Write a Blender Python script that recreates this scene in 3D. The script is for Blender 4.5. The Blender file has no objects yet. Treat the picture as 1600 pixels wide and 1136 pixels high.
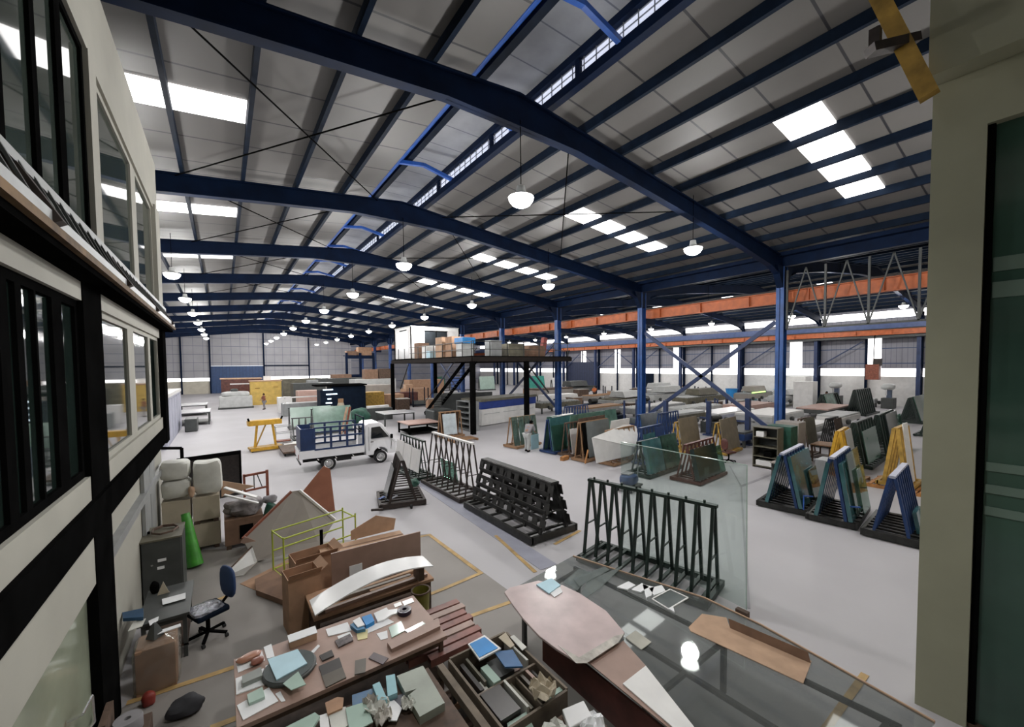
import bpy, bmesh, math, random
from mathutils import Vector, Matrix, Euler
sc = bpy.context.scene
COL = sc.collection
R_ = math.radians
# ------------------------------------------------------------------ camera
FPX, PCX, PCY, EYE = 628.0, 800.0, 596.0, 4.4
YAW, PITCH, ROLL = R_(35.74), math.atan(24.8/628), R_(0.57)
_fw = Vector((math.sin(YAW)*math.cos(PITCH), math.cos(YAW)*math.cos(PITCH), -math.sin(PITCH)))
_r0 = Vector((math.cos(YAW), -math.sin(YAW), 0)); _u0 = _r0.cross(_fw)
_rt = _r0*math.cos(ROLL) - _u0*math.sin(ROLL)
_up = _u0*math.cos(ROLL) + _r0*math.sin(ROLL)
cd = bpy.data.cameras.new('camera'); cam = bpy.data.objects.new('camera', cd); COL.objects.link(cam)
cam.matrix_world = Matrix(((_rt.x, _up.x, -_fw.x, 0), (_rt.y, _up.y, -_fw.y, 0), (_rt.z, _up.z, -_fw.z, EYE), (0, 0, 0, 1)))
cd.sensor_width = 36.0; cd.lens = FPX*36/1600; cd.shift_y = (PCY-568)/1600
cd.clip_start = 0.05; cd.clip_end = 400
sc.camera = cam
sc.view_settings.view_transform = 'Standard'; sc.view_settings.look = 'None'
sc.view_settings.gamma = 1.0; sc.view_settings.use_curve_mapping = False
sc.view_settings.exposure = 0.0
# daylight outside the building
w = bpy.data.worlds.new('daylight'); sc.world = w; w.use_nodes = True
w.node_tree.nodes['Background'].inputs[0].default_value = (0.9, 0.95, 1.0, 1)
w.node_tree.nodes['Background'].inputs[1].default_value = 1.6
LAMP_W = 600.0       # watts of one high-bay lamp
SKY_E = 3.0          # brightness of the translucent skylight sheets
# where a photo pixel meets the floor / a plane of the building
def _ray(px, py): return _rt*((px-PCX)/FPX) + _up*((PCY-py)/FPX) + _fw
def at(px, py, z=0.0):
    d = _ray(px, py); t = (z-EYE)/d.z; return Vector((d.x*t, d.y*t, z))
def at_x(px, py, X):
    d = _ray(px, py); t = X/d.x; return Vector((X, d.y*t, EYE+d.z*t))
def at_y(px, py, Y):
    d = _ray(px, py); t = Y/d.y; return Vector((d.x*t, Y, EYE+d.z*t))
# ------------------------------------------------------------------ materials
def _new(name):
    m = bpy.data.materials.new(name); m.use_nodes = True
    return m, m.node_tree.nodes, m.node_tree.links, m.node_tree.nodes['Principled BSDF']
def mat(name, c, rough=0.6, metal=0.0, var=0.12, scale=3.0, bump=0.0, spec=0.5, c2=None, coord='Object', stretch=None):
    m, N, L, b = _new(name)
    tc = N.new('ShaderNodeTexCoord'); mp = N.new('ShaderNodeMapping'); L.new(tc.outputs[coord], mp.inputs[0])
    if stretch: mp.inputs['Scale'].default_value = stretch
    nz = N.new('ShaderNodeTexNoise'); nz.inputs['Scale'].default_value = scale; nz.inputs['Detail'].default_value = 5
    L.new(mp.outputs[0], nz.inputs['Vector'])
    rp = N.new('ShaderNodeValToRGB'); L.new(nz.outputs['Fac'], rp.inputs[0])
    d = c2 or tuple(max(0, v*(1-var*1.6)) for v in c)
    u = tuple(min(1, v*(1+var)) for v in c)
    rp.color_ramp.elements[0].position = 0.3; rp.color_ramp.elements[0].color = (*d, 1)
    rp.color_ramp.elements[1].position = 0.7; rp.color_ramp.elements[1].color = (*u, 1)
    L.new(rp.outputs[0], b.inputs['Base Color'])
    b.inputs['Roughness'].default_value = rough; b.inputs['Metallic'].default_value = metal
    b.inputs['Specular IOR Level'].default_value = spec
    if bump:
        bp = N.new('ShaderNodeBump'); bp.inputs['Strength'].default_value = bump; bp.inputs['Distance'].default_value = 0.02
        L.new(nz.outputs['Fac'], bp.inputs['Height']); L.new(bp.outputs[0], b.inputs['Normal'])
    return m
def lines(m, axis, period, width, col, coord='Object', offset=0.0):
    """thin seams every `period` metres along an axis, mixed over the material's colour"""
    N, L = m.node_tree.nodes, m.node_tree.links; b = N['Principled BSDF']
    src = b.inputs['Base Color'].links[0].from_socket
    tc = N.new('ShaderNodeTexCoord'); sp = N.new('ShaderNodeSeparateXYZ'); L.new(tc.outputs[coord], sp.inputs[0])
    ad = N.new('ShaderNodeMath'); ad.operation = 'ADD'; ad.inputs[1].default_value = offset; L.new(sp.outputs[axis], ad.inputs[0])
    dv = N.new('ShaderNodeMath'); dv.operation = 'DIVIDE'; dv.inputs[1].default_value = period; L.new(ad.outputs[0], dv.inputs[0])
    fr = N.new('ShaderNodeMath'); fr.operation = 'FRACT'; L.new(dv.outputs[0], fr.inputs[0])
    lt = N.new('ShaderNodeMath'); lt.operation = 'LESS_THAN'; lt.inputs[1].default_value = width/period; L.new(fr.outputs[0], lt.inputs[0])
    mx = N.new('ShaderNodeMixRGB'); mx.inputs[2].default_value = (*col, 1)
    L.new(lt.outputs[0], mx.inputs[0]); L.new(src, mx.inputs[1]); L.new(mx.outputs[0], b.inputs['Base Color'])
    return m
def emis(name, c, e):
    m, N, L, b = _new(name)
    b.inputs['Base Color'].default_value = (*c, 1); b.inputs['Emission Color'].default_value = (*c, 1)
    b.inputs['Emission Strength'].default_value = e; b.inputs['Roughness'].default_value = 0.5
    return m
def glass(name, tint, gloss=0.10, body=0.12, bodycol=None):
    """thin sheet of glass: lets light through with a tint, mirrors more at grazing angles"""
    m, N, L, b = _new(name); N.remove(b); out = N['Material Output']
    tr = N.new('ShaderNodeBsdfTransparent'); tr.inputs[0].default_value = (*tint, 1)
    df = N.new('ShaderNodeBsdfDiffuse'); df.inputs[0].default_value = (*(bodycol or tint), 1)
    gl = N.new('ShaderNodeBsdfGlossy'); gl.inputs[0].default_value = (0.9, 0.95, 0.93, 1); gl.inputs['Roughness'].default_value = 0.03
    m1 = N.new('ShaderNodeMixShader'); m1.inputs[0].default_value = body
    L.new(tr.outputs[0], m1.inputs[1]); L.new(df.outputs[0], m1.inputs[2])
    lw = N.new('ShaderNodeLayerWeight'); lw.inputs[0].default_value = 0.5
    pw = N.new('ShaderNodeMath'); pw.operation = 'POWER'; pw.inputs[1].default_value = 4.0; L.new(lw.outputs['Facing'], pw.inputs[0])
    ad = N.new('ShaderNodeMath'); ad.operation = 'MULTIPLY_ADD'; ad.inputs[1].default_value = 0.7; ad.inputs[2].default_value = gloss*0.5; ad.use_clamp = True
    L.new(pw.outputs[0], ad.inputs[0])
    m2 = N.new('ShaderNodeMixShader'); L.new(ad.outputs[0], m2.inputs[0])
    L.new(m1.outputs[0], m2.inputs[1]); L.new(gl.outputs[0], m2.inputs[2]); L.new(m2.outputs[0], out.inputs[0])
    return m
M = {}
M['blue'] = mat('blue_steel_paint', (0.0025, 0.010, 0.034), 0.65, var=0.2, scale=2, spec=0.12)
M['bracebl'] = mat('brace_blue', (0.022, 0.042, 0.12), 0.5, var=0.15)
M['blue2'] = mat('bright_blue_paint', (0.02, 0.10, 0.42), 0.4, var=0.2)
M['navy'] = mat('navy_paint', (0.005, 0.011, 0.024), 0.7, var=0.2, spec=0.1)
M['black'] = mat('black_paint', (0.005, 0.005, 0.005), 0.9, var=0.2, spec=0.0)
M['blacksteel'] = mat('dark_steel', (0.03, 0.03, 0.028), 0.45, 0.3, var=0.3, scale=8)
M['greensteel'] = mat('green_black_steel', (0.008, 0.022, 0.016), 0.45, var=0.3, scale=6)
M['brownsteel'] = mat('brown_primer_steel', (0.035, 0.024, 0.02), 0.6, var=0.3, scale=8)
M['white'] = mat('white_paint', (0.78, 0.77, 0.75), 0.5, var=0.05)
M['whiteg'] = mat('glossy_white', (0.82, 0.82, 0.82), 0.2, var=0.03)
M['paper'] = mat('white_paper', (0.82, 0.83, 0.84), 0.8, var=0.04)
M['cream'] = mat('cream_plaster', (0.60, 0.56, 0.47), 0.8, var=0.06, scale=1.5)
M['pillar'] = mat('grey_green_plaster', (0.33, 0.33, 0.24), 0.85, var=0.05, scale=1.2, bump=0.1)
M['grey'] = mat('grey_metal', (0.30, 0.31, 0.31), 0.5, 0.2, var=0.1)
M['lgrey'] = mat('light_grey_enamel', (0.50, 0.51, 0.50), 0.45, var=0.08)
M['dgrey'] = mat('dark_grey_metal', (0.055, 0.06, 0.058), 0.5, var=0.15)
M['olive'] = mat('olive_brown_metal', (0.13, 0.12, 0.085), 0.6, var=0.2)
M['lav'] = mat('pale_lavender_enamel', (0.42, 0.43, 0.52), 0.5, var=0.06)
M['yellow'] = mat('yellow_paint', (0.62, 0.35, 0.03), 0.5, var=0.15, scale=6)
M['yellowdk'] = mat('worn_yellow_paint', (0.45, 0.27, 0.05), 0.6, var=0.25, scale=5)
M['orange'] = mat('orange_crane_paint', (0.52, 0.13, 0.035), 0.5, var=0.15)
M['red'] = mat('dark_red_paint', (0.25, 0.03, 0.02), 0.5, var=0.2)
M['rust'] = mat('red_brown_steel', (0.24, 0.07, 0.04), 0.6, var=0.25, scale=8)
M['maroon'] = mat('maroon_panel', (0.10, 0.03, 0.022), 0.5, var=0.3, scale=4)
M['card'] = mat('cardboard', (0.40, 0.24, 0.15), 0.85, var=0.12, scale=4)
M['card2'] = mat('pale_cardboard', (0.50, 0.33, 0.22), 0.85, var=0.1, scale=4)
M['carddk'] = mat('dark_cardboard', (0.22, 0.13, 0.085), 0.85, var=0.15, scale=4)
M['wood'] = mat('pale_timber', (0.33, 0.19, 0.10), 0.7, var=0.2, scale=5, stretch=(1, 8, 8))
M['woodor'] = mat('orange_timber', (0.45, 0.20, 0.06), 0.7, var=0.25, scale=5)
M['wooddk'] = mat('dark_timber', (0.10, 0.06, 0.04), 0.7, var=0.3, scale=6)
M['ply'] = mat('brown_laminate', (0.34, 0.225, 0.18), 0.45, var=0.1, scale=3)
M['board'] = mat('grey_backed_board', (0.34, 0.31, 0.28), 0.75, var=0.06, scale=2)
M['brick'] = mat('red_brown_board', (0.33, 0.13, 0.075), 0.7, var=0.1, scale=3)
M['lime'] = mat('lime_green_paint', (0.42, 0.50, 0.05), 0.5, var=0.1)
M['green'] = mat('green_plastic_wrap', (0.06, 0.30, 0.035), 0.35, var=0.2, scale=5)
M['dkgreen'] = mat('dark_green_fabric', (0.02, 0.09, 0.06), 0.6, var=0.25, scale=5)
M['teal'] = mat('teal_plastic', (0.03, 0.28, 0.22), 0.4, var=0.15)
M['sky'] = mat('sky_blue_card', (0.02, 0.24, 0.60), 0.5, var=0.1)
M['pblue'] = mat('pale_blue_card', (0.45, 0.66, 0.75), 0.55, var=0.06)
M['cyan'] = mat('cyan_foam', (0.28, 0.50, 0.55), 0.6, var=0.1)
M['mint'] = mat('mint_glass_sheet', (0.42, 0.55, 0.48), 0.15, var=0.06, scale=2)
M['greenpane'] = mat('stacked_green_glass', (0.10, 0.20, 0.155), 0.12, var=0.25, scale=2)
M['tealpane'] = mat('stacked_blue_green_glass', (0.05, 0.14, 0.15), 0.12, var=0.25, scale=2)
M['greypane'] = mat('grey_tinted_glass_sheet', (0.12, 0.135, 0.135), 0.15, var=0.12, scale=2)
M['foam'] = mat('white_foam_wrap', (0.62, 0.62, 0.57), 0.7, var=0.1, scale=3, bump=0.5)
M['plastic'] = mat('crumpled_clear_wrap', (0.50, 0.47, 0.42), 0.22, var=0.25, scale=6, bump=0.8)
M['crate'] = mat('cream_crate_board', (0.47, 0.41, 0.31), 0.8, var=0.06)
M['pink'] = mat('pink_film_on_sheet', (0.50, 0.33, 0.28), 0.5, var=0.08)
M['rubber'] = mat('black_rubber', (0.012, 0.012, 0.013), 0.8, var=0.2)
M['chrome'] = mat('bright_metal', (0.65, 0.65, 0.65), 0.25, 0.9, var=0.05)
M['tile'] = mat('dark_sample_tile', (0.05, 0.045, 0.042), 0.3, var=0.1)
M['tile2'] = mat('brown_grey_sample_tile', (0.12, 0.105, 0.085), 0.3, var=0.1)
M['skin'] = mat('skin', (0.30, 0.16, 0.10), 0.6, var=0.08)
M['darkcloth'] = mat('dark_cloth', (0.03, 0.03, 0.035), 0.8, var=0.2)
M['greycloth'] = mat('grey_cloth', (0.25, 0.24, 0.25), 0.85, var=0.15)
M['orangecloth'] = mat('orange_work_shirt', (0.65, 0.17, 0.05), 0.8, var=0.1)
M['lampglass'] = emis('lamp_glass', (1.0, 0.99, 0.96), 12.0)
M['daylight'] = emis('translucent_daylight_sheet', (1.0, 0.98, 0.97), SKY_E)
M['meshglow'] = emis('daylit_mesh', (0.80, 0.84, 1.0), 0.75)
M['clear'] = glass('clear_glass', (0.88, 0.93, 0.91), 0.08, 0.04, (0.35, 0.42, 0.39))
M['green_glass'] = glass('green_float_glass', (0.50, 0.68, 0.60), 0.10, 0.18, (0.10, 0.22, 0.17))
M['smoke'] = glass('stacked_clear_glass', (0.40, 0.52, 0.47), 0.14, 0.30, (0.16, 0.22, 0.20))
M['upperglass'] = mat('upper_office_glass', (0.05, 0.065, 0.055), 0.04, var=0.2, scale=1, spec=0.9)  # base colour lightened to stand in for the reflected roof
M['officeglass'] = mat('dark_office_glass', (0.012, 0.02, 0.017), 0.04, var=0.3, scale=1)
M['paleglass'] = mat('pale_green_office_glass', (0.32, 0.35, 0.26), 0.10, var=0.2, scale=1)
M['frost'] = mat('frosted_green_glass', (0.055, 0.11, 0.085), 0.10, var=0.15, scale=1)
M['frostband'] = mat('frosted_stripe', (0.16, 0.23, 0.19), 0.4, var=0.08, scale=1)
# ------------------------------------------------------------------ building helpers
class MB:
    def __init__(s): s.v = []; s.f = []; s.smooth = []
    def _add(s, vs, fs, sm=False):
        o = len(s.v); s.v += [tuple(v) for v in vs]; s.f += [tuple(i+o for i in f) for f in fs]; s.smooth += [sm]*len(fs); return s
    def box(s, c, d, rz=0, rx=0, ry=0):
        e = Euler((rx, ry, rz)).to_matrix(); c = Vector(c); h = Vector(d)/2
        vs = [c + e @ Vector((x*h.x, y*h.y, z*h.z)) for x in (-1, 1) for y in (-1, 1) for z in (-1, 1)]
        return s._add(vs, [(0, 1, 3, 2), (4, 6, 7, 5), (0, 4, 5, 1), (2, 3, 7, 6), (0, 2, 6, 4), (1, 5, 7, 3)])
    def span(s, a, b):
        return s.box([(a[i]+b[i])/2 for i in range(3)], [abs(b[i]-a[i]) for i in range(3)])
    def bar(s, p, q, w, h=None, up=(0, 0, 1)):
        p, q = Vector(p), Vector(q); h = h or w; d = (q-p).normalized(); u = Vector(up)
        if abs(d.dot(u)) > 0.98: u = Vector((0, 1, 0))
        a = d.cross(u).normalized()*w/2; b = a.cross(d).normalized()*h/2
        vs = [p-a-b, p+a-b, p+a+b, p-a+b, q-a-b, q+a-b, q+a+b, q-a+b]
        return s._add(vs, [(0, 1, 2, 3), (7, 6, 5, 4), (0, 4, 5, 1), (1, 5, 6, 2), (2, 6, 7, 3), (3, 7, 4, 0)])
    def path(s, pts, w, h=None, up=(0, 0, 1)):
        for a, b in zip(pts, pts[1:]): s.bar(a, b, w, h, up)
        return s
    def cyl(s, p, q, r, n=12, r2=None, cap=True):
        p, q = Vector(p), Vector(q); r2 = r if r2 is None else r2; d = (q-p).normalized()
        u = Vector((0, 0, 1)) if abs(d.z) < 0.9 else Vector((1, 0, 0)); a = d.cross(u).normalized(); b = d.cross(a)
        vs = []
        for c, rr in ((p, r), (q, r2)):
            vs += [c + (a*math.cos(2*math.pi*i/n) + b*math.sin(2*math.pi*i/n))*rr for i in range(n)]
        s._add(vs, [(i, (i+1) % n, n+(i+1) % n, n+i) for i in range(n)], True)
        if cap: s._add(vs, [tuple(range(n-1, -1, -1)), tuple(range(n, 2*n))])
        return s
    def tube(s, pts, r, n=8):
        for a, b in zip(pts, pts[1:]): s.cyl(a, b, r, n)
        return s
    def lathe(s, prof, c=(0, 0, 0), n=20):
        vs = []; c = Vector(c)
        for r, z in prof: vs += [c + Vector((r*math.cos(2*math.pi*i/n), r*math.sin(2*math.pi*i/n), z)) for i in range(n)]
        fs = [(k*n+i, k*n+(i+1) % n, (k+1)*n+(i+1) % n, (k+1)*n+i) for k in range(len(prof)-1) for i in range(n)]
        return s._add(vs, fs, True)
    def ring(s, c, r, t, ax='x', w=0.1, n=20):
        """solid wheel-like ring about an axis"""
        c = Vector(c); vs = []
        for rr, off in ((r, -w/2), (r, w/2), (r-t, w/2), (r-t, -w/2)):
            for i in range(n):
                a = 2*math.pi*i/n; p, q = rr*math.cos(a), rr*math.sin(a)
                vs.append(c + (Vector((off, p, q)) if ax == 'x' else Vector((p, off, q)) if ax == 'y' else Vector((p, q, off))))
        fs = [(k*n+i, k*n+(i+1) % n, ((k+1) % 4)*n+(i+1) % n, ((k+1) % 4)*n+i) for k in range(4) for i in range(n)]
        return s._add(vs, fs, True)
    def slab(s, pts, t, nrm=None):
        """closed sheet of thickness t with the outline pts (any planar polygon in space)"""
        pts = [Vector(p) for p in pts]; n = len(pts)
        if nrm is None:
            nrm = Vector((0, 0, 0))
            for i in range(n): nrm += pts[i].cross(pts[(i+1) % n])
            nrm.normalize()
        off = Vector(nrm)*t
        vs = pts + [p+off for p in pts]
        return s._add(vs, [tuple(range(n-1, -1, -1)), tuple(range(n, 2*n))] + [(i, (i+1) % n, n+(i+1) % n, n+i) for i in range(n)])
    def prism(s, outline, a, b, axis='x'):
        """outline in the two other axes, extruded from a to b along axis"""
        n = len(outline)
        def mk(u, v, t): return (t, u, v) if axis == 'x' else (u, t, v) if axis == 'y' else (u, v, t)
        vs = [mk(u, v, a) for u, v in outline] + [mk(u, v, b) for u, v in outline]
        return s._add(vs, [tuple(range(n-1, -1, -1)), tuple(range(n, 2*n))] + [(i, (i+1) % n, n+(i+1) % n, n+i) for i in range(n)])
    def grid(s, fn, nu, nv, t=0.0, sm=True):
        vs = [fn(i/nu, j/nv) for i in range(nu+1) for j in range(nv+1)]
        fs = [(i*(nv+1)+j, (i+1)*(nv+1)+j, (i+1)*(nv+1)+j+1, i*(nv+1)+j+1) for i in range(nu) for j in range(nv)]
        s._add(vs, fs, sm)
        if t:
            lo = [Vector(v)-Vector((0, 0, t)) for v in vs]; s._add(lo, [tuple(reversed(f)) for f in fs], sm)
            rim = [i*(nv+1) for i in range(nu+1)] + [nu*(nv+1)+j for j in range(1, nv+1)] + [i*(nv+1)+nv for i in range(nu-1, -1, -1)] + [j for j in range(nv-1, 0, -1)]
            m = len(rim); s._add([vs[i] for i in rim] + [lo[i] for i in rim], [(i, (i+1) % m, m+(i+1) % m, m+i) for i in range(m)])
        return s
    def lump(s, c, d, seed=0, n=10, k=0.12, sq=2.6):
        """rounded, slightly uneven bag or bundle"""
        rnd = random.Random(seed); ph = [rnd.uniform(0, 6.28) for _ in range(6)]; c = Vector(c)
        m = n*2; vs = []
        for i in range(n+1):
            th = math.pi*i/n
            for j in range(m):
                p = 2*math.pi*j/m; x, y, z = math.sin(th)*math.cos(p), math.sin(th)*math.sin(p), math.cos(th)
                q = (abs(x)**sq+abs(y)**sq+abs(z)**sq)**(-1/sq)
                q *= 1+k*(math.sin(3*x+ph[0])*math.sin(4*y+ph[1])+math.sin(5*z+ph[2])*math.sin(4*x+ph[3]))
                vs.append(c+Vector((x*q*d[0]/2, y*q*d[1]/2, z*q*d[2]/2)))
        return s._add(vs, [(i*m+j, (i+1)*m+j, (i+1)*m+(j+1) % m, i*m+(j+1) % m) for i in range(n) for j in range(m)], True)
    def crumple(s, sx, sy, h, seed=0, n=7):
        """crumpled sheet of paper or film"""
        r = random.Random(seed); H = {}
        def fn(u, v):
            k = (round(u*n), round(v*n))
            if k not in H: H[k] = (r.uniform(-.35, .35)/n, r.uniform(-.35, .35)/n, r.uniform(0.1, 1)*h)
            a, b_, c = H[k]; e = 1-max(0, (abs(u-.5)+abs(v-.5)-.62))*1.1
            return ((u-.5+a)*sx*e, (v-.5+b_)*sy*e, 0.008+c)
        return s.grid(fn, n, n, 0.006, sm=False)
    def build(s, name, m, parent=None, bevel=0.0, loc=None, rz=0.0):
        me = bpy.data.meshes.new(name); me.from_pydata(s.v, [], s.f); me.update()
        me.polygons.foreach_set('use_smooth', s.smooth)
        if any(s.smooth):
            try: me.set_sharp_from_angle(angle=R_(38))
            except Exception: pass
        bm = bmesh.new(); bm.from_mesh(me); bmesh.ops.recalc_face_normals(bm, faces=bm.faces); bm.to_mesh(me); bm.free()
        me.materials.append(M[m] if isinstance(m, str) else m)
        o = bpy.data.objects.new(name, me); COL.objects.link(o)
        if loc is not None: o.location = loc
        o.rotation_euler.z = rz
        if parent: o.parent = parent
        if bevel:
            b = o.modifiers.new('edge', 'BEVEL'); b.width = bevel; b.segments = 2; b.limit_method = 'ANGLE'
        return o
def tag(o, label=None, cat=None, group=None, kind=None):
    if label: o['label'] = label
    if cat: o['category'] = cat
    if group: o['group'] = group
    if kind: o['kind'] = kind
    return o
def thing(name, label, cat, loc=(0, 0, 0), rz=0.0, group=None):
    o = bpy.data.objects.new(name, None); COL.objects.link(o); o.empty_display_size = 0.2
    o.location = loc; o.rotation_euler.z = rz
    return tag(o, label, cat, group)
_kids = {}
def copy_tree(o, loc, rz=None, label=None, group=None, parent=None):
    c = o.copy(); COL.objects.link(c)
    if parent: c.parent = parent
    else:
        c.location = loc
        if rz is not None: c.rotation_euler.z = rz
        if label: c['label'] = label
        if group: c['group'] = group
    for ch in [x for x in bpy.data.objects if x.parent == o]: copy_tree(ch, None, parent=c)
    return c
def struct(o, label=None): return tag(o, label, None, None, 'structure')
ORD = ['first', 'second', 'third', 'fourth', 'fifth', 'sixth', 'seventh', 'eighth', 'ninth', 'tenth', 'eleventh', 'twelfth', 'thirteenth']
# ================================================================== THE HALL
XC, XR, YF = 22.06, 53.8, 88.6        # column row, right wall, far wall
RX, RZ, SL = 6.2, 11.42, 0.105        # ridge of the main hall
R2X = (XC+XR)/2
FR = [8.25+8*k for k in range(10)]
def roof_z(x): return RZ - SL*abs(x-RX) if x < XC else RZ - SL*abs(x-R2X)
# floor -------------------------------------------------------------
fl = mat('polished_concrete', (0.485, 0.472, 0.488), 0.55, var=0.05, scale=0.35, spec=0.12)
struct(MB().span((-12, -6, -0.2), (56, 90, 0)).build('floor', fl), 'pale polished concrete floor of the two halls')
zone = mat('worn_grey_floor', (0.27, 0.25, 0.23), 0.6, var=0.08, scale=0.8)
struct(MB().slab([at(150, 1136), at(205, 1096), at(290, 862), at(600, 840), at(672, 834), at(752, 892), at(880, 985), at(1000, 1136)], 0.003, (0, 0, 1)).build('floor_work_zone', zone), 'worn brown-grey floor of the marked work zone')
strip = mat('grey_blue_floor_strip', (0.33, 0.335, 0.40), 0.5, var=0.05)
def floor_line(name, pts, w, m, label, z=0.005):
    b = MB()
    for i_, (p, q) in enumerate(zip(pts, pts[1:])):
        p = p+Vector((0, 0, 0.0012*i_)); q = Vector((q.x, q.y, p.z)); d = (q-p).normalized(); n = Vector((-d.y, d.x, 0))*w/2; e = d*w/2
        b.slab([p-n-e, q-n+e, q+n+e, p+n-e], 0.003, (0, 0, 1))
    o = b.build(name, m); o.location.z = z; return struct(o, label)
floor_line('floor_strip', [at(655, 752), at(848, 880)], 0.45, strip, 'blue-grey strip on the floor in front of the black racks')
yl = mat('yellow_floor_paint', (0.50, 0.33, 0.13), 0.6, var=0.2, scale=4)
for nm, pts in (('floor_line', [at(205, 1097), at(366, 1043)]), ('floor_line', [at(290, 955), at(352, 933)]),
                ('floor_line', [at(640, 842), at(671, 836), at(751, 896), at(690, 922), at(655, 936)]),
                ('floor_line', [at(730, 965), at(812, 936)]), ('floor_line', [at(775, 838), at(835, 893)]),
                ('floor_line', [at(335, 1136), at(372, 1122)]), ('floor_line', [at(1350, 1056), at(1290, 1140)]),
                ('floor_line', [at(868, 850), at(905, 830)])):
    floor_line(nm, pts, 0.09, yl, 'yellow line painted on the floor', 0.006)
joint = mat('floor_joint', (0.34, 0.33, 0.35), 0.7, var=0.05)
floor_line('floor_joint', [at(1140, 728), at(1158, 760), at(1170, 950)], 0.05, joint, 'straight joint in the floor beside the big glass sheet', 0.004)
floor_line('floor_joint', [at(1158, 760), at(1215, 738)], 0.12, joint, 'joint in the floor running to the shelf cabinets', 0.004)
# far wall ------------------------------------------------------------
cl = mat('metal_cladding', (0.40, 0.395, 0.42), 0.55, var=0.06, scale=0.6)
lines(cl, 0, 1.35, 0.05, (0.17, 0.18, 0.24)); lines(cl, 2, 1.45, 0.07, (0.16, 0.17, 0.23), offset=0.4)
b = MB().prism([(-9.6, 2.75), (-1.75, 2.75), (-1.75, 4.85), (6.35, 4.85), (6.35, 2.75), (XC, 2.75), (XC, 9.8), (RX, 11.5), (-9.6, 9.8)], YF, YF+0.1, 'y')
struct(b.build('wall_far', cl), 'grey metal clad gable wall at the far end of the main hall')
b = MB().span((-9.6, YF, 0), (-1.75, YF+0.2, 2.2)); b.span((6.35, YF, 0), (XC, YF+0.2, 2.2))
struct(b.build('wall_far_base', 'cream'), 'white block base of the far gable wall')
b = MB().span((-9.6, YF+0.02, 2.2), (-1.75, YF+0.08, 2.75)); b.span((6.35, YF+0.02, 2.2), (XC, YF+0.08, 2.75))
struct(b.build('window_1', 'daylight'), 'bright daylight strip low in the far gable wall')
struct(MB().span((-1.7, YF-0.1, 0), (6.3, YF, 4.8)).build('door_1', lines(mat('blue_gate_sheet', (0.02, 0.06, 0.17), 0.5), 0, 0.5, 0.06, (0.012, 0.035, 0.1))), 'dark blue sliding gate in the far gable wall')
for x in (-1.75, 6.35, 14.0, -5.7):
    struct(MB().span((x-0.12, YF-0.3, 0), (x+0.12, YF-0.02, roof_z(x)-0.3)).build('wall_post', 'blue'), 'blue post of the far gable wall')
struct(MB().span((6.35, YF-0.3, 4.75), (14, YF-0.05, 4.95)).build('wall_rail', 'blue'), 'blue rail across the far gable wall')
# roofs ---------------------------------------------------------------
rf = mat('silver_roof_foil', (0.112, 0.106, 0.10), 0.55, var=0.08, scale=0.5)
lines(rf, 1, 1.6, 0.055, (0.022, 0.022, 0.026), offset=0.25); lines(rf, 1, 8.0, 0.05, (0.02, 0.02, 0.025), offset=-0.7)
def roof_strip(x0, x1, y0=-6, y1=90, dz=0.0, t=0.06):
    return MB().slab([(x0, y0, roof_z(x0)+dz), (x1, y0, roof_z(x1)+dz), (x1, y1, roof_z(x1)+dz), (x0, y1, roof_z(x0)+dz)], t, (0, 0, 1))
struct(roof_strip(-9.6, 5.0).build('roof_left', rf), 'foil lined left slope of the main hall roof')
struct(roof_strip(7.45, XC-0.001).build('roof_right', rf), 'foil lined right slope of the main hall roof')
struct(roof_strip(XC, R2X).build('roof_side_hall_left', rf), 'left slope of the side hall roof')
struct(roof_strip(R2X, XR).build('roof_side_hall_right', rf), 'right slope of the side hall roof')
# raised ridge vent
rid = mat('ridge_vent_sheet', (0.33, 0.34, 0.36), 0.5, var=0.1, scale=1.5); lines(rid, 1, 1.2, 0.04, (0.13, 0.14, 0.17))
struct(MB().span((4.6, -6, 12.2), (7.9, 90, 12.26)).build('roof_ridge_vent', rid), 'raised grey vent roof over the ridge')
struct(MB().span((7.5, -6, 11.5), (7.56, 90, 12.2)).build('window_2', 'meshglow'), 'long strip of daylit wire mesh along the ridge vent')
wm = MB()
for i in range(240): wm.span((7.46, -6+i*0.4, 11.5), (7.49, -5.985+i*0.4, 12.2))
for z in (11.65, 11.8, 11.95, 12.1): wm.span((7.46, -6, z), (7.49, 90, z+0.012))
wm.build('window_mesh', 'grey', None); struct(bpy.data.objects['window_mesh'], 'wire mesh over the ridge vent opening')
struct(MB().span((7.30, -6, 11.28), (7.5, 90, 11.5)).build('roof_beam', 'blue'), 'blue beam under the ridge vent mesh')
struct(MB().span((7.36, -6, 12.0), (7.5, 90, 12.2)).build('roof_beam', 'blue'), 'blue beam above the ridge vent mesh')
struct(MB().slab([(5.0, -6, 11.3), (5.0, 90, 11.3), (5.55, 90, 11.9), (5.55, -6, 11.9)], 0.02).build('roof_gutter', 'blue2'), 'bright blue gutter sheet along the ridge vent')
struct(MB().span((4.95, -6, 11.9), (5.0, 90, 12.2)).build('window_3', 'meshglow'), 'daylit strip on the left side of the ridge vent')
struct(MB().span((5.55, -6, 11.75), (5.75, 90, 11.95)).build('roof_beam', 'navy'), 'dark beam beside the blue gutter sheet')
for i in range(23):
    y = -2+i*4.0
    bb = MB().bar((4.9, y, 11.55), (6.2, y, 11.75), 0.12); bb.bar((6.2, y, 11.75), (7.45, y, 11.5), 0.12)
    struct(bb.build('roof_bracket', 'blue2'), 'blue bracket across the ridge vent')
    struct(MB().span((7.40, y+1.3, 11.45), (7.5, y+1.45, 12.1)).build('roof_post', 'blue'), 'short blue post of the ridge vent mesh')
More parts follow.
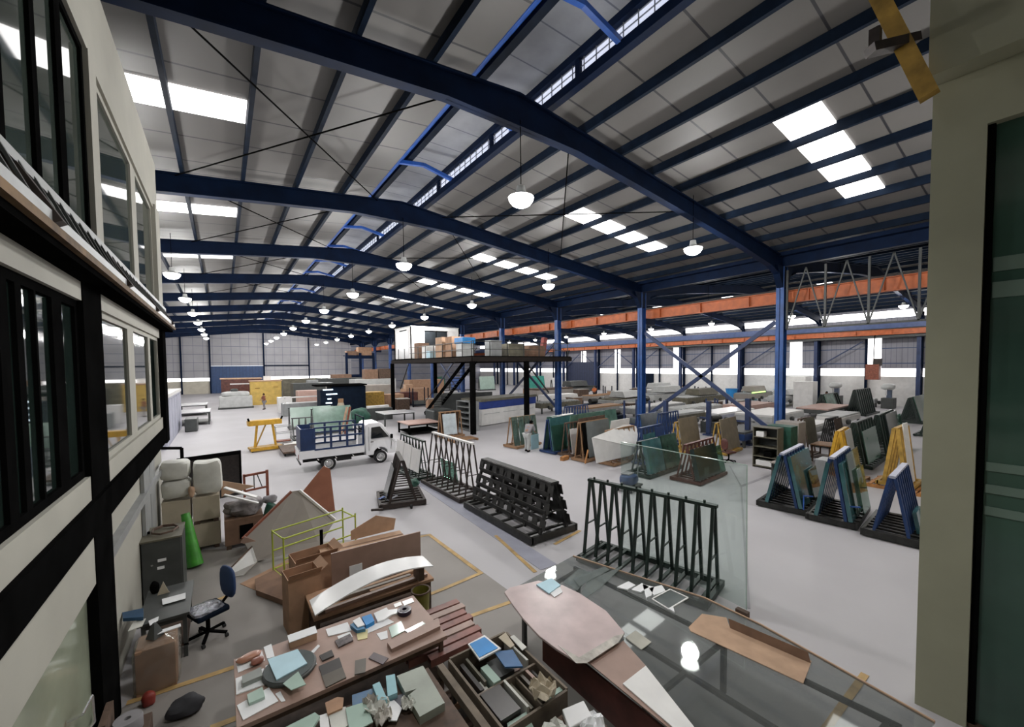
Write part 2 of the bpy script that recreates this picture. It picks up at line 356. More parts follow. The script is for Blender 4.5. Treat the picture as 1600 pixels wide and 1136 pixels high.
# purlins
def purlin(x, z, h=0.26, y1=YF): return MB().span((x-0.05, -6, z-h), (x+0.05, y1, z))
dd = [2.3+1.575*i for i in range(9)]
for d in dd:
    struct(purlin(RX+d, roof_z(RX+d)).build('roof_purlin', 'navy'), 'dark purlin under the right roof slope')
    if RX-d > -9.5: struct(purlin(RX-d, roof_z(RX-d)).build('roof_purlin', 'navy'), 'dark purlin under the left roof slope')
for i in range(20):
    x = XC+0.9+i*1.57
    struct(purlin(x, roof_z(x)).build('roof_purlin', 'navy'), 'dark purlin under the side hall roof')
# portal frames
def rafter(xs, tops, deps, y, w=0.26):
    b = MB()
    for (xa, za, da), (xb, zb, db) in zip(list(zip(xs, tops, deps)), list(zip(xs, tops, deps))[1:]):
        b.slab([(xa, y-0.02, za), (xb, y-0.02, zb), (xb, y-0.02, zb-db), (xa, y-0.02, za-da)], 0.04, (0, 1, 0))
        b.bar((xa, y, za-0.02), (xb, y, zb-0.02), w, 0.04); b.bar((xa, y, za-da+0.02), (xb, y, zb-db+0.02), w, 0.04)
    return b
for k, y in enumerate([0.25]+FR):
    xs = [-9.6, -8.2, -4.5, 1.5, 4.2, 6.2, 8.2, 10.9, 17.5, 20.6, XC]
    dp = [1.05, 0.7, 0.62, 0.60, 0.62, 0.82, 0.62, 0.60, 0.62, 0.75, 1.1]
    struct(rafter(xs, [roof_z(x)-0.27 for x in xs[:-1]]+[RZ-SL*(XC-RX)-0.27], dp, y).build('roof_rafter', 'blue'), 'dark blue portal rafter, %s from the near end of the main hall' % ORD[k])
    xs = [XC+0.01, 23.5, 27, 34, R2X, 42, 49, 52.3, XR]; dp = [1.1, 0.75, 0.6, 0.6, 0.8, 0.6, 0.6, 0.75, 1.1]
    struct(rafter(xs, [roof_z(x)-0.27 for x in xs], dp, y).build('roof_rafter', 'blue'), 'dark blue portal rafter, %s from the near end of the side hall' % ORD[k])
def hcol(x, y, z1, w=0.42, f=0.34, m='blue2', name='steel_column', lab=''):
    b = MB().span((x-0.02, y-w/2, 0), (x+0.02, y+w/2, z1))
    b = MB().span((x-w/2, y-0.015, 0), (x+w/2, y+0.015, z1)); b.span((x-w/2, y-f/2, 0), (x-w/2+0.03, y+f/2, z1)); b.span((x+w/2-0.03, y-f/2, 0), (x+w/2, y+f/2, z1))
    b.span((x-w/2-0.1, y-f/2-0.1, 0), (x+w/2+0.1, y+f/2+0.1, 0.03))
    return struct(b.build(name, m), lab)
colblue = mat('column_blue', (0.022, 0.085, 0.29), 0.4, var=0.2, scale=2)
for k, y in enumerate(FR):
    o = hcol(XC, y, 9.0, m=colblue, lab='tall blue column, %s from the near end of the row between the halls' % ORD[k])
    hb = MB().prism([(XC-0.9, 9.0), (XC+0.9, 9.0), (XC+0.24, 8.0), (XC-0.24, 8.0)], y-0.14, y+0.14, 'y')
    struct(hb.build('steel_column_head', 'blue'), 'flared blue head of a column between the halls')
    br = MB().span((XC+0.2, y-0.2, 7.0), (XC+1.1, y+0.2, 7.35)); struct(br.build('steel_column_bracket', 'blue'), 'bracket carrying the crane beam')
    hcol(52.6, y, 7.0, 0.4, 0.3, m='bracebl', lab='blue crane column, %s from the near end of the right wall' % ORD[k])
    hcol(53.5, y, 9.1, 0.3, 0.25, m='blue', lab='blue wall column, %s from the near end of the right wall' % ORD[k])
    hcol(53.55, y-4, 6.9 if y < 40 else 6.9, 0.14, 0.2, m='blue', lab='slim blue wall post, %s from the near end of the right wall' % ORD[k])
# valley girder and crane beams
struct(MB().span((XC-0.15, -6, 9.0), (XC+0.15, YF, 9.65)).build('roof_valley_girder', 'blue'), 'deep blue valley girder between the halls')
struct(MB().span((XC-0.5, -6, 9.45), (XC+0.5, YF, 9.62)).build('roof_valley_gutter', 'blue'), 'blue gutter above the valley girder')
def crane_beam(x, z0, z1, w, lab):
    t = thing('crane_beam', lab, 'crane beam', (x, 40, 0))
    b = MB().span((-0.02, -46, z0), (0.02, YF-40.3, z1)); b.span((-w/2, -46, z0), (w/2, YF-40.3, z0+0.04)); b.span((-w/2, -46, z1-0.04), (w/2, YF-40.3, z1))
    b.build('beam', 'orange', t)
    s = MB()
    for i in range(31): s.span((-w/2+0.01, -38+i*2.67, z0+0.04), (w/2-0.01, -37.97+i*2.67, z1-0.04))
    s.build('stiffener', 'orange', t)
    MB().span((-0.04, -46, z1), (0.04, YF-40.3, z1+0.1)).build('rail', 'brownsteel', t)
crane_beam(XC+0.75, 7.35, 7.95, 0.3, 'long orange crane beam along the columns between the halls')
crane_beam(51.9, 7.0, 7.5, 0.3, 'long orange crane beam along the right wall')
struct(MB().span((52.4, -6, 7.65), (52.7, YF, 8.3)).build('wall_girder', mat('slate_blue_paint', (0.07, 0.11, 0.26), 0.5)), 'slate blue girder along the right wall')
# right wall ------------------------------------------------------------
cl2 = mat('right_wall_cladding', (0.27, 0.27, 0.31), 0.5, var=0.08, scale=0.8); lines(cl2, 1, 0.4, 0.05, (0.17, 0.17, 0.22)); lines(cl2, 2, 1.5, 0.09, (0.05, 0.08, 0.17), offset=0.3)
slits = [at_x(px, 560, XR).y for px in (912, 965, 1058, 1148, 1243.5, 1364.5, 1500)]
slits = sorted(slits)
b = MB(); ys = [-6]+slits+[YF]
wdt = 0.62
for i in range(len(ys)-1):
    y0 = ys[i]+(wdt if i else 0); y1 = ys[i+1]-(wdt if i < len(ys)-2 else 0)
    b.span((XR, y0, 3.75), (XR+0.08, y1, 6.9))
b.span((XR, -6, 6.9), (XR+0.08, YF, 8.75)); b.span((XR, -6, 9.45), (XR+0.08, YF, 9.9))
struct(b.build('wall_right', cl2), 'grey clad right wall of the side hall')
wl = MB().span((XR-0.05, -6, 0), (XR+0.2, YF, 2.95)); struct(wl.build('wall_right_base', 'white'), 'white lower part of the right wall')
struct(MB().span((XR+0.05, -6, 2.95), (XR+0.1, YF, 3.75)).build('window_4', 'daylight'), 'long bright opening above the white part of the right wall')
struct(MB().span((XR+0.05, -6, 8.75), (XR+0.1, YF, 9.45)).build('window_5', 'daylight'), 'bright clerestory strip under the eaves of the right wall')
for i, y in enumerate(slits):
    struct(MB().span((XR+0.05, y-wdt, 3.75), (XR+0.1, y+wdt, 6.9)).build('window_%d' % (6+i), 'daylight'), 'tall bright slit in the right wall')
struct(MB().span((XR-1.8, -6, 6.75), (XR-0.2, 38, 6.95)).build('wall_canopy', 'dgrey'), 'dark ledge under the crane beam of the right wall')
y0, y1 = at_x(936, 600, XR).y, at_x(888, 600, XR).y
struct(MB().span((XR-0.35, y0, 0), (XR-0.1, y1, 4.9)).build('door_2', lines(mat('slate_gate', (0.03, 0.04, 0.085), 0.5), 1, 0.6, 0.08, (0.02, 0.025, 0.05))), 'big dark blue gate in the right wall')
y0, y1 = at_x(1022, 600, XR).y, at_x(1007, 600, XR).y
struct(MB().span((XR-0.2, y0, 0), (XR-0.06, y1, 3.0)).build('door_3', 'navy'), 'small dark blue door in the right wall')
struct(MB().span((XC, YF, 0), (XR, YF+0.1, 11.5)).build('wall_side_hall_far', cl2), 'grey clad far wall of the side hall')
struct(MB().span((-12, -6.1, 0), (56, -6, 12.3)).build('wall_behind', 'cream'), 'plain wall behind the viewer')
struct(MB().span((-9.7, -6, 0), (-9.6, 90, 12)).build('wall_left', cl), 'clad left wall of the main hall')
# diagonal braces in the column row
for (a, b_) in (((XC, 8.5, 6.4), (XC, 16.1, 0.9)), ((XC, 16.0, 6.4), (XC, 8.4, 0.9)), ((XC, 24.4, 6.4), (XC, 32.1, 0.9)), ((XC, 32.1, 6.4), (XC, 24.4, 0.9)), ((XC, 40.4, 6.4), (XC, 48.1, 0.9)), ((XC, 48.1, 6.4), (XC, 40.4, 0.9))):
    struct(MB().bar(a, b_, 0.10, 0.2).build('column_brace', 'bracebl'), 'blue diagonal brace between two columns')
for k in range(1, 8):
    y = FR[k]
    struct(MB().bar((53.2, y, 3.9), (53.2, y-3.8, 6.5), 0.1).build('wall_brace', 'bracebl'), 'diagonal brace on the right wall')
    if k > 3: struct(MB().bar((53.2, y, 3.9), (53.2, y+3.8, 6.5), 0.1).build('wall_brace', 'bracebl'), 'diagonal brace on the right wall')
# lattice truss in the near bay
t = thing('lattice_truss', 'slim dark lattice truss hung in the near bay beside the orange crane beam', 'truss', (XC-0.05, 4.3, 0))
y0, y1, z0, z1 = -3.9, 3.7, 6.0, 8.8
MB().bar((0, y0, z0), (0, y1, z0), 0.08).build('bottom_chord', 'dgrey', t)
for i in range(6): MB().bar((0, y1-i*1.5, z0), (0, y1-i*1.5, z1), 0.08).build('upright', 'dgrey', t)
b = MB()
for i in range(5):
    ya, yb = y1-i*1.5, y1-(i+1)*1.5; ym = (ya+yb)/2
    b.bar((0, ya, z0), (0, ym, z1), 0.05); b.bar((0, ym, z1), (0, yb, z0), 0.05)
b.build('diagonal', 'dgrey', t)
# thin bracing rods under the left and right slopes
for k in range(4):
    y = FR[0]+8*k
    for (xa, xb) in ((-1.0, 5.2), (8, 15)):
        za, zb = roof_z(xa)-0.32, roof_z(xb)-0.32
        struct(MB().cyl((xa, y, za), (xb, y+8, zb), 0.02, 6).build('roof_rod', 'black'), 'thin diagonal rod under the roof')
        struct(MB().cyl((xb, y, zb), (xa, y+8, za), 0.02, 6).build('roof_rod', 'black'), 'thin diagonal rod under the roof')
# skylights ---------------------------------------------------------------
n = 13
for k in range(-1, 9):
    yc = FR[0]+4+8*k
    if k >= 0 :
        n += 1; struct(roof_strip(-5.6, 0.68, yc-0.52, yc+0.52, -0.06, 0.05).build('window_%d' % n, 'daylight'), 'translucent skylight in the left roof slope, %s from the near end' % ORD[k+1])
    n += 1; struct(roof_strip(11.75, 17.95, yc-0.52, yc+0.52, -0.06, 0.05).build('window_%d' % n, 'daylight'), 'translucent skylight in the right roof slope, %s from the near end' % ORD[k+1])
    if 0 <= k < 7:
        n += 1; struct(roof_strip(41.0, 44.6, yc-0.5, yc+0.5, -0.06, 0.05).build('window_%d' % n, 'daylight'), 'translucent skylight in the side hall roof, %s from the near end' % ORD[k+1])
# lamps ---------------------------------------------------------------
def make_lamp(loc, label, group):
    t = thing('high_bay_lamp', label, 'lamp', loc, 0, group)
    MB().lathe([(0.03, 0.30), (0.10, 0.28), (0.12, 0.12), (0.30, 0.0), (0.30, -0.02), (0.28, -0.02)]).build('lamp_shade', 'lgrey', t)
    MB().lathe([(0.0, -0.24), (0.12, -0.23), (0.23, -0.17), (0.30, -0.08), (0.32, 0.0), (0.0, 0.0)]).build('lamp_lens', 'lampglass', t)
    MB().cyl((0, 0, 0.3), (0, 0, 1.9), 0.012, 6).build('cord', 'black', t)
    return t
lt = bpy.data.lights.new('lamp_light', 'POINT'); lt.energy = LAMP_W; lt.shadow_soft_size = 0.28; lt.specular_factor = 0.0; lt.color = (1.0, 0.985, 0.965)
ls = bpy.data.lights.new('bench_fill_light', 'SPOT'); ls.energy = LAMP_W*1.0; ls.shadow_soft_size = 0.28; ls.color = (1.0, 0.985, 0.965); ls.specular_factor = 0.0; ls.spot_size = R_(125); ls.spot_blend = 0.7  # spot for the added bench lamp, coned to keep light off the plastered beam
def put_lamp(proto, x, y, z, label):
    global lamp0
    if lamp0 is None: lamp0 = make_lamp((x, y, z), label, 'high bay lamps'); c = lamp0
    else: c = copy_tree(lamp0, (x, y, z), 0, label)
    lo = bpy.data.objects.new('lamp_light', ls if proto else lt); COL.objects.link(lo); lo.location = (x, y, z-0.5)
lamp0 = None
put_lamp(None, 14.05, 0.2, 8.6, 'round high bay lamp nearest the pillar in the row right of the ridge')
put_lamp(1, 2.2, 2.6, 9.3, 'added unseen high bay lamp brightening the sample benches')  # added out of view and off the lamp rows to brighten the foreground
for k, y in enumerate(FR):
    if k > 0 and k < 9: put_lamp(None, -1.74, y-0.1, 8.75, 'round high bay lamp, %s from the viewer in the leftmost row' % ORD[k-1])
    put_lamp(None, 6.2, y-0.1, 8.6, 'round high bay lamp, %s from the viewer in the row under the ridge' % ORD[k])
    put_lamp(None, 14.05, y-0.1, 8.6, 'round high bay lamp, %s from the viewer in the row right of the ridge' % ORD[k])
    if k < 8:
        put_lamp(None, 30.0, y-0.1, 8.8, 'round high bay lamp, %s from the viewer in the near row of the side hall' % ORD[k])
        put_lamp(None, 45.6, y-0.1, 9.0, 'round high bay lamp, %s from the viewer in the far row of the side hall' % ORD[k])
# ================================================================== OFFICE BUILDING ON THE LEFT
OX = -1.2; OY1 = 13.35                 # facade plane and its far corner
def oy(px, py=568): return at_x(px, py, OX).y
post0, post1 = 6.2, 7.02
def fac(y0, y1, z0, z1, x0=OX-0.15, x1=OX): return MB().span((x0, y0, z0), (x1, y1, z1))
wh = mat('white_office_wall', (0.38, 0.37, 0.32), 0.75, var=0.05, scale=1.2)
b = fac(-5.9, OY1, 2.98, 3.24); struct(b.build('wall_office_sill_band', wh), 'white sill band of the office facade')
struct(fac(-5.9, OY1, 2.64, 2.98, OX-0.15, OX+0.05).build('trim_1', 'black'), 'black steel beam under the office sill')
struct(fac(-5.9, post0, 2.05, 2.64).build('wall_office_lower', wh), 'white wall below the black office beam')
struct(fac(post1, OY1, 0, 2.64, OX-0.3, OX-0.12).build('wall_office_ground', wh), 'white ground floor wall beside the locker')
struct(fac(post1, OY1, 1.95, 2.08, OX-0.12, OX-0.02).build('trim_2', 'grey'), 'grey ledge on the ground floor wall')
struct(fac(-5.9, post0, 0, 2.05, OX-0.12, OX-0.08).build('window_30', 'paleglass'), 'pale reflecting glass front of the ground floor office')
struct(fac(-5.9, OY1, 5.14, 5.36).build('wall_office_band', wh), 'white band between the office storeys')
struct(MB().span((OX-0.35, OY1-0.05, 0), (OX-0.15, OY1+0.05, 2.64)).build('wall_office_end', wh), 'end of the office ground floor wall')
struct(fac(-5.9, OY1+0.15, 5.34, 5.46, OX-0.2, OX+0.2).build('trim_3', 'black'), 'black steel ledge running along the office facade')
struct(fac(-5.9, OY1+0.2, 5.40, 5.465, OX+0.2, OX+0.25).build('trim_10', mat('rusty_strip', (0.13, 0.075, 0.03), 0.8, var=0.3, scale=5)), 'rusty yellow brown strip along the office ledge')
struct(fac(-5.9, OY1, 8.25, 9.45).build('wall_office_top', wh), 'white top band of the office upper storey')
struct(fac(7.34, OY1, 8.17, 8.25).build('wall_office_head', wh), 'white head above the far upper windows')
struct(MB().span((OX-3.5, -5.9, 9.35), (OX, OY1, 9.45)).build('roof_office', wh), 'flat roof of the office')
struct(MB().span((OX-3.5, OY1-0.15, 2.64), (OX-0.15, OY1-0.02, 9.35)).build('wall_office_side', wh), 'far end wall of the office')
def post(y0, y1, z0, z1, m, x1, name='trim_4', lab=''): return struct(MB().span((OX-0.2, y0, z0), (x1, y1, z1)).build(name, m), lab)
post(post0, post1, 0, 5.6, 'black', OX+0.01, 'trim_4', 'broad black steel post of the office facade')
post(OY1-0.6, OY1, 2.6, 5.42, 'black', OX+0.06, 'trim_5', 'black corner post of the office facade')
# windows of the middle storey (3.24 - 5.14) and the upper storey (5.56 - 8.25)
wn = [40]
def window(y0, y1, z0, z1, mull, fm, label, glassm='officeglass', fx=-0.04, fw=0.08):
    wn[0] += 1
    t = bpy.data.objects.new('window_%d' % wn[0], None); COL.objects.link(t); t.location = (OX, y0, z0); struct(t, label)
    MB().span((-0.09, 0, 0), (-0.07, y1-y0, z1-z0)).build('window_pane', glassm, t)
    f = MB(); W, H = y1-y0, z1-z0
    f.span((-0.1, 0, 0), (fx, W, fw)); f.span((-0.1, 0, H-fw), (fx, W, H)); f.span((-0.1, 0, fw), (fx, fw, H-fw)); f.span((-0.1, W-fw, fw), (fx, W, H-fw))
    f.build('window_frame', fm, t)
    for (a, b_) in mull: MB().span((-0.1, a-y0, fw), (fx, b_-y0, H-fw)).build('window_mullion', fm, t)
window(-5.9, 4.4, 3.24, 5.14, [(3.2, 3.35)], 'black', 'black framed office window nearest the viewer')
window(4.4, post0, 3.24, 5.14, [(4.62, 4.74), (5.0, 5.04), (5.42, 5.7)], 'black', 'black framed office window beside the broad black post')
window(post1, OY1-0.6, 3.24, 5.14, [(9.0, 9.55), (11.2, 11.5)], wh, 'white framed office window beyond the black post')
window(-5.9, 6.98, 5.56, 8.25, [(4.5, 4.62), (5.25, 5.37), (5.95, 6.15)], 'black', 'tall black framed upper window of the office', 'upperglass')
window(7.34, OY1-0.75, 5.56, 8.17, [(10.0, 10.5)], wh, 'tall white framed upper window of the office', 'upperglass')
post(6.98, 7.34, 5.56, 8.25, wh, OX+0.01, 'trim_6', 'white pillar between the upper office windows')
post(OY1-0.75, OY1, 5.56, 8.25, wh, OX+0.04, 'trim_7', 'white corner pillar of the upper office storey')
# cable ladder on the ledge
t = thing('cable_ladder', 'grey metal cable ladder fixed upright along the office ledge', 'cable ladder', (OX, 0, 5.5))
for x, z in ((0.06, 0.40), (0.22, 0.02)): MB().bar((x, -5.9, z), (x, OY1+0.2, z), 0.03, 0.075).build('side_rail', 'grey', t)
r = MB()
for i in range(64): r.bar((0.06, -5.8+i*0.3, 0.40), (0.22, -5.8+i*0.3, 0.02), 0.04, 0.02)
tag(r.build('rungs', 'dgrey', t), kind='stuff')
for i in range(7): MB().bar((0.0, -4+i*2.8, 0.44), (0.26, -4+i*2.8, -0.02), 0.12, 0.06).build('bracket', 'brownsteel', t)
# glass door handle
t = thing('door_handle_bar', 'bent chrome pull handle on the ground floor glass door', 'door handle', (OX-0.07, 5.35, 0.72))
MB().tube([(0, 0, 0.42), (0.10, 0, 0.44), (0.11, 0.28, 0.42), (0.10, 0.36, 0.1), (0.0, 0.3, 0)], 0.014).build('grip', 'chrome', t)
# tall grey door beyond the locker
t = bpy.data.objects.new('door_4', None); COL.objects.link(t); t.location = (OX-0.11, 10.1, 0); struct(t, 'tall grey metal double door in the white ground floor wall')
MB().span((0, 0, 0), (0.05, 0.72, 2.5)).build('door_leaf', 'grey', t); MB().span((0, 0.76, 0), (0.05, 1.45, 2.5)).build('door_leaf', 'grey', t)
MB().cyl((0.07, 0.1, 1.1), (0.07, 0.1, 1.3), 0.02).build('door_handle', 'black', t)
# ================================================================== PILLAR AND GLASS ON THE RIGHT
PX = 7.1
struct(MB().span((PX, 0.62, 0), (PX+0.5, 1.06, 7.72)).build('column_white', 'pillar'), 'broad plastered pillar at the right edge')
struct(MB().span((PX-0.3, -6, 7.72), (PX+0.5, 1.06, 9.7)).build('beam_white', 'pillar'), 'plastered beam over the pillar')
struct(MB().span((PX, -6, 7.08), (PX+0.5, 0.62, 7.72)).build('beam_lower', 'pillar'), 'plastered beam above the frosted glass')
struct(MB().span((PX+0.12, -6, 0.06), (PX+0.15, 0.60, 7.08)).build('window_60', 'frost'), 'green frosted glass partition beside the pillar')
for i, (z, h) in enumerate(((5.42, 0.16), (5.12, 0.18), (3.12, 0.1), (2.86, 0.1), (2.6, 0.1))):
    struct(MB().span((PX+0.105, -6, z), (PX+0.12, 0.55, z+h)).build('window_60_stripe', 'frostband'), 'frosted stripe on the glass partition')
struct(MB().span((PX+0.06, 0.56, 0), (PX+0.16, 0.62, 7.08)).build('trim_8', 'black'), 'black edge profile between pillar and glass')
struct(MB().span((PX+0.05, -6, 0), (PX+0.6, 0.62, 0.05)).build('trim_9', 'wooddk'), 'brown sill at the foot of the glass')
t = thing('overhead_gantry_rail', 'short length of yellow crane rail beside the plastered beam', 'rail', (PX-0.45, 0, 8.6))
pa, pb = at_x(1371, -10, PX-0.45)-Vector((PX-0.45, 0, 8.6)), at_x(1452, 150, PX-0.45)-Vector((PX-0.45, 0, 8.6))
MB().bar(pa+(pa-pb)*1.5, pb, 0.12, 0.17).build('rail', 'yellowdk', t)
q = at_x(1415, 62, PX-0.45)-Vector((PX-0.45, 0, 8.6))
dv = Vector((-0.81, 0.58, 0)); g = MB().bar(q-dv*0.12, q+dv*0.42+Vector((0, 0, -0.12)), 0.14, 0.10); g.bar(q+dv*0.36+Vector((0, 0, -0.08)), q+dv*0.36+Vector((0, 0, 0.12)), 0.10)
g.build('bracket', 'brownsteel', t)
# ================================================================== shared builders for loose things
def zat(p, py):
    """height at which the floor point p, straight up, meets image row py"""
    k = PCY-py; a = Vector((p[0], p[1], -EYE))
    return (k*a.dot(_fw)-FPX*a.dot(_up))/(FPX*_up.z-k*_fw.z)
def flat(name, px, z, t, m, label, cat, group=None, bevel=0.0):
    """something lying flat at height z, outline given in photo pixels"""
    pts = [at(x, y, z+t) for x, y in px]; c = sum(pts, Vector())/len(pts); c.z = z
    o = MB().slab([Vector((p.x-c.x, p.y-c.y, 0)) for p in pts], t, (0, 0, 1)).build(name, m, None, bevel, c)
    return tag(o, label, cat, group)
def table(name, label, x0, x1, y0, y1, z, top='ply', leg='dgrey', shelf=None, t=0.04, w=0.05, cat='table', group=None, inset=0.04, rz=0.0):
    cx, cy = (x0+x1)/2, (y0+y1)/2; hx, hy = (x1-x0)/2, (y1-y0)/2
    o = thing(name, label, cat, (cx, cy, 0), rz, group)
    MB().span((-hx, -hy, z-t), (hx, hy, z)).build('table_top', top, o, 0.004)
    for sx in (-1, 1):
        for sy in (-1, 1):
            MB().box((sx*(hx-inset-w/2), sy*(hy-inset-w/2), (z-t)/2), (w, w, z-t)).build('leg', leg, o)
    f = MB()
    for sy in (-1, 1): f.box((0, sy*(hy-inset-w/2), z-t-0.04), (2*hx-2*inset, w*0.8, 0.08))
    f.build('apron', leg, o)
    if shelf: MB().span((-hx+inset, -hy+inset, 0.18), (hx-inset, hy-inset, 0.21)).build('shelf', shelf, o)
    return o
OCC = []
def crate_box(name, label, cat, c, d, m='card', rz=0.0, group=None, bevel=0.006):
    OCC.append((c[0]-d[0]/2, c[0]+d[0]/2, c[1]-d[1]/2, c[1]+d[1]/2))
    return tag(MB().box((0, 0, d[2]/2), d).build(name, m, None, bevel, c, rz), label, cat, group)
def carton(label, c, d, m='card', rz=0.0, group=None, open_=False):
    """cardboard box with flaps and a tape line"""
    o = thing('cardboard_box', label, 'box', c, rz, group)
    x, y, z = d
    if open_:
        b = MB(); t = 0.012
        b.span((-x/2, -y/2, 0), (x/2, y/2, t)); b.span((-x/2, -y/2, t), (-x/2+t, y/2, z)); b.span((x/2-t, -y/2, t), (x/2, y/2, z))
        b.span((-x/2+t, -y/2, t), (x/2-t, -y/2+t, z)); b.span((-x/2+t, y/2-t, t), (x/2-t, y/2, z)); b.build('box_body', m, o)
        MB().slab([(-x/2, -y/2, z), (x/2, -y/2, z), (x/2, -y/2-0.1, z+0.12), (-x/2, -y/2-0.1, z+0.12)], 0.008).build('flap', m, o)
        MB().slab([(x/2, -y/2, z), (x/2, y/2, z), (x/2+0.12, y/2, z+0.08), (x/2+0.12, -y/2, z+0.08)], 0.008).build('flap', m, o)
    else:
        MB().box((0, 0, z/2), d).build('box_body', m, o, 0.006)
        MB().span((-x/2, -0.03, z), (x/2, 0.03, z+0.003)).build('tape', 'carddk', o)
    return o
def pallet(label, c, sx=1.1, sy=1.0, m='wood', rz=0.0, group=None, h=0.13, name='pallet'):
    o = thing(name, label, 'pallet', c, rz, group)
    for i in range(6):
        y = -sy/2+sy*(i+0.5)/6; MB().span((-sx/2, y-0.05, h-0.022), (sx/2, y+0.05, h)).build('deck_board', m, o)
    for x in (-sx/2+0.05, 0, sx/2-0.05): MB().span((x-0.04, -sy/2, 0), (x+0.04, sy/2, h-0.022)).build('runner', m, o)
    return o
# ================================================================== FOREGROUND: LONG BENCH
BZ = 0.8
table('workbench', 'long brown topped workbench covered with glass and tile samples', 0.0, 2.33, 4.78, 5.96, BZ, 'ply', 'wooddk', 'wooddk', 0.05)
def smp(nm, px, z, t, m, lab, cat, g=None): return flat(nm, px, BZ+z, t, m, lab, cat, g)
disc = thing('round_glass_turntable', 'round smoked glass disc with dark rim on the brown workbench', 'disc', at(453, 1047, BZ))
MB().lathe([(0, 0), (0.27, 0), (0.285, 0.012), (0.285, 0.04), (0.27, 0.05), (0, 0.05)], n=40).build('rim', 'dgrey', disc)
MB().lathe([(0, 0.05), (0.265, 0.05), (0.265, 0.058), (0, 0.058)], n=40).build('glass_top', 'greypane', disc)
smp('glass_sample', [(418, 1030), (465, 1014), (480, 1036), (432, 1062)], 0.06, 0.014, 'pblue', 'large pale blue square pane lying across the round disc', 'glass pane')
smp('glass_sample', [(442, 1068), (466, 1049), (478, 1069), (455, 1078)], 0.06, 0.01, 'mint', 'small mint green pane on the front half of the round disc', 'glass pane')
smp('document_folder', [(368, 1031), (372, 1051), (396, 1040), (390, 1022)], 0, 0.006, 'paper', 'white sheet with pink packet on the left end of the brown workbench', 'folder')
o = tag(MB().lump((0, 0, 0.03), (0.26, 0.13, 0.06), 3, k=0.06).build('plastic_packet', mat('pink_brown_packet', (0.42, 0.2, 0.13), 0.3), None, 0, at(389, 1030, BZ+0.008), 0.2), 'shiny pink brown packet at the left back corner of the workbench', 'packet')
o = tag(MB().lump((0, 0, 0.03), (0.14, 0.12, 0.06), 5, k=0.08).build('tape_dispenser', mat('red_brown_packet', (0.25, 0.09, 0.06), 0.35), None, 0, at(402, 1036, BZ+0.006)), 'small red brown packet beside the round disc', 'packet')
smp('paper_slip', [(404, 1018), (409, 1016), (414, 1032), (409, 1033)], 0, 0.004, 'paper', 'narrow white slip between pink packet and white card', 'paper')
smp('sample_card', [(412, 1011), (424, 1006), (429, 1026), (417, 1029)], 0, 0.012, 'paper', 'upright white card lying behind the round disc', 'card')
smp('tile_sample', [(368, 1060), (369, 1085), (417, 1068), (412, 1044), (394, 1050)], 0, 0.012, 'paper', 'white backing board under the grey slab on the left of the bench', 'board')
smp('stone_sample', [(378, 1056), (408, 1042), (410, 1055), (379, 1068)], 0.013, 0.05, mat('grey_stone_sample', (0.26, 0.28, 0.26), 0.35), 'grey slab with dark edge on a white board', 'slab')
smp('paper_slip', [(415, 1040), (421, 1038), (421, 1053), (414, 1055)], 0, 0.004, 'paper', 'narrow white slip between grey slab and round disc', 'paper')
smp('sample_board', [(370, 1102), (420, 1074), (435, 1095), (380, 1125)], 0, 0.008, 'paper', 'big white board at the front left corner of the workbench', 'board')
smp('glass_sample', [(386, 1085), (410, 1073), (414, 1088), (389, 1099)], 0.009, 0.03, 'mint', 'thick glass block with green edge on the big white board', 'glass pane')
smp('paper_slip', [(430, 1084), (438, 1080), (446, 1095), (440, 1097)], 0, 0.004, 'paper', 'white strip in front of the round disc', 'paper')
o = carton('white topped cardboard box at the back edge of the workbench', at(473, 1002, BZ), (0.32, 0.16, 0.09), 'card2', 0.0)
MB().span((-0.165, -0.085, 0.093), (0.165, 0.085, 0.1)).build('lid', 'paper', o)
smp('scale_ruler', [(477, 1027), (497, 1007), (500, 1009), (481, 1030)], 0, 0.008, 'paper', 'white ruler lying diagonally beside the round disc', 'ruler')
smp('paper_slip', [(487, 1031), (494, 1034), (495, 1038), (489, 1038)], 0, 0.01, 'paper', 'small white scrap right of the round disc', 'paper')
smp('tile_sample', [(499, 1024), (518, 1015), (522, 1024), (504, 1032)], 0, 0.02, 'tile', 'small dark tile behind the two-tone tile', 'tile')
smp('tile_sample', [(498, 1041), (530, 1027), (535, 1042), (503, 1056)], 0, 0.012, 'tile', 'upper dark half of the two-tone pair of square tiles', 'tile')
smp('tile_sample', [(503, 1056), (535, 1042), (541, 1058), (509, 1074)], 0, 0.014, 'tile2', 'lower lighter half of the two-tone pair of square tiles', 'tile')
smp('tile_sample', [(555, 1032), (572, 1028), (571, 1050), (554, 1054)], 0, 0.012, 'tile2', 'olive grey tile standing between two-tone pair and plum tile', 'tile')
smp('tile_sample', [(576, 1028), (584, 1019), (607, 1028), (598, 1038)], 0, 0.012, mat('plum_tile', (0.075, 0.05, 0.055), 0.35), 'plum tile near the front edge of the workbench', 'tile')
smp('tile_sample', [(523, 1001), (547, 990), (552, 1000), (529, 1011)], 0, 0.02, mat('marble_dark_tile', (0.10, 0.08, 0.08), 0.3, var=0.5, scale=20), 'dark marbled tile in front of the white papers', 'tile')
smp('catalogue', [(509, 983), (543, 972), (549, 985), (513, 994)], 0, 0.01, 'paper', 'open white catalogue at the back edge of the workbench', 'catalogue')
smp('catalogue', [(527, 994), (547, 987), (551, 995), (530, 1000)], 0, 0.008, 'paper', 'small white leaflet touching the dark marbled tile', 'leaflet')
smp('sample_card', [(557, 988), (575, 983), (574, 997), (559, 1000)], 0, 0.008, mat('yellow_card', (0.72, 0.66, 0.36), 0.7), 'pale yellow card in front of the blue boxes', 'card')
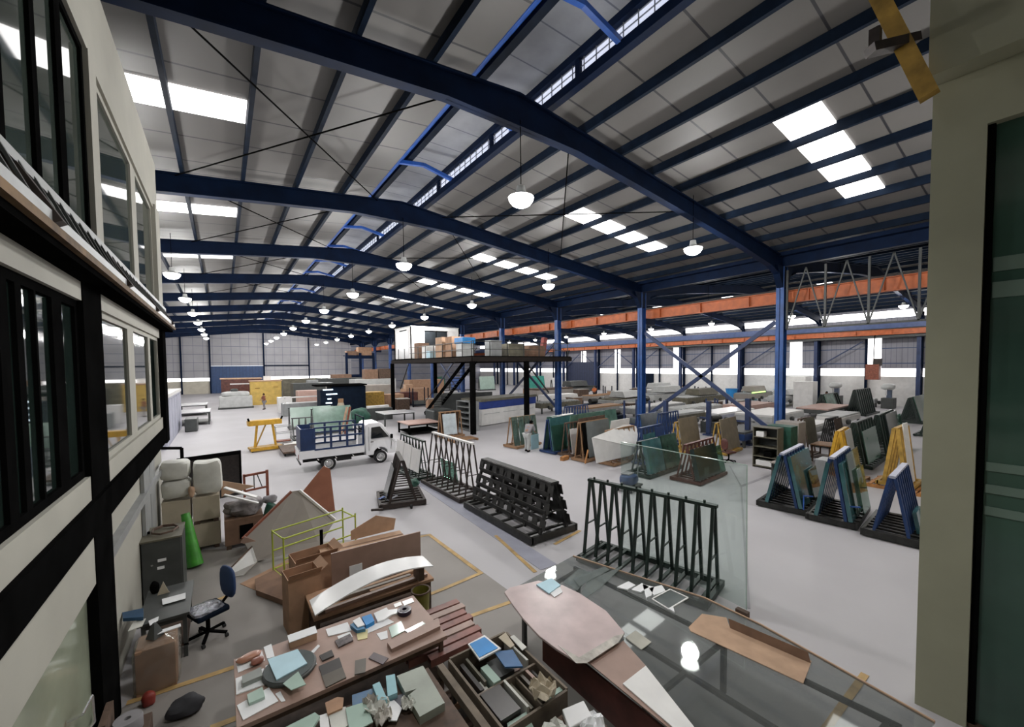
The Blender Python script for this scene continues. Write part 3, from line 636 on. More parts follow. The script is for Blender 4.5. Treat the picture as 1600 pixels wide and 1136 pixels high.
smp('storage_box', [(547, 976), (559, 969), (571, 982), (558, 985)], 0, 0.05, mat('steel_blue_box', (0.06, 0.2, 0.36), 0.5), 'steel blue box left of the bright blue one', 'box')
smp('storage_box', [(551, 970), (562, 964), (570, 976), (559, 980)], 0.052, 0.012, 'paper', 'white lid sheet resting on the steel blue box', 'paper')
smp('storage_box', [(565, 964), (580, 959), (585, 970), (572, 977)], 0, 0.06, 'sky', 'bright blue box on the long workbench', 'box')
smp('catalogue', [(584, 958), (604, 949), (612, 960), (600, 968), (590, 971)], 0, 0.03, 'whiteg', 'stack of glossy white brochures right of the bright blue box', 'brochures')
smp('sample_board', [(562, 984), (607, 967), (616, 972), (566, 993)], 0, 0.006, 'paper', 'long white strip in front of the glossy brochures', 'board')
smp('glass_sample', [(607, 980), (627, 970), (633, 985), (612, 996)], 0, 0.012, 'mint', 'square mint pane in the middle of the workbench', 'glass pane')
smp('glass_sample', [(632, 985), (660, 971), (668, 977), (640, 990)], 0, 0.012, mat('pale_green_pane', (0.36, 0.42, 0.38), 0.15), 'long grey green pane near the right end of the workbench', 'glass pane')
smp('paper_slip', [(588, 990), (605, 985), (606, 997), (595, 1000)], 0, 0.005, 'paper', 'torn white sheet left of the square mint pane', 'paper')
smp('paper_slip', [(615, 944), (626, 940), (628, 945), (617, 949)], 0, 0.01, 'whiteg', 'small white card behind the black reel', 'card')
smp('paper_slip', [(628, 940), (644, 934), (647, 940), (632, 946)], 0, 0.012, 'whiteg', 'white card at the right back corner of the workbench', 'card')
smp('paper_slip', [(606, 953), (620, 951), (624, 957), (610, 961)], 0, 0.02, 'whiteg', 'white packet left of the black reel', 'packet')
r = thing('tape_reel', 'dark purple tape reel lying on the workbench', 'reel', at(632, 958, BZ))
MB().lathe([(0.03, 0), (0.095, 0), (0.1, 0.01), (0.1, 0.055), (0.095, 0.06), (0.03, 0.06), (0.03, 0)], n=24).build('reel_body', mat('purple_black_reel', (0.02, 0.015, 0.035), 0.3), r)
MB().lathe([(0.035, 0.061), (0.07, 0.061), (0.07, 0.064), (0.035, 0.064)], n=24).build('reel_label', 'greycloth', r)
smp('timber_offcut', [(605, 1004), (685, 965), (688, 978), (612, 1014)], 0, 0.05, 'ply', 'brown boxed profile along the front right of the workbench', 'profile')
# yellow waste bin behind the bench
wb = thing('waste_bin', 'olive yellow waste bin behind the right end of the workbench', 'bin', (2.62, 6.36, 0))
MB().lathe([(0.12, 0), (0.15, 0.6), (0.14, 0.6), (0.11, 0.03), (0, 0.03)], n=20).build('bin_body', mat('olive_yellow_plastic', (0.20, 0.18, 0.03), 0.5), wb)
MB().lathe([(0.15, 0.58), (0.165, 0.59), (0.165, 0.61), (0.14, 0.61)], n=20).build('rim', 'wooddk', wb)
# brown profiles stacked beside the bench
t = thing('trestle', 'low dark trestle carrying the brown profiles', 'trestle', (2.65, 5.2, 0))
for y in (-0.42, 0.42):
    for x in (-0.12, 0.12): MB().bar((x*1.6, y, 0), (x, y, 0.42), 0.05).build('leg', 'wooddk', t)
MB().span((-0.15, -0.62, 0.42), (0.15, 0.62, 0.48)).build('top_rail', 'wooddk', t)
prm = mat('red_brown_profile', (0.24, 0.10, 0.08), 0.4, var=0.3, scale=4); prm2 = mat('dull_brown_profile', (0.36, 0.25, 0.21), 0.45, var=0.15, scale=4)
places = ['rearmost', 'second from the rear', 'third from the rear', 'fourth from the rear', 'fifth from the rear', 'second from the front', 'frontmost']
for i in range(7):
    y = 5.74-0.155*i
    L = [0.75, 0.85, 0.9, 0.95, 1.05, 1.1, 0.8][i]; x1 = 3.0-0.02*i+(0.04 if i % 2 else 0)
    o = MB(); o.span((-L/2, -0.06, 0.088), (L/2, 0.06, 0.1)); o.span((-L/2, -0.06, 0), (L/2, -0.048, 0.088)); o.span((-L/2, 0.048, 0), (L/2, 0.06, 0.088)); o.span((-L/2, -0.048, 0.04), (L/2, 0.048, 0.05))
    tag(o.build('metal_profile', prm if i % 3 != 1 else prm2, None, 0, (x1-L/2, y, 0.482)), 'brown channel profile on the trestle, %s of seven' % places[i], 'profile', 'brown channel profiles')
tag(MB().span((-1.3, -0.06, 0), (1.3, 0.06, 0.08)).build('timber_beam', 'wooddk', None, 0.004, (2.15, 4.57, 0.1)), 'long dark beam under the front of the profiles', 'beam')
tag(MB().span((-1.3, -0.05, 0), (1.3, 0.05, 0.08)).build('timber_beam', 'card', None, 0.004, (2.2, 4.42, 0.1)), 'pale brown beam below the brown profiles', 'beam')
for i in range(4):
    tag(MB().span((-0.35, -0.03, 0), (0.35, 0.03, 0.04)).build('timber_strip', 'ply', None, 0.003, (2.0, 4.25-0.1*i, 0.0), 0.05*i), 'short brown strip on the floor between benches, %s from the rear' % ORD[i], 'strip', 'strips on the floor')
# ================================================================== SECOND BENCH (bottom edge)
table('sample_bench', 'dark bench at the bottom edge heaped with foam and glass packs', 0.3, 1.93, 3.2, 4.5, 0.72, 'wooddk', 'dgrey', 'wooddk')
def s2(nm, px, z, t, m, lab, cat, g=None): return flat(nm, px, 0.72+z, t, m, lab, cat, g)
gp = mat('grey_green_pack', (0.32, 0.35, 0.30), 0.5, var=0.1, scale=3)
s2('wrapped_glass_pack', [(661, 1040), (695, 1098), (656, 1120), (637, 1087), (651, 1076), (633, 1082), (620, 1056)], 0, 0.09, gp, 'large grey green wrapped pack on the corner of the dark bench', 'pack')
s2('foam_block', [(603, 1056), (617, 1053), (621, 1082), (606, 1088)], 0, 0.10, 'cyan', 'upright cyan foam block next to the grey green pack', 'foam block')
s2('foam_block', [(582, 1070), (593, 1065), (605, 1092), (592, 1097)], 0, 0.10, 'cyan', 'tilted cyan foam block right of the dark blue pack', 'foam block')
s2('wrapped_glass_pack', [(550, 1086), (581, 1076), (590, 1095), (551, 1106)], 0, 0.05, mat('deep_blue_wrap', (0.02, 0.09, 0.28), 0.35, c2=(0.10, 0.18, 0.24), scale=4), 'dark blue wrapped pack on the dark bench', 'pack')
s2('glass_sample', [(540, 1106), (572, 1096), (583, 1128), (560, 1140), (545, 1136)], 0.055, 0.012, 'mint', 'mint green square pane at the bottom edge', 'glass pane')
s2('foam_tray', [(446, 1136), (492, 1113), (500, 1119), (480, 1150), (452, 1160)], 0.05, 0.03, 'mint', 'mint wedge shaped pane at the bottom left of the bench', 'glass pane')
s2('cardboard_piece', [(508, 1098), (527, 1089), (537, 1090), (535, 1106), (512, 1116)], 0.04, 0.03, 'card', 'brown cardboard piece left of the mint square', 'cardboard')
s2('paper_slip', [(499, 1118), (512, 1114), (515, 1136), (501, 1150)], 0.03, 0.02, 'whiteg', 'white block at the bottom edge of the bench', 'block')
s2('foam_piece', [(512, 1110), (540, 1104), (548, 1130), (520, 1150)], 0.0, 0.05, 'foam', 'pale foam piece behind the mint square', 'foam')
s2('paper_slip', [(600, 1098), (616, 1094), (628, 1106), (620, 1126), (607, 1126)], 0.04, 0.01, 'paper', 'crumpled white sheet in the heap of the dark bench', 'paper')
s2('tile_sample', [(612, 1090), (634, 1082), (640, 1098), (620, 1104)], 0.0, 0.04, mat('slate_piece', (0.09, 0.09, 0.11), 0.5), 'slate grey piece next to the upright foam block', 'tile')
for i, (px, py, dx, m) in enumerate(((590, 1110, .22, 'foam'), (598, 1126, .2, 'plastic'), (638, 1106, .16, 'foam'), (578, 1100, .14, 'plastic'))):
    tag(MB().crumple(dx*1.15, dx*0.9, 0.09, 20+i).build('crumpled_wrap', m, None, 0, at(px, py, 0.74), i), 'crumpled pale wrapping in the heap, %s from the back' % ORD[i], 'wrapping', 'crumpled wrapping on the dark bench')
# ================================================================== OPEN BIN WITH SAMPLES
bn = thing('sample_trolley', 'open wooden trolley with compartments full of tile samples', 'trolley', (2.62, 3.84, 0))
bx, by, bz = 0.42, 0.60, 0.74
wd = mat('grey_brown_timber', (0.17, 0.135, 0.10), 0.75, var=0.2, scale=6)
MB().span((-bx, -by, 0.36), (bx, by, 0.39)).build('tray_floor', 'wooddk', bn)
for nm, a, b_ in (('side_board', (-bx-0.03, -by, 0.38), (-bx, by, bz)), ('side_board', (bx, -by, 0.38), (bx+0.03, by, bz)), ('end_board', (-bx, by, 0.38), (bx, by+0.03, bz)), ('end_board', (-bx, -by-0.03, 0.38), (bx, -by, bz)), ('divider', (-bx, -0.06, 0.38), (bx, -0.03, bz-0.04)), ('divider', (0.1, -by, 0.38), (0.12, -0.06, bz-0.06))):
    MB().span(a, b_).build(nm, wd, bn, 0.003)
MB().span((-bx-0.17, -by-0.3, bz-0.12), (-bx-0.09, by+0.02, bz-0.02)).build('push_rail', wd, bn, 0.004)
for x in (-bx+0.03, bx-0.03):
    for y in (-by+0.03, by-0.03):
        l = MB().box((x, y, 0.22), (0.05, 0.05, 0.3)).build('leg', 'dgrey', bn); MB().cyl((x-0.02, y, 0.06), (x+0.02, y, 0.06), 0.06).build('wheel', 'rubber', l)
tz = 0.392
def std(i, x, y, w, d, h, m, lab, cat='tile', rz=0.0, nm='tile_sample', z=tz, rx=0.0):
    o = MB().box((0, 0, h/2), (w, d, h)).build(nm, m, None, 0.002, (2.62+x, 3.84+y, z)); o.rotation_euler = (rx, 0, rz); return tag(o, lab, cat)
std(0, -0.30, 0.28, 0.05, 0.5, 0.27, 'tile', 'dark tile on edge along the left side of the trolley')
std(1, -0.23, 0.3, 0.03, 0.46, 0.31, 'olive', 'olive board on edge in the rear compartment')
std(2, -0.13, 0.12, 0.10, 0.30, 0.33, 'mint', 'pale mint block in the rear compartment', 'block', nm='foam_block')
std(3, -0.26, 0.06, 0.08, 0.22, 0.25, 'foam', 'grey white block behind the divider', 'block', nm='foam_block')
std(4, 0.05, 0.18, 0.22, 0.3, 0.30, 'dgrey', 'charcoal box under the blue folder', 'box', nm='storage_box')
std(5, 0.25, 0.30, 0.10, 0.4, 0.20, 'ply', 'brown block by the right wall of the rear compartment', 'block', nm='timber_offcut')
std(6, 0.36, 0.28, 0.03, 0.5, 0.33, 'foam', 'white strip along the right side of the trolley', 'strip', nm='foam_strip')
std(7, -0.25, -0.26, 0.26, 0.42, 0.31, 'tile', 'large dark tile pack in the front compartment', 'tiles')
std(8, -0.05, -0.28, 0.03, 0.46, 0.32, 'foam', 'pale strip beside the large dark tile pack', 'strip', nm='foam_strip')
std(9, 0.03, -0.26, 0.04, 0.44, 0.24, 'olive', 'olive tile left of the small divider')
std(10, 0.19, -0.26, 0.04, 0.46, 0.28, 'tile2', 'first grey brown tile right of the small divider')
std(11, 0.27, -0.28, 0.04, 0.46, 0.3, 'ply', 'brown tile in the front right compartment')
std(13, -0.12, -0.52, 0.4, 0.05, 0.22, 'tile2', 'grey brown tile across the front of the trolley')
std(14, 0.32, -0.52, 0.22, 0.06, 0.3, 'mint', 'pale green pane across the front right corner of the trolley', 'glass pane', nm='glass_sample')
std(15, -0.36, 0.3, 0.04, 0.4, 0.2, 'wooddk', 'dark wooden strip along the left wall of the rear compartment', 'strip', nm='timber_strip')
std(12, 0.35, -0.28, 0.03, 0.46, 0.26, 'tile', 'dark tile by the right wall of the front compartment')
zb = 0.78
flat('sample_folder', [(731, 1006), (757, 992), (783, 1013), (749, 1031)], zb, 0.02, 'white', 'white rimmed tray under the bright blue card', 'tray')
flat('sample_card', [(734, 1006), (757, 995), (778, 1012), (749, 1027)], zb+0.021, 0.006, 'sky', 'bright blue card on top of the sample trolley', 'card')
o = flat('sample_folder', [(772, 1018), (801, 1015), (817, 1041), (789, 1042)], zb-0.02, 0.02, mat('dark_blue_folder', (0.012, 0.10, 0.26), 0.4), 'dark blue folder lying beside the bright blue card', 'folder')
o = flat('sample_board', [(779, 996), (790, 988), (804, 1008), (797, 1012)], zb-0.03, 0.01, 'crate', 'pale board leaning over the rear corner of the trolley', 'board')
flat('sample_board', [(797, 995), (803, 992), (823, 1011), (816, 1016)], zb-0.03, 0.01, 'foam', 'long white strip on the rear right corner of the trolley', 'board')
tag(MB().crumple(0.32, 0.26, 0.10, 41).build('crumpled_paper', 'paper', None, 0, (3.0, 2.80, 0.625), 0.3), 'crumpled white paper on the front edge of the trolley', 'paper')
tag(MB().crumple(0.34, 0.30, 0.12, 42).build('crumpled_paper', 'crate', None, 0, (2.78, 3.34, 0.745), 0.9), 'crumpled cream paper bag on the trolley', 'bag')
table('side_table', 'small table in front of the sample trolley', 2.3, 3.15, 2.5, 3.12, 0.62, 'wooddk', 'dgrey')
flat('plastic_tray', [(878, 1108), (912, 1094), (925, 1118), (890, 1138)], 0.63, 0.08, 'whiteg', 'white plastic tray at the bottom edge beside the trolley', 'tray', None, 0.01)
flat('glass_sample', [(792, 1130), (822, 1112), (834, 1136), (800, 1160)], 0.63, 0.02, 'mint', 'pale green pane at the bottom edge in front of the trolley', 'glass pane')
tag(MB().crumple(0.34, 0.28, 0.09, 45).build('crumpled_wrap', 'foam', None, 0, (2.62, 2.95, 0.625), 0.3), 'crumpled white foam wrap on the small side table', 'wrapping')
# ================================================================== BIG GLASS TABLE
GZ = 0.80
gt = thing('glass_stack_table', 'big table of dark stacked glass sheets on brown frame', 'table', (4.55, 3.5, 0))
fr = MB()
tg = [(5.27, 5.40), (3.56, 5.15), (3.47, 2.3), (3.5, 0.9), (5.66, 0.7), (5.78, 1.5), (5.90, 2.4), (5.90, 3.2)]
loc = lambda p, z: Vector((p[0]-4.55, p[1]-3.5, z))
gtab = glass('table_glass', (0.80, 0.82, 0.81), 0.10, 0.22, (0.20, 0.205, 0.20))
MB().slab([loc(p, GZ-0.022) for p in tg], 0.018, (0, 0, 1)).build('glass_top', gtab, gt)
edge = MB().path([loc(p, GZ-0.012) for p in ((5.27, 5.40), (5.92, 3.2), (5.92, 2.4), (5.80, 1.5), (5.68, 0.7))], 0.02, 0.03); edge.build('edge_strip', 'card2', gt)
for (a, b_) in (((5.1, 5.2), (5.45, 0.9)), ((4.3, 5.1), (4.45, 0.9)), ((3.7, 5.0), (3.65, 1.0)), ((3.7, 4.9), (5.1, 5.1)), ((3.6, 2.6), (5.35, 2.6)), ((3.65, 1.1), (5.4, 1.0))):
    MB().bar(loc(a, GZ-0.1), loc(b_, GZ-0.1), 0.05, 0.05).build('frame_bar', 'dgrey', gt)
for p in ((3.72, 4.9), (5.05, 5.05), (3.62, 2.6), (5.3, 2.6), (3.66, 1.1), (5.4, 1.0)):
    MB().box(loc(p, (GZ-0.12)/2), (0.06, 0.06, GZ-0.12)).build('leg', 'dgrey', gt)
MB().slab([(3.50-4.55, 0.9-3.5, 0.28), (3.50-4.55, 4.2-3.5, 0.28), (3.50-4.55, 4.2-3.5, 0.72), (3.50-4.55, 0.9-3.5, 0.72)], 0.03, (1, 0, 0)).build('side_board', 'maroon', gt)
# wide bench beneath / beside it with the brown panel
flat('laminate_sheet', [(848, 1018), (917, 1033), (906, 1000), (974, 1003), (1009, 1041), (973, 1069), (1050, 1137), (1046, 1137)][0:0] or [(916, 1032), (974, 1001), (1010, 1041), (974, 1069), (1054, 1138), (1047, 1139)], GZ, 0.012, 'ply', 'brown laminate sheet on the glass table below the pink sheet', 'board')
flat('board_offcut', [(1009, 1040), (973, 1068), (1056, 1140), (1088, 1140)], GZ+0.014, 0.012, 'white', 'white triangular board on the brown panel', 'board')
px = [(788, 925), (796, 918), (841, 907), (879, 914), (906, 927), (947, 954), (976, 988), (967, 1001), (940, 1020), (917, 1033), (902, 1034), (870, 1014), (843, 994), (818, 967), (800, 943)]
flat('wrapped_glass_sheet', px, GZ+0.015, 0.03, mat('pink_wrapped_sheet', (0.56, 0.45, 0.44), 0.28, var=0.12, scale=2.5, bump=0.3), 'boat shaped pinkish sheet wrapped in clear film on the glass table', 'glass sheet', None, 0.006)
flat('film_edge', [(872, 1008), (905, 1027), (960, 994), (975, 990), (966, 1004), (917, 1036), (900, 1036)], GZ+0.048, 0.004, 'plastic', 'crinkled clear film along the near edge of the pinkish sheet', 'film')
flat('sample_card', [(838, 913), (862, 903), (876, 914), (858, 927)], GZ+0.05, 0.02, 'pblue', 'stack of pale blue sheets on the pinkish sheet', 'sheets')
flat('sample_card', [(858, 925), (875, 917), (879, 925), (866, 933)], GZ+0.05, 0.008, 'paper', 'white sheet corner under the pale blue stack', 'paper')
shard = glass('thin_offcut_glass', (0.75, 0.80, 0.78), 0.10, 0.35, (0.35, 0.38, 0.37))
flat('glass_offcut', [(880, 909), (905, 888), (928, 896), (902, 922)], GZ+0.004, 0.008, shard, 'triangular clear offcut beside the pale blue stack', 'glass offcut')
flat('glass_offcut', [(908, 928), (918, 908), (976, 882), (938, 918), (914, 935)], GZ+0.014, 0.008, shard, 'long pointed clear offcut on the glass table', 'glass offcut')
flat('glass_offcut', [(895, 903), (945, 885), (952, 890), (905, 916)], GZ+0.024, 0.006, shard, 'narrow clear offcut under the pointed one', 'glass offcut')
pp = [('torn white paper nearest the pointed offcut', [(964, 917), (982, 908), (993, 914), (980, 921)]), ('torn white paper in the middle of the scrap row', [(986, 921), (1003, 911), (1014, 917), (1001, 925)]),
      ('crumpled white sheet left of the mirror', [(1004, 913), (1022, 917), (1018, 930), (1010, 934)]), ('long white scrap above the mirror', [(1014, 919), (1034, 914), (1040, 923), (1022, 930)])]
for lab, q in pp: flat('paper_scrap', q, GZ+0.004, 0.02, 'paper', lab, 'paper', 'white paper scraps on the glass table')
flat('paper_scrap', [(1044, 950), (1052, 948), (1054, 956)], GZ+0.004, 0.02, 'paper', 'tiny white scrap below the framed mirror', 'paper')
mr = thing('framed_mirror', 'small rectangular pane in a white frame on the glass table', 'mirror', at(1046, 937, GZ+0.004))
q = [at(x, y, 0)-at(1046, 937, 0) for x, y in ((1019, 937), (1047, 922), (1075, 935), (1045, 953))]
k = (EYE-GZ-0.004)/EYE; q = [v*k for v in q]
MB().slab(q, 0.008, (0, 0, 1)).build('mirror_pane', 'greypane', mr)
f = MB()
for i in range(4): f.bar(q[i]+Vector((0, 0, 0.01)), q[(i+1) % 4]+Vector((0, 0, 0.01)), 0.02, 0.014)
f.build('mirror_frame', 'white', mr)
flat('sample_card', [(977, 996), (993, 985), (1018, 1003), (1002, 1015)], GZ+0.004, 0.01, mat('cream_card', (0.42, 0.41, 0.35), 0.6), 'cream square card right of the pinkish sheet', 'card')
# folded cardboard on the right part of the table
pxs = [(1097, 960), (1076, 981), (1079, 987), (1255, 1069), (1264, 1045), (1268, 1034), (1140, 980), (1135, 966)]
cb = thing('folded_cardboard', 'long folded cardboard sheet with a dark channel on the glass table', 'cardboard', at(1170, 1010, GZ+0.004))
c0 = at(1170, 1010, GZ+0.004)
MB().slab([at(x, y, GZ+0.004)-c0 for x, y in pxs], 0.01, (0, 0, 1)).build('flat_sheet', 'card2', cb)
u = [at(1141, 981, GZ+0.014)-c0, at(1267, 1036, GZ+0.014)-c0]; up_ = Vector((0.03, 0.04, 0.10))
MB().slab([u[0], u[1], u[1]+up_, u[0]+up_], 0.008).build('raised_flap', 'carddk', cb)
tag(MB().box((0, 0, 0.05), (0.1, 0.2, 0.1)).build('timber_block', 'wooddk', None, 0.004, at(1160, 962, 0)), 'small dark wooden block under the corner of the tall glass sheet', 'block')
# ================================================================== A-FRAME RACKS
def a_rack(label, c, L, W, H, n, m, rz=0.0, group=None, style='legs', base=0.14, top_m=None, topw=0.08, name='glass_rack', legw=0.05, cross=True, bm=None):
    """rack lying along its local y: n A-shaped frames on a ladder base"""
    t = thing(name, label, 'rack', c, rz, group); bm = bm or m
    for s in (-1, 1): MB().span((s*W/2-0.04, -L/2, 0.03), (s*W/2+0.04, L/2, base)).build('base_rail', bm, t)
    for s in (-1, 1): MB().span((-W/2, s*(L/2-0.04)-0.04, 0.03), (W/2, s*(L/2-0.04)+0.04, base)).build('base_end', bm, t)
    nb = max(3, n)
    for i in range(nb):
        y = -L/2+L*(i+0.5)/nb; MB().span((-W/2+0.04, y-0.035, base-0.05), (W/2-0.04, y+0.035, base)).build('base_bar', bm, t)
    for sx in (-1, 1):
        for sy in (-1, 1): MB().box((sx*(W/2-0.05), sy*(L/2-0.12), 0.015), (0.1, 0.1, 0.03)).build('foot', bm, t)
    fw = W*0.30
    for i in range(n):
        y = -L/2+0.06+(L-0.12)*i/(n-1)
        f = MB(); f.bar((-fw, y, base), (-0.05, y, H), legw, legw); f.bar((fw, y, base), (0.05, y, H), legw, legw)
        if cross: f.bar((-fw*0.62, y, base+(H-base)*0.4), (fw*0.62, y, base+(H-base)*0.4), legw*0.5)
        f.build('leg_frame', m, t)
    MB().span((-topw/2-0.02, -L/2, H-0.02), (topw/2+0.02, L/2, H+0.04)).build('top_rail', top_m or m, t)
    if style == 'slotted':
        for s in (-1, 1):
            for zf, hh in ((0.10, 0.34), (0.42, 0.34), (0.76, 0.36)):
                z = base+(H-base)*zf; x = s*(fw-(fw-0.05)*zf+0.035)
                b = MB(); k = 9
                b.bar((x, -L/2, z), (x, L/2, z), 0.02, hh*0.4, up=(s*0.2, 0, 1))
                x2 = s*(fw-(fw-0.05)*(zf+hh/(H-base)*0.5)+0.035); z2 = z+hh*0.72
                b.bar((x2, -L/2, z2), (x2, L/2, z2), 0.02, hh*0.35, up=(s*0.2, 0, 1))
                for i in range(k+1):
                    y = -L/2+L*i/k; b.bar((x, y-0.06 if i else y, z), (x2, y-0.06 if i else y, z2), 0.20, 0.02, up=(1, 0, 0))
                b.build('slotted_board', m, t)
    return t, fw
def lean_pane(label, rackc, rz, side, y0, y1, z0, h, m, fw, H, base=0.14, off=0.0, t=0.012, name='glass_sheet', cat='glass sheet', group=None, tilt=0.0):
    """sheet leaning on one side (-1/+1) of a rack; y0..y1 along the rack"""
    xb = side*(fw+0.06+off); slope = (fw-0.05)/(H-base); xt = xb-side*slope*h
    e = Matrix.Rotation(rz, 3, 'Z'); c = Vector(rackc)+e @ Vector((xb, (y0+y1)/2, z0))
    ym = (y1-y0)/2; dx = xt-xb
    o = MB().slab([(0, -ym, 0), (0, ym, 0+tilt), (dx, ym, h+tilt), (dx, -ym, h)], t).build(name, m, None, 0, c, rz)
    return tag(o, label, cat, group)
# rack 1: green black rack with many thin legs, beside the big glass table
R1c, R1z = (7.08, 5.10, 0), R_(11.5)
t1, f1 = a_rack('tall green black A-frame rack with ten pairs of legs beside the big glass table', R1c, 2.75, 1.0, 1.74, 10, 'greensteel', R1z, legw=0.055)
for i in range(8): MB().cyl((0, -1.15+i*0.34, 1.78), (0, -1.15+i*0.34, 1.83), 0.025, 8).build('top_peg', 'greensteel', t1)
c = Vector((7.42, 5.3, 0.14))
tg_ = thing('tall_glass_sheet', 'very tall clear glass sheet standing behind the green black rack', 'glass sheet', c, 0)
pa, pb = at(1165, 965), Vector((7.9, 8.2, 0)); 
MB().slab([Vector((7.42, 3.25, 0.03))-c, Vector((7.62, 6.15, 0.03))-c, Vector((7.56, 6.15, 2.58))-c, Vector((7.37, 3.25, 2.62))-c], 0.012).build('pane', 'clear', tg_)
MB().bar(Vector((7.37, 3.25, 2.62))-c, Vector((7.56, 6.15, 2.58))-c, 0.016, 0.012).build('edge', 'mint', tg_)
MB().bar(Vector((7.42, 3.25, 0.03))-c, Vector((7.37, 3.25, 2.62))-c, 0.016, 0.012).build('edge', 'mint', tg_)
# rack 2: black rack with slotted boards
t2, f2 = a_rack('black A-frame rack with slotted boards in the middle of the floor', (6.72, 9.2, 0), 3.35, 1.5, 1.42, 6, 'blacksteel', 0.0, style='slotted', base=0.2, legw=0.07, topw=0.2)
# rack 3 and the shorter one behind
t3, f3 = a_rack('brown A-frame rack of thin legs with a white top rail', (6.5, 12.75, 0), 2.95, 0.98, 1.86, 8, 'brownsteel', 0.02, top_m='white', legw=0.04)
t3b, f3b = a_rack('shorter thin legged rack carrying white boards behind the white railed rack', (6.2, 15.6, 0), 2.3, 0.8, 1.5, 8, 'greensteel', 0.02, legw=0.035)
for i, (y0, y1, h) in enumerate(((-1.25, -0.45, 0.85), (-0.4, 0.35, 0.9), (0.4, 1.15, 0.95))):
    lean_pane('white board leaning on the shorter rack, %s from the near end' % ORD[i], (6.2, 15.6, 0), 0.02, -1, y0, y1, 0.36, h, 'white', f3b, 1.5, 0.14, 0.03, 0.02, 'white_board', 'board', 'white boards on the shorter rack')
lean_pane('green pane low on the white railed rack', (6.5, 12.75, 0), 0.02, 1, 0.2, 1.4, 0.16, 0.7, 'green_glass', f3, 1.86)
tag(MB().lump((0, 0, 0.13), (0.35, 0.4, 0.25), 61, k=0.2).build('green_bundle', 'dkgreen', None, 0, (5.6, 14.0, 0)), 'small green bundle on the floor between the thin legged racks', 'bundle')
# rack 4: dark rack with grey pane near the truck
t4, f4 = a_rack('dark brown A-frame rack nearest the truck', (4.62, 12.75, 0), 1.5, 1.35, 1.45, 6, 'brownsteel', -0.25, legw=0.06, base=0.18)
MB().bar((-0.62, -0.9, 0.1), (-0.95, -0.95, 0.14), 0.06).build('tow_bar', 'brownsteel', t4); MB().cyl((0.2, -0.9, 0.07), (0.26, -0.9, 0.07), 0.07).build('wheel', 'rubber', t4)
lean_pane('grey green pane leaning on the dark rack nearest the truck', (4.62, 12.75, 0), -0.25, -1, -0.5, 0.45, 0.2, 1.0, 'greypane', f4, 1.45, 0.18, 0.05)
for i, (dx, dy) in enumerate(((-0.5, 0.1), (-0.35, -0.2))):
    tag(MB().box((0, 0, 0.01), (0.5, 0.08, 0.02)).build('metal_strip', 'lav' if i else 'blue2', None, 0, (4.62+dx, 12.75+dy, 0.2), 0.6), ('blue' if not i else 'pale lavender')+' strip lying on the base of the dark rack', 'strip')
# ================================================================== TRUCK (heading +x)
tk = thing('pickup_truck', 'small white pickup truck with blue stake cage on its bed', 'truck', (4.45, 19.15, 0), R_(-2))
bd = mat('white_car_paint', (0.80, 0.80, 0.82), 0.25, var=0.02, spec=0.6)
HW = 0.78
# cargo bed (x -1.95 .. 0.62)
f = MB(); f.span((-1.95, -HW, 0.60), (0.62, HW, 0.68)); f.build('bed_floor', 'dgrey', tk)
for s, nm in ((-1, 'bed_side'), (1, 'bed_side')):
    p = MB().span((-1.95, s*HW-0.025, 0.60), (0.62, s*HW+0.025, 0.94)); p.build(nm, bd, tk, 0.008)
MB().span((-1.985, -HW-0.02, 0.60), (-1.95, HW+0.02, 0.94)).build('tailgate', bd, tk, 0.006)
for x in (-1.3, -0.6, 0.1): MB().bar((x, -HW-0.03, 0.56), (x+0.06, -HW-0.03, 0.50), 0.03).build('side_latch', 'white', tk)
MB().span((-1.8, -0.35, 0.38), (1.5, -0.27, 0.58)).build('chassis_rail', 'rubber', tk); MB().span((-1.8, 0.27, 0.38), (1.5, 0.35, 0.58)).build('chassis_rail', 'rubber', tk)
MB().span((-0.5, -0.6, 0.32), (0.1, -0.4, 0.56)).build('fuel_tank', 'rubber', tk)
MB().span((-1.95, -0.7, 0.36), (-1.9, 0.7, 0.42)).build('rear_bar', 'blacksteel', tk)
# cab (x 0.68 .. 1.98)
prof = [(0.68, 0.42), (0.68, 1.62), (0.74, 1.80), (0.86, 1.86), (1.32, 1.86), (1.46, 1.80), (1.86, 1.14), (2.02, 1.02), (2.06, 0.80), (2.06, 0.42), (1.66, 0.42), (1.62, 0.60), (1.50, 0.70), (1.34, 0.74), (1.18, 0.70), (1.06, 0.60), (1.02, 0.42)]
b = MB()
n_ = len(prof)
def cabpt(x, z, s):
    inset = 0.0 if z < 1.1 else 0.10*(z-1.1)/0.76
    return (x, s*(HW-inset), z)
vs = [cabpt(x, z, -1) for x, z in prof]+[cabpt(x, z, 1) for x, z in prof]
b._add(vs, [tuple(range(n_-1, -1, -1)), tuple(range(n_, 2*n_))]+[(i, (i+1) % n_, n_+(i+1) % n_, n_+i) for i in range(n_)])
b.build('cab', bd, tk, 0.03)
dg = mat('dark_car_glass', (0.01, 0.012, 0.015), 0.05, var=0.1)
for s in (-1, 1):
    q = [(0.92, 1.16), (0.96, 1.66), (1.34, 1.68), (1.72, 1.18)]
    pts = [Vector(cabpt(x, z, s))+Vector((0, s*0.004, 0)) for x, z in q]
    MB().slab(pts, 0.006, (0, s, 0.1)).build('side_window', dg, tk)
MB().slab([(1.475, -0.60, 1.765), (1.475, 0.60, 1.765), (1.845, 0.70, 1.17), (1.845, -0.70, 1.17)], 0.012, (0.85, 0, 0.5)).build('windscreen', dg, tk)
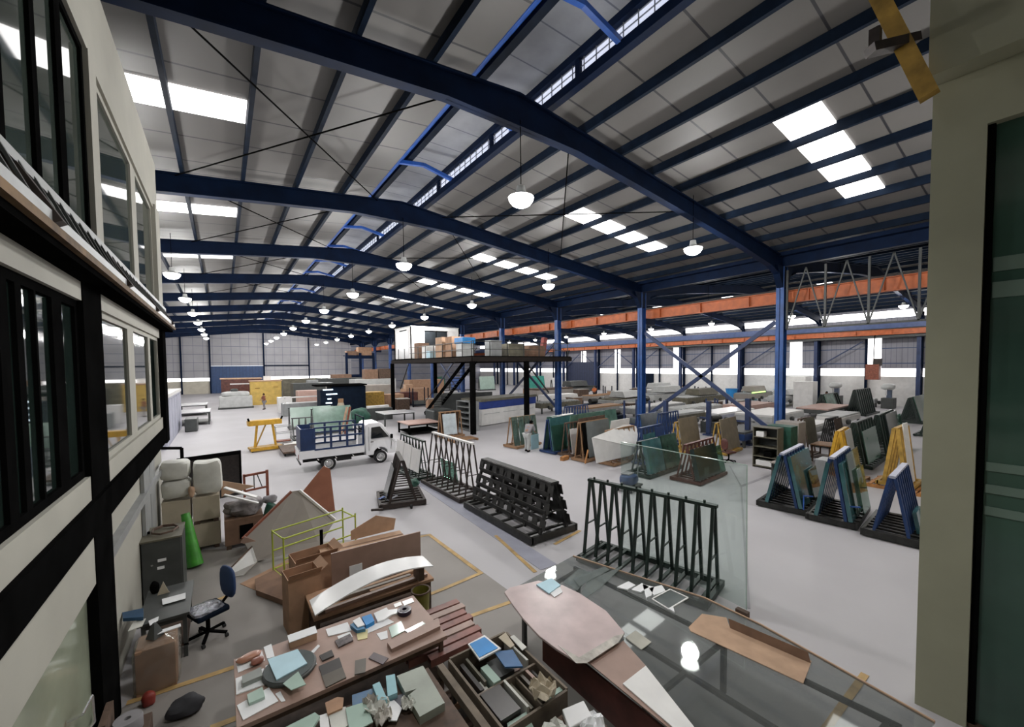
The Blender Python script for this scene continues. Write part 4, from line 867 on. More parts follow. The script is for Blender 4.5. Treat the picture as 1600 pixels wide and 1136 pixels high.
MB().slab([(0.672, -0.5, 1.2), (0.672, 0.5, 1.2), (0.672, 0.46, 1.65), (0.672, -0.46, 1.65)], 0.008, (-1, 0, 0)).build('rear_window', dg, tk)
dr = MB()
for (a, b_) in (((0.82, 0.62), (0.82, 1.7)), ((1.86, 1.12), (1.80, 0.62))): dr.bar((a[0], -HW-0.002, a[1]), (b_[0], -HW-0.002, b_[1]), 0.012, 0.012)
dr.build('door_gap', 'dgrey', tk)
MB().span((0.90, -HW-0.025, 1.0), (1.02, -HW-0.002, 1.035)).build('door_handle', 'black', tk)
MB().span((1.78, -HW-0.16, 1.12), (1.86, -HW-0.02, 1.30)).build('wing_mirror', 'black', tk)
MB().span((2.04, -HW+0.02, 0.40), (2.14, HW-0.02, 0.62)).build('front_bumper', bd, tk, 0.02)
for s in (-1, 1): MB().span((2.0, s*0.62-0.12, 0.72), (2.075, s*0.62+0.12, 0.92)).build('headlamp', 'chrome', tk, 0.01)
for s in (-1, 1): MB().span((-2.0, s*0.68-0.05, 0.62), (-1.985, s*0.68+0.05, 0.80)).build('tail_lamp', 'red', tk)
for x in (1.34, -0.86):
    for s in (-1, 1):
        wq = MB().ring((x, s*0.66, 0.29), 0.29, 0.10, 'y', 0.17, 24).build('wheel', 'rubber', tk)
        r = MB().lathe([(0, 0), (0.1, 0.01), (0.13, -0.02), (0.19, 0.02)], n=20)
        rim = r.build('wheel_rim', 'chrome', wq); rim.location = (x, s*0.745, 0.29); rim.rotation_euler = (R_(90)*(1 if s < 0 else -1), 0, 0)
        h = MB().cyl((x, s*0.60, 0.29), (x, s*0.74, 0.29), 0.19, 18).build('wheel_disc', 'grey', wq)
MB().cyl((-0.86, -0.6, 0.29), (-0.86, 0.6, 0.29), 0.05).build('axle', 'rubber', tk)
# stake cage
cg = mat('truck_cage_blue', (0.010, 0.03, 0.10), 0.45, var=0.15)
z0, z1, za, zb_ = 0.95, 1.86, 1.05, 1.45
def cage(y):
    b = MB()
    for z in (z0, zb_, z1): b.bar((-1.4, y, z), (0.60, y, z), 0.07, 0.07)
    for x in (-1.4, -0.75, -0.1, 0.58): b.bar((x, y, z0), (x, y, z1), 0.09, 0.05)
    b.build('cage_side', cg, tk)
cage(-HW); cage(HW)
MB().span((-1.92, -HW, z0), (-1.88, HW, 1.86)).build('cage_rear_panel', cg, tk)
MB().slab([(-1.9, -HW, z0), (-1.43, -HW, z0), (-1.43, -HW, 1.86), (-1.9, -HW, 1.86)], 0.02).build('cage_side_panel', cg, tk)
MB().slab([(-1.9, HW, z0), (-1.43, HW, z0), (-1.43, HW, 1.86), (-1.9, HW, 1.86)], 0.02).build('cage_side_panel', cg, tk)
b = MB(); b.bar((0.6, -HW, z0), (0.6, -HW, 2.15), 0.05); b.bar((0.6, HW, z0), (0.6, HW, 2.15), 0.05); b.bar((0.6, -HW, 2.15), (0.6, HW, 2.15), 0.05); b.bar((0.6, -HW, 1.5), (0.6, HW, 1.5), 0.04); b.build('cage_front', 'navy', tk)
# ================================================================== LEFT SIDE OF THE WORK ZONE
lk = thing('metal_locker', 'dark green grey steel locker against the white office wall', 'locker', (-1.02, 10.15, 0))
MB().box((0, 0, 0.63), (0.56, 0.78, 1.2)).build('locker_body', 'dgrey', lk, 0.006)
MB().box((0, 0, 1.245), (0.60, 0.82, 0.03)).build('locker_top', 'olive', lk)
MB().span((0.28, -0.37, 0.06), (0.295, -0.005, 1.21)).build('door', 'dgrey', lk); d = MB().span((0.28, 0.005, 0.06), (0.295, 0.37, 1.21)).build('door', 'dgrey', lk)
MB().box((-0.02, -0.395, 0.72), (0.10, 0.012, 0.05)).build('sticker', 'paper', lk); MB().box((0.0, -0.395, 0.86), (0.12, 0.012, 0.05)).build('sticker', 'paper', lk); MB().cyl((-0.14, -0.39, 0.8), (-0.14, -0.41, 0.8), 0.018).build('knob', 'chrome', lk)
cc = MB()
for i in range(18): a0, a1 = i*0.9, (i+1)*0.9; cc.cyl((0.2*math.cos(a0), 0.25*math.sin(a0), 0.02+0.002*i), (0.2*math.cos(a1), 0.25*math.sin(a1), 0.022+0.002*i), 0.012, 6)
tag(cc.build('cable_coil', 'wooddk', None, 0, (-1.0, 10.15, 1.265)), 'coil of dark cable on top of the locker', 'cable coil')
gw = MB().cyl((-0.62, 11.25, 0.03), (-0.78, 11.55, 1.15), 0.15, 18, 0.08)
tag(gw.build('green_roll', 'green', None, 0.01), 'bright green wrapped roll leaning by the locker', 'roll')
# two by two cream crates on pallets with foam bundles on top
def crate_pallet(x, y, z, lab, g):
    t = thing('cream_crate', lab, 'crate', (x, y, z), 0, g)
    for sx in (-0.18, 0.18): MB().span((sx-0.05, -0.32, 0), (sx+0.05, 0.32, 0.08)).build('skid', 'wooddk', t)
    MB().span((-0.26, -0.32, 0.08), (0.26, 0.32, 0.62)).build('crate_body', 'crate', t, 0.006)
    MB().span((-0.265, -0.325, 0.62), (0.265, 0.325, 0.645)).build('lid', 'crate', t)
crate_pallet(-0.42, 12.5, 0, 'lower right cream crate of the four beside the green roll', 'cream crates')
crate_pallet(-0.42, 12.5, 0.65, 'upper right cream crate carrying the square foam bundle', 'cream crates')
crate_pallet(-0.98, 12.5, 0, 'lower left cream crate behind the green roll', 'cream crates')
crate_pallet(-0.98, 12.5, 0.65, 'upper left cream crate under the tall foam bundles', 'cream crates')
def foam(x, y, z, d, seed, lab):
    return tag(MB().lump((0, 0, d[2]/2), d, seed, k=0.03, sq=7, n=12).build('foam_bundle', 'foam', None, 0, (x, y, z)), lab, 'bundle', 'white foam bundles on the crates')
foam(-0.98, 12.5, 1.34, (0.54, 0.6, 0.42), 70, 'lower of the two white foam bundles on the left crates')
foam(-0.99, 12.5, 1.78, (0.54, 0.58, 0.42), 71, 'upper of the two white foam bundles on the left crates')
foam(-0.38, 12.5, 1.34, (0.58, 0.6, 0.78), 72, 'big square white foam bundle on the right crates')
tag(MB().lump((0, 0, 0.13), (0.12, 0.2, 0.26), 73, k=0.08).build('cardboard_roll', 'card2', None, 0, (-0.69, 12.2, 1.335)), 'small brown bundle between the foam bundles', 'bundle')
# black frame behind, red frame
pipe = thing('black_pipe', 'bent black pipe at the end of the office wall', 'pipe', (-1.1, 16.0, 0))
MB().tube([(0, 0, 0), (0, 0, 1.95), (-0.55, 0.1, 2.0)], 0.045).build('pipe', 'black', pipe)
bp = thing('display_board', 'large black framed panel standing behind the foam bundles', 'panel', (-0.42, 16.7, 0), R_(10))
MB().span((-0.82, -0.03, 0), (0.82, 0.03, 1.5)).build('panel', mat('speckled_black_panel', (0.012, 0.009, 0.008), 0.4, var=0.6, scale=14), bp)
f = MB(); f.span((-0.86, -0.05, 1.42), (0.86, 0.05, 1.54)); f.span((0.8, -0.05, 0), (0.86, 0.05, 1.42)); f.span((-0.86, -0.05, 0), (-0.8, 0.05, 1.42)); f.build('frame', 'black', bp)
rfm = thing('steel_stand', 'small red brown steel frame standing beside the black panel', 'frame', (0.78, 15.6, 0))
b = MB(); b.bar((-0.32, 0, 0), (-0.32, 0, 0.95), 0.07); b.bar((0.32, 0, 0), (0.32, 0, 1.0), 0.08); b.bar((-0.32, 0, 0.9), (0.32, 0, 0.94), 0.07); b.bar((-0.3, 0, 0.4), (0.3, 0, 0.44), 0.06); b.build('frame', 'rust', rfm)
MB().bar((-0.05, 0, 0.42), (-0.05, 0, 0.9), 0.03).build('strut', 'dgrey', rfm); MB().bar((0.18, 0, 0.42), (0.04, 0, 0.9), 0.03).build('strut', 'dgrey', rfm)
tag(MB().slab([(-0.3, 0, 0), (0.34, -0.1, 0.1), (0.30, -0.1, 0.16), (-0.25, 0, 0.5)], 0.02).build('board_offcut', 'card2', None, 0, (0.55, 13.6, 1.1)), 'pointed brown board sticking out beside the square foam bundle', 'board') if False else None
# scrap box with pile
sb = thing('scrap_box', 'big cardboard box heaped with scrap beside the cream crates', 'box', (0.32, 12.15, 0))
b = MB(); b.span((-0.40, -0.36, 0.1), (0.40, 0.36, 0.72)); b.build('box_body', 'carddk', sb, 0.006)
for sx in (-0.32, 0.32): MB().span((sx-0.05, -0.36, 0), (sx+0.05, 0.36, 0.1)).build('skid', 'wooddk', sb)
MB().span((-0.1, -0.37, 0.22), (0.18, -0.36, 0.55)).build('opening', 'black', sb)
tag(MB().lump((0, 0, 0.18), (0.78, 0.68, 0.40), 80, k=0.16).build('scrap_bag', mat('grey_scrap_bag', (0.23, 0.21, 0.21), 0.5, var=0.3, scale=8, bump=0.5), None, 0, (0.32, 12.15, 0.725)), 'grey bag of scrap on the big cardboard box', 'bag')
tag(MB().lump((0, 0, 0.45), (0.36, 0.35, 0.9), 81, k=0.12).build('green_bag', 'dkgreen', None, 0, (0.92, 12.0, 0.0)), 'dark green bag at the right side of the scrap box', 'bag')
tag(MB().lump((0, 0, 0.10), (0.32, 0.28, 0.2), 82, k=0.12).build('grey_bag', 'greycloth', None, 0, (0.9, 12.05, 0.9)), 'pale grey bundle next to the dark green bag', 'bag')
wp = MB().bar((-0.35, 0.1, 0.34), (0.30, -0.2, 0.05), 0.12, 0.03)
tag(wp.build('white_profile', 'white', None, 0, (0.30, 12.1, 1.10)), 'upper white plastic profile across the scrap pile', 'profile')
wp = MB().bar((-0.38, -0.05, 0.28), (0.30, -0.30, 0.0), 0.08, 0.03)
tag(wp.build('white_profile', 'white', None, 0, (0.32, 12.0, 1.05)), 'lower white plastic profile across the scrap pile', 'profile')
tag(MB().slab([(-0.32, 0, 0), (0.42, 0.0, 0.14), (-0.32, 0, 0.42)], 0.02).build('board_offcut', 'card2', None, 0, (0.20, 12.7, 1.1)), 'pointed brown board behind the scrap pile', 'board')
# big diamond shaped board structure (edges brown), leaning
def sheet3(name, pts, t, m, lab, cat, edge=None, em='wooddk', ew=0.03):
    P_ = [Vector(p) for p in pts]; c = sum(P_, Vector())/len(P_); c.z = min(p.z for p in P_)
    o = thing(name, lab, cat, c)
    MB().slab([p-c for p in P_], t).build('sheet', m, o)
    if edge:
        for i in edge: MB().bar(P_[i]-c, P_[(i+1) % len(P_)]-c, ew, ew).build('edge', em, o)
    return o
q = [at_y(398, 888, 10.6), at_y(379, 842, 10.9), at_y(455, 768, 11.3), at_y(468, 766, 11.3), at_y(524, 812, 11.0), at_y(500, 868, 10.6)]
q = [Vector((p.x, p.y, max(0.05, p.z))) for p in q]
sheet3('grey_backed_panel', q, 0.03, 'board', 'large grey backed board standing on its corner behind the lime trolley', 'board', (1,), 'rust', 0.05)
bg_ = [o for o in bpy.data.objects if o.name.startswith('grey_backed_panel')][0]; c_ = bg_.location
MB().bar(q[3]-c_, q[4]-c_, 0.07, 0.05).build('white_edge', 'white', bg_)
MB().path([q[1]-c_+Vector((0, -0.03, 0)), Vector((0.50, 10.85, 0.35))-c_, Vector((0.60, 10.75, 0.03))-c_], 0.05, 0.14).build('curved_batten', 'ply', bg_)
q = [at_y(470, 772, 13.0), at_y(506, 728, 13.0), at_y(516, 733, 13.0), at_y(524, 808, 13.0), at_y(528, 852, 13.0), at_y(500, 850, 13.0)]
q = [Vector((p.x, p.y, max(0.02, p.z))) for p in q]
sheet3('red_brown_panel', q, 0.03, 'brick', 'tall pointed red brown board behind the grey backed board', 'board')
q = [at(345, 905), at(395, 862), at(402, 895), at(380, 900)]
sheet3('white_board_offcut', [q[0]+Vector((0, 0, 0.02)), Vector((0.42, 10.75, 0.35)), q[2]+Vector((0, 0, .25)), q[3]+Vector((0, 0, .02))], 0.02, 'white', 'white triangular board on the floor left of the grey backed board', 'board', (0,), 'wooddk')
pl = MB().slab([(0, 0, 0), (0.5, -0.6, 0), (0.62, -0.55, 0), (0.2, 0.25, 0.55), (0.05, 0.3, 0.6)], 0.03)
# lime green wire trolley
lm = thing('lime_trolley', 'lime green tubular trolley in front of the grey backed board', 'trolley', (1.6, 9.75, 0), R_(14))
def rod(b, *pts, r=0.017): return b.tube(pts, r, 6)
b = MB(); rod(b, (-0.8, -0.3, 0.05), (-0.8, -0.3, 0.95)); rod(b, (0.75, -0.3, 0.05), (0.75, -0.3, 1.0)); rod(b, (-0.8, 0.3, 0.05), (-0.8, 0.3, 0.95)); rod(b, (0.75, 0.3, 0.05), (0.75, 0.3, 1.0)); b.build('upright', 'lime', lm)
b = MB(); [rod(b, (-0.8, y, z), (0.75, y, z+0.03)) for y in (-0.3, 0.3) for z in (0.1, 0.5, 0.92)]; [rod(b, (x, -0.3, z), (x, 0.3, z)) for x in (-0.8, 0.75) for z in (0.1, 0.92)]; b.build('rail', 'lime', lm)
for x in (-0.78, 0.72):
    for y in (-0.28, 0.28): MB().cyl((x-0.015, y, 0.04), (x+0.015, y, 0.04), 0.04).build('wheel', 'rubber', lm)
# upright cardboard boxes and brown panels
def vpanel(name, lab, p0, p1, z0, z1, m, t=0.02, cat='board', lean=0.0, tag_=None):
    a, b_ = Vector((p0[0], p0[1], 0)), Vector((p1[0], p1[1], 0)); c = (a+b_)/2; d = (b_-a).normalized(); n = Vector((-d.y, d.x, 0))
    o = thing(name, lab, cat, Vector((c.x, c.y, 0)))
    MB().slab([a-c+Vector((0, 0, z0)), b_-c+Vector((0, 0, z0)), b_-c+n*lean+Vector((0, 0, z1)), a-c+n*lean+Vector((0, 0, z1))], t).build('sheet', m, o)
    return o, n
carton('tall open cardboard box behind the end of the workbench', (0.98, 7.55, 0), (0.5, 0.45, 0.95), 'card', 0.1, None, True)
carton('wide open cardboard box under the lime trolley end', (1.35, 8.75, 0), (0.75, 0.55, 0.7), 'card', 0.1, None, True)
flat('cardboard_sheet', [(375, 912), (455, 872), (520, 880), (430, 935)], 0.0, 0.012, 'card', 'cardboard sheet lying on the floor behind the blue chair', 'cardboard')
flat('cardboard_sheet', [(398, 905), (450, 880), (448, 940), (400, 922)], 0.014, 0.1, 'carddk', 'flattened cardboard box on the floor left of the tall box', 'cardboard')
tag(MB().box((0, 0, 0.2), (0.8, 0.3, 0.4)).build('cardboard_box', 'card2', None, 0.01, (2.55, 9.3, 0), 0.06), 'long pale cardboard box on the floor right of the lime trolley', 'box')
o = carton('wide cardboard carton with handle holes right of the lime trolley', (2.35, 9.0, 0.0), (1.7, 0.5, 0.62), 'card2', R_(-4))
for x in (-0.35, 0.42): MB().span((x-0.05, -0.256, 0.42), (x+0.05, -0.25, 0.54)).build('hand_hole', 'black', o)
o.location.y = 8.78
tag(MB().slab([(-0.45, 0, 0), (0.5, 0, 0), (0.55, 0, 0.25), (0.1, 0, 0.42), (-0.45, 0, 0.2)], 0.012).build('cardboard_flap', 'card2', None, 0, (2.6, 9.05, 0.64)), 'raised cardboard flap behind the wide carton', 'cardboard')
o, _ = vpanel('laminate_sheet', 'rounded brown laminate panel standing behind the white curved board', (1.55, 8.05), (3.3, 8.0), 0.0, 0.9, 'ply', 0.03, 'panel')
MB().box((-0.45, -0.045, 0.45), (0.24, 0.01, 0.26)).build('paper_label', 'paper', o)
tag(MB().span((-0.03, -0.02, 0), (0.03, 0.02, 0.9)).build('black_post', 'black', None, 0, (1.62, 9.35, 0)), 'narrow black upright between lime trolley and carton', 'post')
# low trestle table with mouldings and the white curved board on top
tb = table('trestle_table', 'low brown trestle table loaded with mouldings', 1.0, 2.95, 6.55, 7.35, 0.62, 'card', 'wooddk', 'wooddk', 0.05)
for i, (y, m, L, dx) in enumerate(((7.2, 'ply', 1.5, 0.2), (7.06, 'wooddk', 1.7, 0.1), (6.94, 'card2', 1.3, 0.3), (6.84, 'board', 1.2, 0.05), (6.74, 'wood', 0.9, 0.35), (6.66, 'ply', 1.8, 0.0))):
    tag(MB().span((-L/2, -0.035, 0), (L/2, 0.035, 0.05)).build('moulding', m, None, 0.004, (1.98+dx, y, 0.622), 0.02*(i % 3)), 'long moulding on the trestle table, %s from the back' % ORD[i], 'moulding', 'mouldings on the trestle table')
wbd = MB()
e0 = [at(480, 917, 0.98), at(565, 885, 1.04), at(640, 871, 1.0)]
def cfn(u, v):
    x = 0.98+1.86*u; yb = 6.78+0.0*u; z = 0.72+0.34*math.sin(math.pi*(0.08+0.66*u))
    return (x-1.9, (yb-0.46*v)-6.5, z)
wbd.grid(cfn, 20, 2, 0.02)
cvb = thing('curved_white_board', 'long white board bowing upwards over the trestle table', 'board', (1.9, 6.5, 0))
wbd.build('sheet', 'whiteg', cvb)
MB().span((-0.85, 0.0, 0.672), (-0.75, 0.25, 0.79)).build('prop', 'wooddk', cvb); MB().span((0.75, 0.0, 0.672), (0.85, 0.25, 0.97)).build('prop', 'wooddk', cvb)
# office chair
ch = thing('office_chair', 'blue office chair on castors with plastic wrapped seat', 'chair', (-0.32, 8.12, 0), R_(25))
MB().box((0, 0, 0.46), (0.46, 0.46, 0.09)).build('seat', 'navy', ch, 0.03)
st = MB().lump((-0.03, 0, 0.515), (0.42, 0.42, 0.05), 90, k=0.06, sq=5).build('seat_wrap', mat('shiny_plastic_wrap', (0.30, 0.31, 0.36), 0.15, 0.3, var=0.5, scale=14, bump=1.0), ch)
def backf(u, v): return (0.26+0.10*v+0.03*math.cos(math.pi*(u-0.5)), (u-0.5)*0.42*(1-0.25*abs(2*v-1)**3), 0.55+0.45*v)
bk = MB().grid(backf, 8, 8, 0.0); bk.grid(lambda u, v: tuple(Vector(backf(u, v))+Vector((0.05, 0, 0))), 8, 8)
bk = MB().lump((0.31, 0, 0.80), (0.09, 0.44, 0.52), 91, k=0.0, sq=3.2).build('backrest', mat('blue_chair_fabric', (0.02, 0.05, 0.14), 0.7), ch)
MB().bar((0.16, 0, 0.43), (0.34, 0, 0.60), 0.05, 0.02).build('back_bracket', 'black', ch)
MB().cyl((0, 0, 0.10), (0, 0, 0.42), 0.03).build('gas_lift', 'black', ch)
for i in range(5):
    a = 2*math.pi*i/5+0.3; l = MB().bar((0, 0, 0.12), (0.28*math.cos(a), 0.28*math.sin(a), 0.08), 0.045, 0.03).build('leg', 'black', ch)
    MB().cyl((0.28*math.cos(a)-0.02, 0.28*math.sin(a), 0.03), (0.28*math.cos(a)+0.02, 0.28*math.sin(a), 0.03), 0.03).build('castor', 'rubber', l)
# small desk with clutter behind the post
table('small_desk', 'small dark green desk beside the broad black post', -1.12, -0.52, 7.75, 8.9, 0.70, 'dkgreen' if False else 'dgrey', 'dgrey', 'wooddk')
flat('paper_sheet', [(253, 936), (290, 926), (290, 935), (254, 945)], 0.72, 0.004, 'paper', 'white paper sheet on the rear edge of the small desk', 'paper')
flat('paper_sheet', [(244, 987), (282, 974), (283, 978), (246, 991)], 0.705, 0.01, 'paper', 'narrow white strip at the front of the small desk', 'paper')
flat('paper_sheet', [(232, 970), (248, 963), (247, 969), (234, 977)], 0.72, 0.01, 'paper', 'crumpled white slip in the middle of the small desk', 'paper')
flat('paper_sheet', [(200, 986), (208, 972), (228, 966), (222, 978)], 0.72, 0.01, 'foam', 'grey white slip at the left of the small desk', 'paper')
flat('blue_folder', [(191, 957), (224, 950), (224, 964), (192, 966)], 0.74, 0.05, mat('dull_blue_box', (0.015, 0.06, 0.13), 0.5), 'dull blue flat box on the small desk', 'box')
tag(MB().lump((0, 0, 0.09), (0.12, 0.12, 0.2), 93, k=0.05).build('black_bottle', 'black', None, 0, (-1.02, 8.75, 0.70)), 'black container beside the white wall', 'bottle')
tag(MB().slab([(0, 0, 0), (0.16, 0, 0.0), (0.14, 0, 0.04), (0.08, 0.02, 0.2)], 0.01).build('cardboard_piece', 'crate', None, 0, (-0.98, 8.62, 0.705)), 'torn cardboard piece next to the black container', 'cardboard')
bxs = thing('wrapped_carton', 'large cardboard carton in clear plastic film by the black post', 'box', (-0.86, 7.38, 0))
MB().box((0, 0, 0.31), (0.42, 0.42, 0.62)).build('box_body', 'card', bxs, 0.01)
MB().lump((0, 0, 0.32), (0.50, 0.50, 0.66), 94, k=0.015, sq=9, n=12).build('plastic_film', glass('clear_film', (0.85, 0.82, 0.78), 0.06, 0.22, (0.5, 0.47, 0.42)), bxs)
tag(MB().lathe([(0.10, 0), (0.06, 0.12), (0.02, 0.2), (0, 0.2)], n=4).build('grey_cover', 'dgrey', None, 0, (-0.88, 7.38, 0.66)), 'grey cover lying on the plastic wrapped carton', 'cover')
# bottom left corner
tr = thing('tape_roll', 'grey roll of tape standing at the foot of the black post', 'roll', (-1.0, 6.1, 0))
MB().lathe([(0.03, 0), (0.12, 0.0), (0.13, 0.02), (0.13, 0.14), (0.12, 0.16), (0.03, 0.16), (0.03, 0)], n=24).build('roll', 'greycloth', tr)
MB().span((-0.2, -0.2, -0.0), (-0.14, 0.2, 0.3)).build('side_stand', 'wooddk', tr)
tr.location = (-0.98, 6.05, 0.35)
crate_box('low_cabinet', 'low wooden stool carrying the tape roll', 'stool', (-1.0, 6.05, 0), (0.4, 0.42, 0.345), 'wooddk')
tag(MB().lump((0, 0, 0.09), (0.36, 0.26, 0.2), 95, k=0.14).build('dark_bag', 'darkcloth', None, 0, (-0.52, 6.5, 0)), 'dark cloth bag on the floor at the bottom left', 'bag')
tag(MB().lump((0, 0, 0.08), (0.14, 0.14, 0.18), 96, k=0.05).build('red_container', 'red', None, 0, (-0.92, 6.95, 0)), 'small dark red object at the foot of the black post', 'container')
tag(MB().slab([(0, 0, 0), (0.02, 0.35, 0), (0.02, 0.3, 0.6), (0.0, 0.12, 0.85)], 0.02).build('wooden_board', 'card', None, 0, (-1.02, 5.15, 0.0)), 'pointed wooden board leaning on the glass front', 'board')
# ================================================================== RACK ROWS (long axis across the hall)
RZX = R_(-90)
def xrack(label, x0, y, L, W, H, n, m, rz=0.0, name='glass_rack', group=None, legw=0.05, top_m=None, cross=False, base=0.14, topw=0.08, bm=None):
    r = RZX+rz; c = Vector((x0, y, 0))+Matrix.Rotation(r, 3, 'Z') @ Vector((0, L/2, 0))
    OCC.append((c.x-L/2-0.3, c.x+L/2+0.3, c.y-W/2-0.3, c.y+W/2+0.3))
    t, fw = a_rack(label, tuple(c), L, W, H, n, m, r, group, 'legs', base, top_m, topw, name, legw, cross, bm)
    return dict(t=t, c=c, r=r, fw=fw, H=H, L=L, base=base)
def pane(R, label, side, y0, y1, z0, h, m, off=0.0, name='glass_sheet', cat='glass sheet', group=None, t=0.02, tilt=0.0):
    return lean_pane(label, R['c'], R['r'], side, y0, y1, z0, h, m, R['fw'], R['H'], R['base'], off, t, name, cat, group, tilt)
brackb = mat('rack_blue', (0.010, 0.04, 0.14), 0.45, var=0.2)
# --- three blue racks near the pillar
A = xrack('blue A-frame rack with white top edge, leftmost of the three blue racks near the pillar', 13.3, 4.9, 2.1, 1.25, 1.70, 8, brackb, 0.10, top_m='lav', base=0.18, legw=0.07, bm='blacksteel')
pane(A, 'dark blue green glass stack on the near side of the leftmost blue rack', 1, -1.04, 0.95, 0.19, 1.45, 'tealpane', 0.0, t=0.09)
pane(A, 'small green pane at the foot of the leftmost blue rack', 1, 0.1, 1.0, 0.19, 0.9, 'smoke', 0.14)
pane(A, 'green glass stack on the far side of the leftmost blue rack', -1, -1.04, 0.9, 0.19, 1.45, 'tealpane', 0.0, t=0.09)
B = xrack('blue A-frame rack with large clear panes, middle of the three blue racks near the pillar', 13.2, 3.68, 2.1, 1.05, 1.82, 8, brackb, 0.10, top_m='lav', base=0.18, legw=0.07, bm='blacksteel')
pane(B, 'teal glass stack on the near side of the middle blue rack', 1, -1.04, 0.0, 0.19, 1.5, 'tealpane', 0.0, t=0.09)
pane(B, 'large pale grey pane leaning on the middle blue rack', 1, -0.7, 0.95, 0.3, 1.6, 'smoke', 0.11, t=0.02)
pane(B, 'smaller clear pane in front of the large pale pane of the middle blue rack', 1, -0.1, 0.95, 0.19, 1.2, 'green_glass', 0.18)
pane(B, 'green glass stack on the far side of the middle blue rack', -1, -1.04, 0.9, 0.19, 1.5, 'tealpane', 0.0, t=0.09)
Cc = xrack('blue A-frame rack with bare legs, beside the pillar', 13.05, 2.45, 2.0, 1.05, 1.60, 8, brackb, 0.06, top_m='lav', base=0.2, legw=0.06, bm='blacksteel')
pane(Cc, 'small pale pane at the foot of the rightmost blue rack', 1, 0.3, 0.9, 0.21, 0.55, 'smoke', 0.15)
pane(Cc, 'dark teal stack low on the rightmost blue rack', 1, -0.5, 0.2, 0.21, 0.5, 'tealpane', 0.03, t=0.08)
for i, R in enumerate((A, B, Cc)):
    for k in range(5):
        MB().box((0.42, -R['L']/2+0.25+k*0.4, R['base']+0.02), (0.3, 0.07, 0.04)).build('rubber_pad', 'blacksteel', R['t'])
b = MB(); b.bar((0, 0, 0), (0, 0, 0.42), 0.03); b.bar((0, 0, 0.4), (0.0, -0.22, 0.44), 0.03); tag(b.build('blue_stop_bar', 'blue2', None, 0, (13.35, 4.35, 0.2)), 'bent blue stop bar on the leftmost blue rack', 'stop bar')
b = MB(); b.bar((0, 0, 0), (0, 0, 0.42), 0.03); b.bar((0, 0, 0.4), (0.0, -0.22, 0.44), 0.03); tag(b.build('blue_stop_bar', 'blue2', None, 0, (13.3, 3.3, 0.2)), 'bent blue stop bar on the middle blue rack', 'stop bar')
# --- middle row, left to right
R = xrack('pale timber braced rack holding beige green panes, leftmost of the middle row', 12.3, 17.35, 1.9, 1.0, 1.6, 6, 'wood', 0.12)
for i in range(4): pane(R, 'pale beige green pane on the leftmost rack of the middle row, %s from the left' % ORD[i], 1, -0.95+0.45*i, -0.53+0.45*i, 0.16, 1.5, 'smoke', 0.02+0.02*i, group='beige green panes', t=0.015)
tag(MB().box((0, 0, 0.35), (0.12, 0.1, 0.7)).build('timber_brace', 'wood', None, 0.004, (14.6, 16.6, 0.9-0.9)), 'upright timber block at the end of the beige green panes', 'timber')
tag(MB().span((-0.3, -0.02, 0), (0.3, 0.02, 0.75)).build('glass_sheet', 'pblue', None, 0, (13.2, 16.35, 0.02), 0.2), 'small pale blue pane standing left of the grey clad worker', 'glass sheet')
R = xrack('blue green loaded rack beside the worker', 13.0, 15.15, 2.2, 0.95, 1.65, 7, brackb, 0.12)
pane(R, 'large blue green glass stack beside the worker', 1, -1.05, 1.0, 0.16, 1.6, 'tealpane', 0.0, t=0.06)
pane(R, 'clear blue green pane in front of the large stack beside the worker', 1, -1.05, -0.1, 0.16, 1.25, 'green_glass', 0.12)
pane(R, 'pale topped glass stack behind the worker', -1, -1.0, 1.0, 0.16, 1.65, 'greenpane', 0.0, t=0.05)
tag(MB().slab([(-0.9, -0.2, 0), (0.7, -0.1, 0.05), (0.9, 0.2, 0.05), (-0.7, 0.15, 0)], 0.03).build('white_sheet', 'white', None, 0, (14.3, 15.4, 1.75)), 'white sheet lying across the tops of the blue green stacks', 'sheet')
R = xrack('timber based rack holding a small white board and a long green sheet', 13.2, 14.05, 2.8, 0.85, 1.6, 7, 'wooddk', 0.10)
pane(R, 'long green glass sheet with pale upper edge in the middle row', -1, -0.9, 1.9, 0.4, 1.55, 'greenpane', 0.0, t=0.04)
pane(R, 'small white rounded board in the middle row', 1, -1.3, -0.7, 0.2, 1.15, 'white', 0.05, 'white_board', 'board')
pane(R, 'brown rounded board right of the small white one', 1, -0.68, -0.3, 0.2, 1.3, 'ply', 0.03, 'brown_board', 'board')
R = xrack('timber rack holding dark framed and olive grey sheets', 13.0, 12.95, 2.2, 0.8, 1.75, 6, 'wood', 0.12)
pane(R, 'dark brown framed board standing behind the olive grey sheet', -1, -1.0, 1.1, 0.2, 1.75, 'wooddk', 0.0, 'dark_board', 'board')
pane(R, 'large olive grey sheet facing the viewer in the middle row', 1, -0.75, 1.05, 0.18, 1.6, 'greypane', 0.02, t=0.03)
pane(R, 'narrow black framed board left of the olive grey sheet', 1, -1.05, -0.8, 0.18, 1.6, 'black', 0.04, 'dark_board', 'board')
tag(MB().box((0, 0, 0.09), (0.5, 0.2, 0.18)).build('timber_block', 'woodor', None, 0.004, (12.75, 13.6, 0), 0.3), 'orange timber block at the foot of the small white board', 'block')
tag(MB().bar((0, 0, 0.05), (0.3, 0.1, 0.6), 0.06).build('timber_brace', 'woodor', None, 0, (12.85, 12.4, 0)), 'orange timber prop at the foot of the olive grey sheet', 'timber')
R = xrack('rack holding the large white folded board', 13.45, 11.75, 2.2, 0.8, 1.5, 6, 'wood', 0.10)
pane(R, 'white perforated board behind the large white folded board', -1, -0.6, 0.9, 0.3, 1.6, 'white', 0.0, 'white_board', 'board')
fbq = thing('folded_white_board', 'large bright white folded board in the middle row', 'board', (13.6, 11.3, 0))
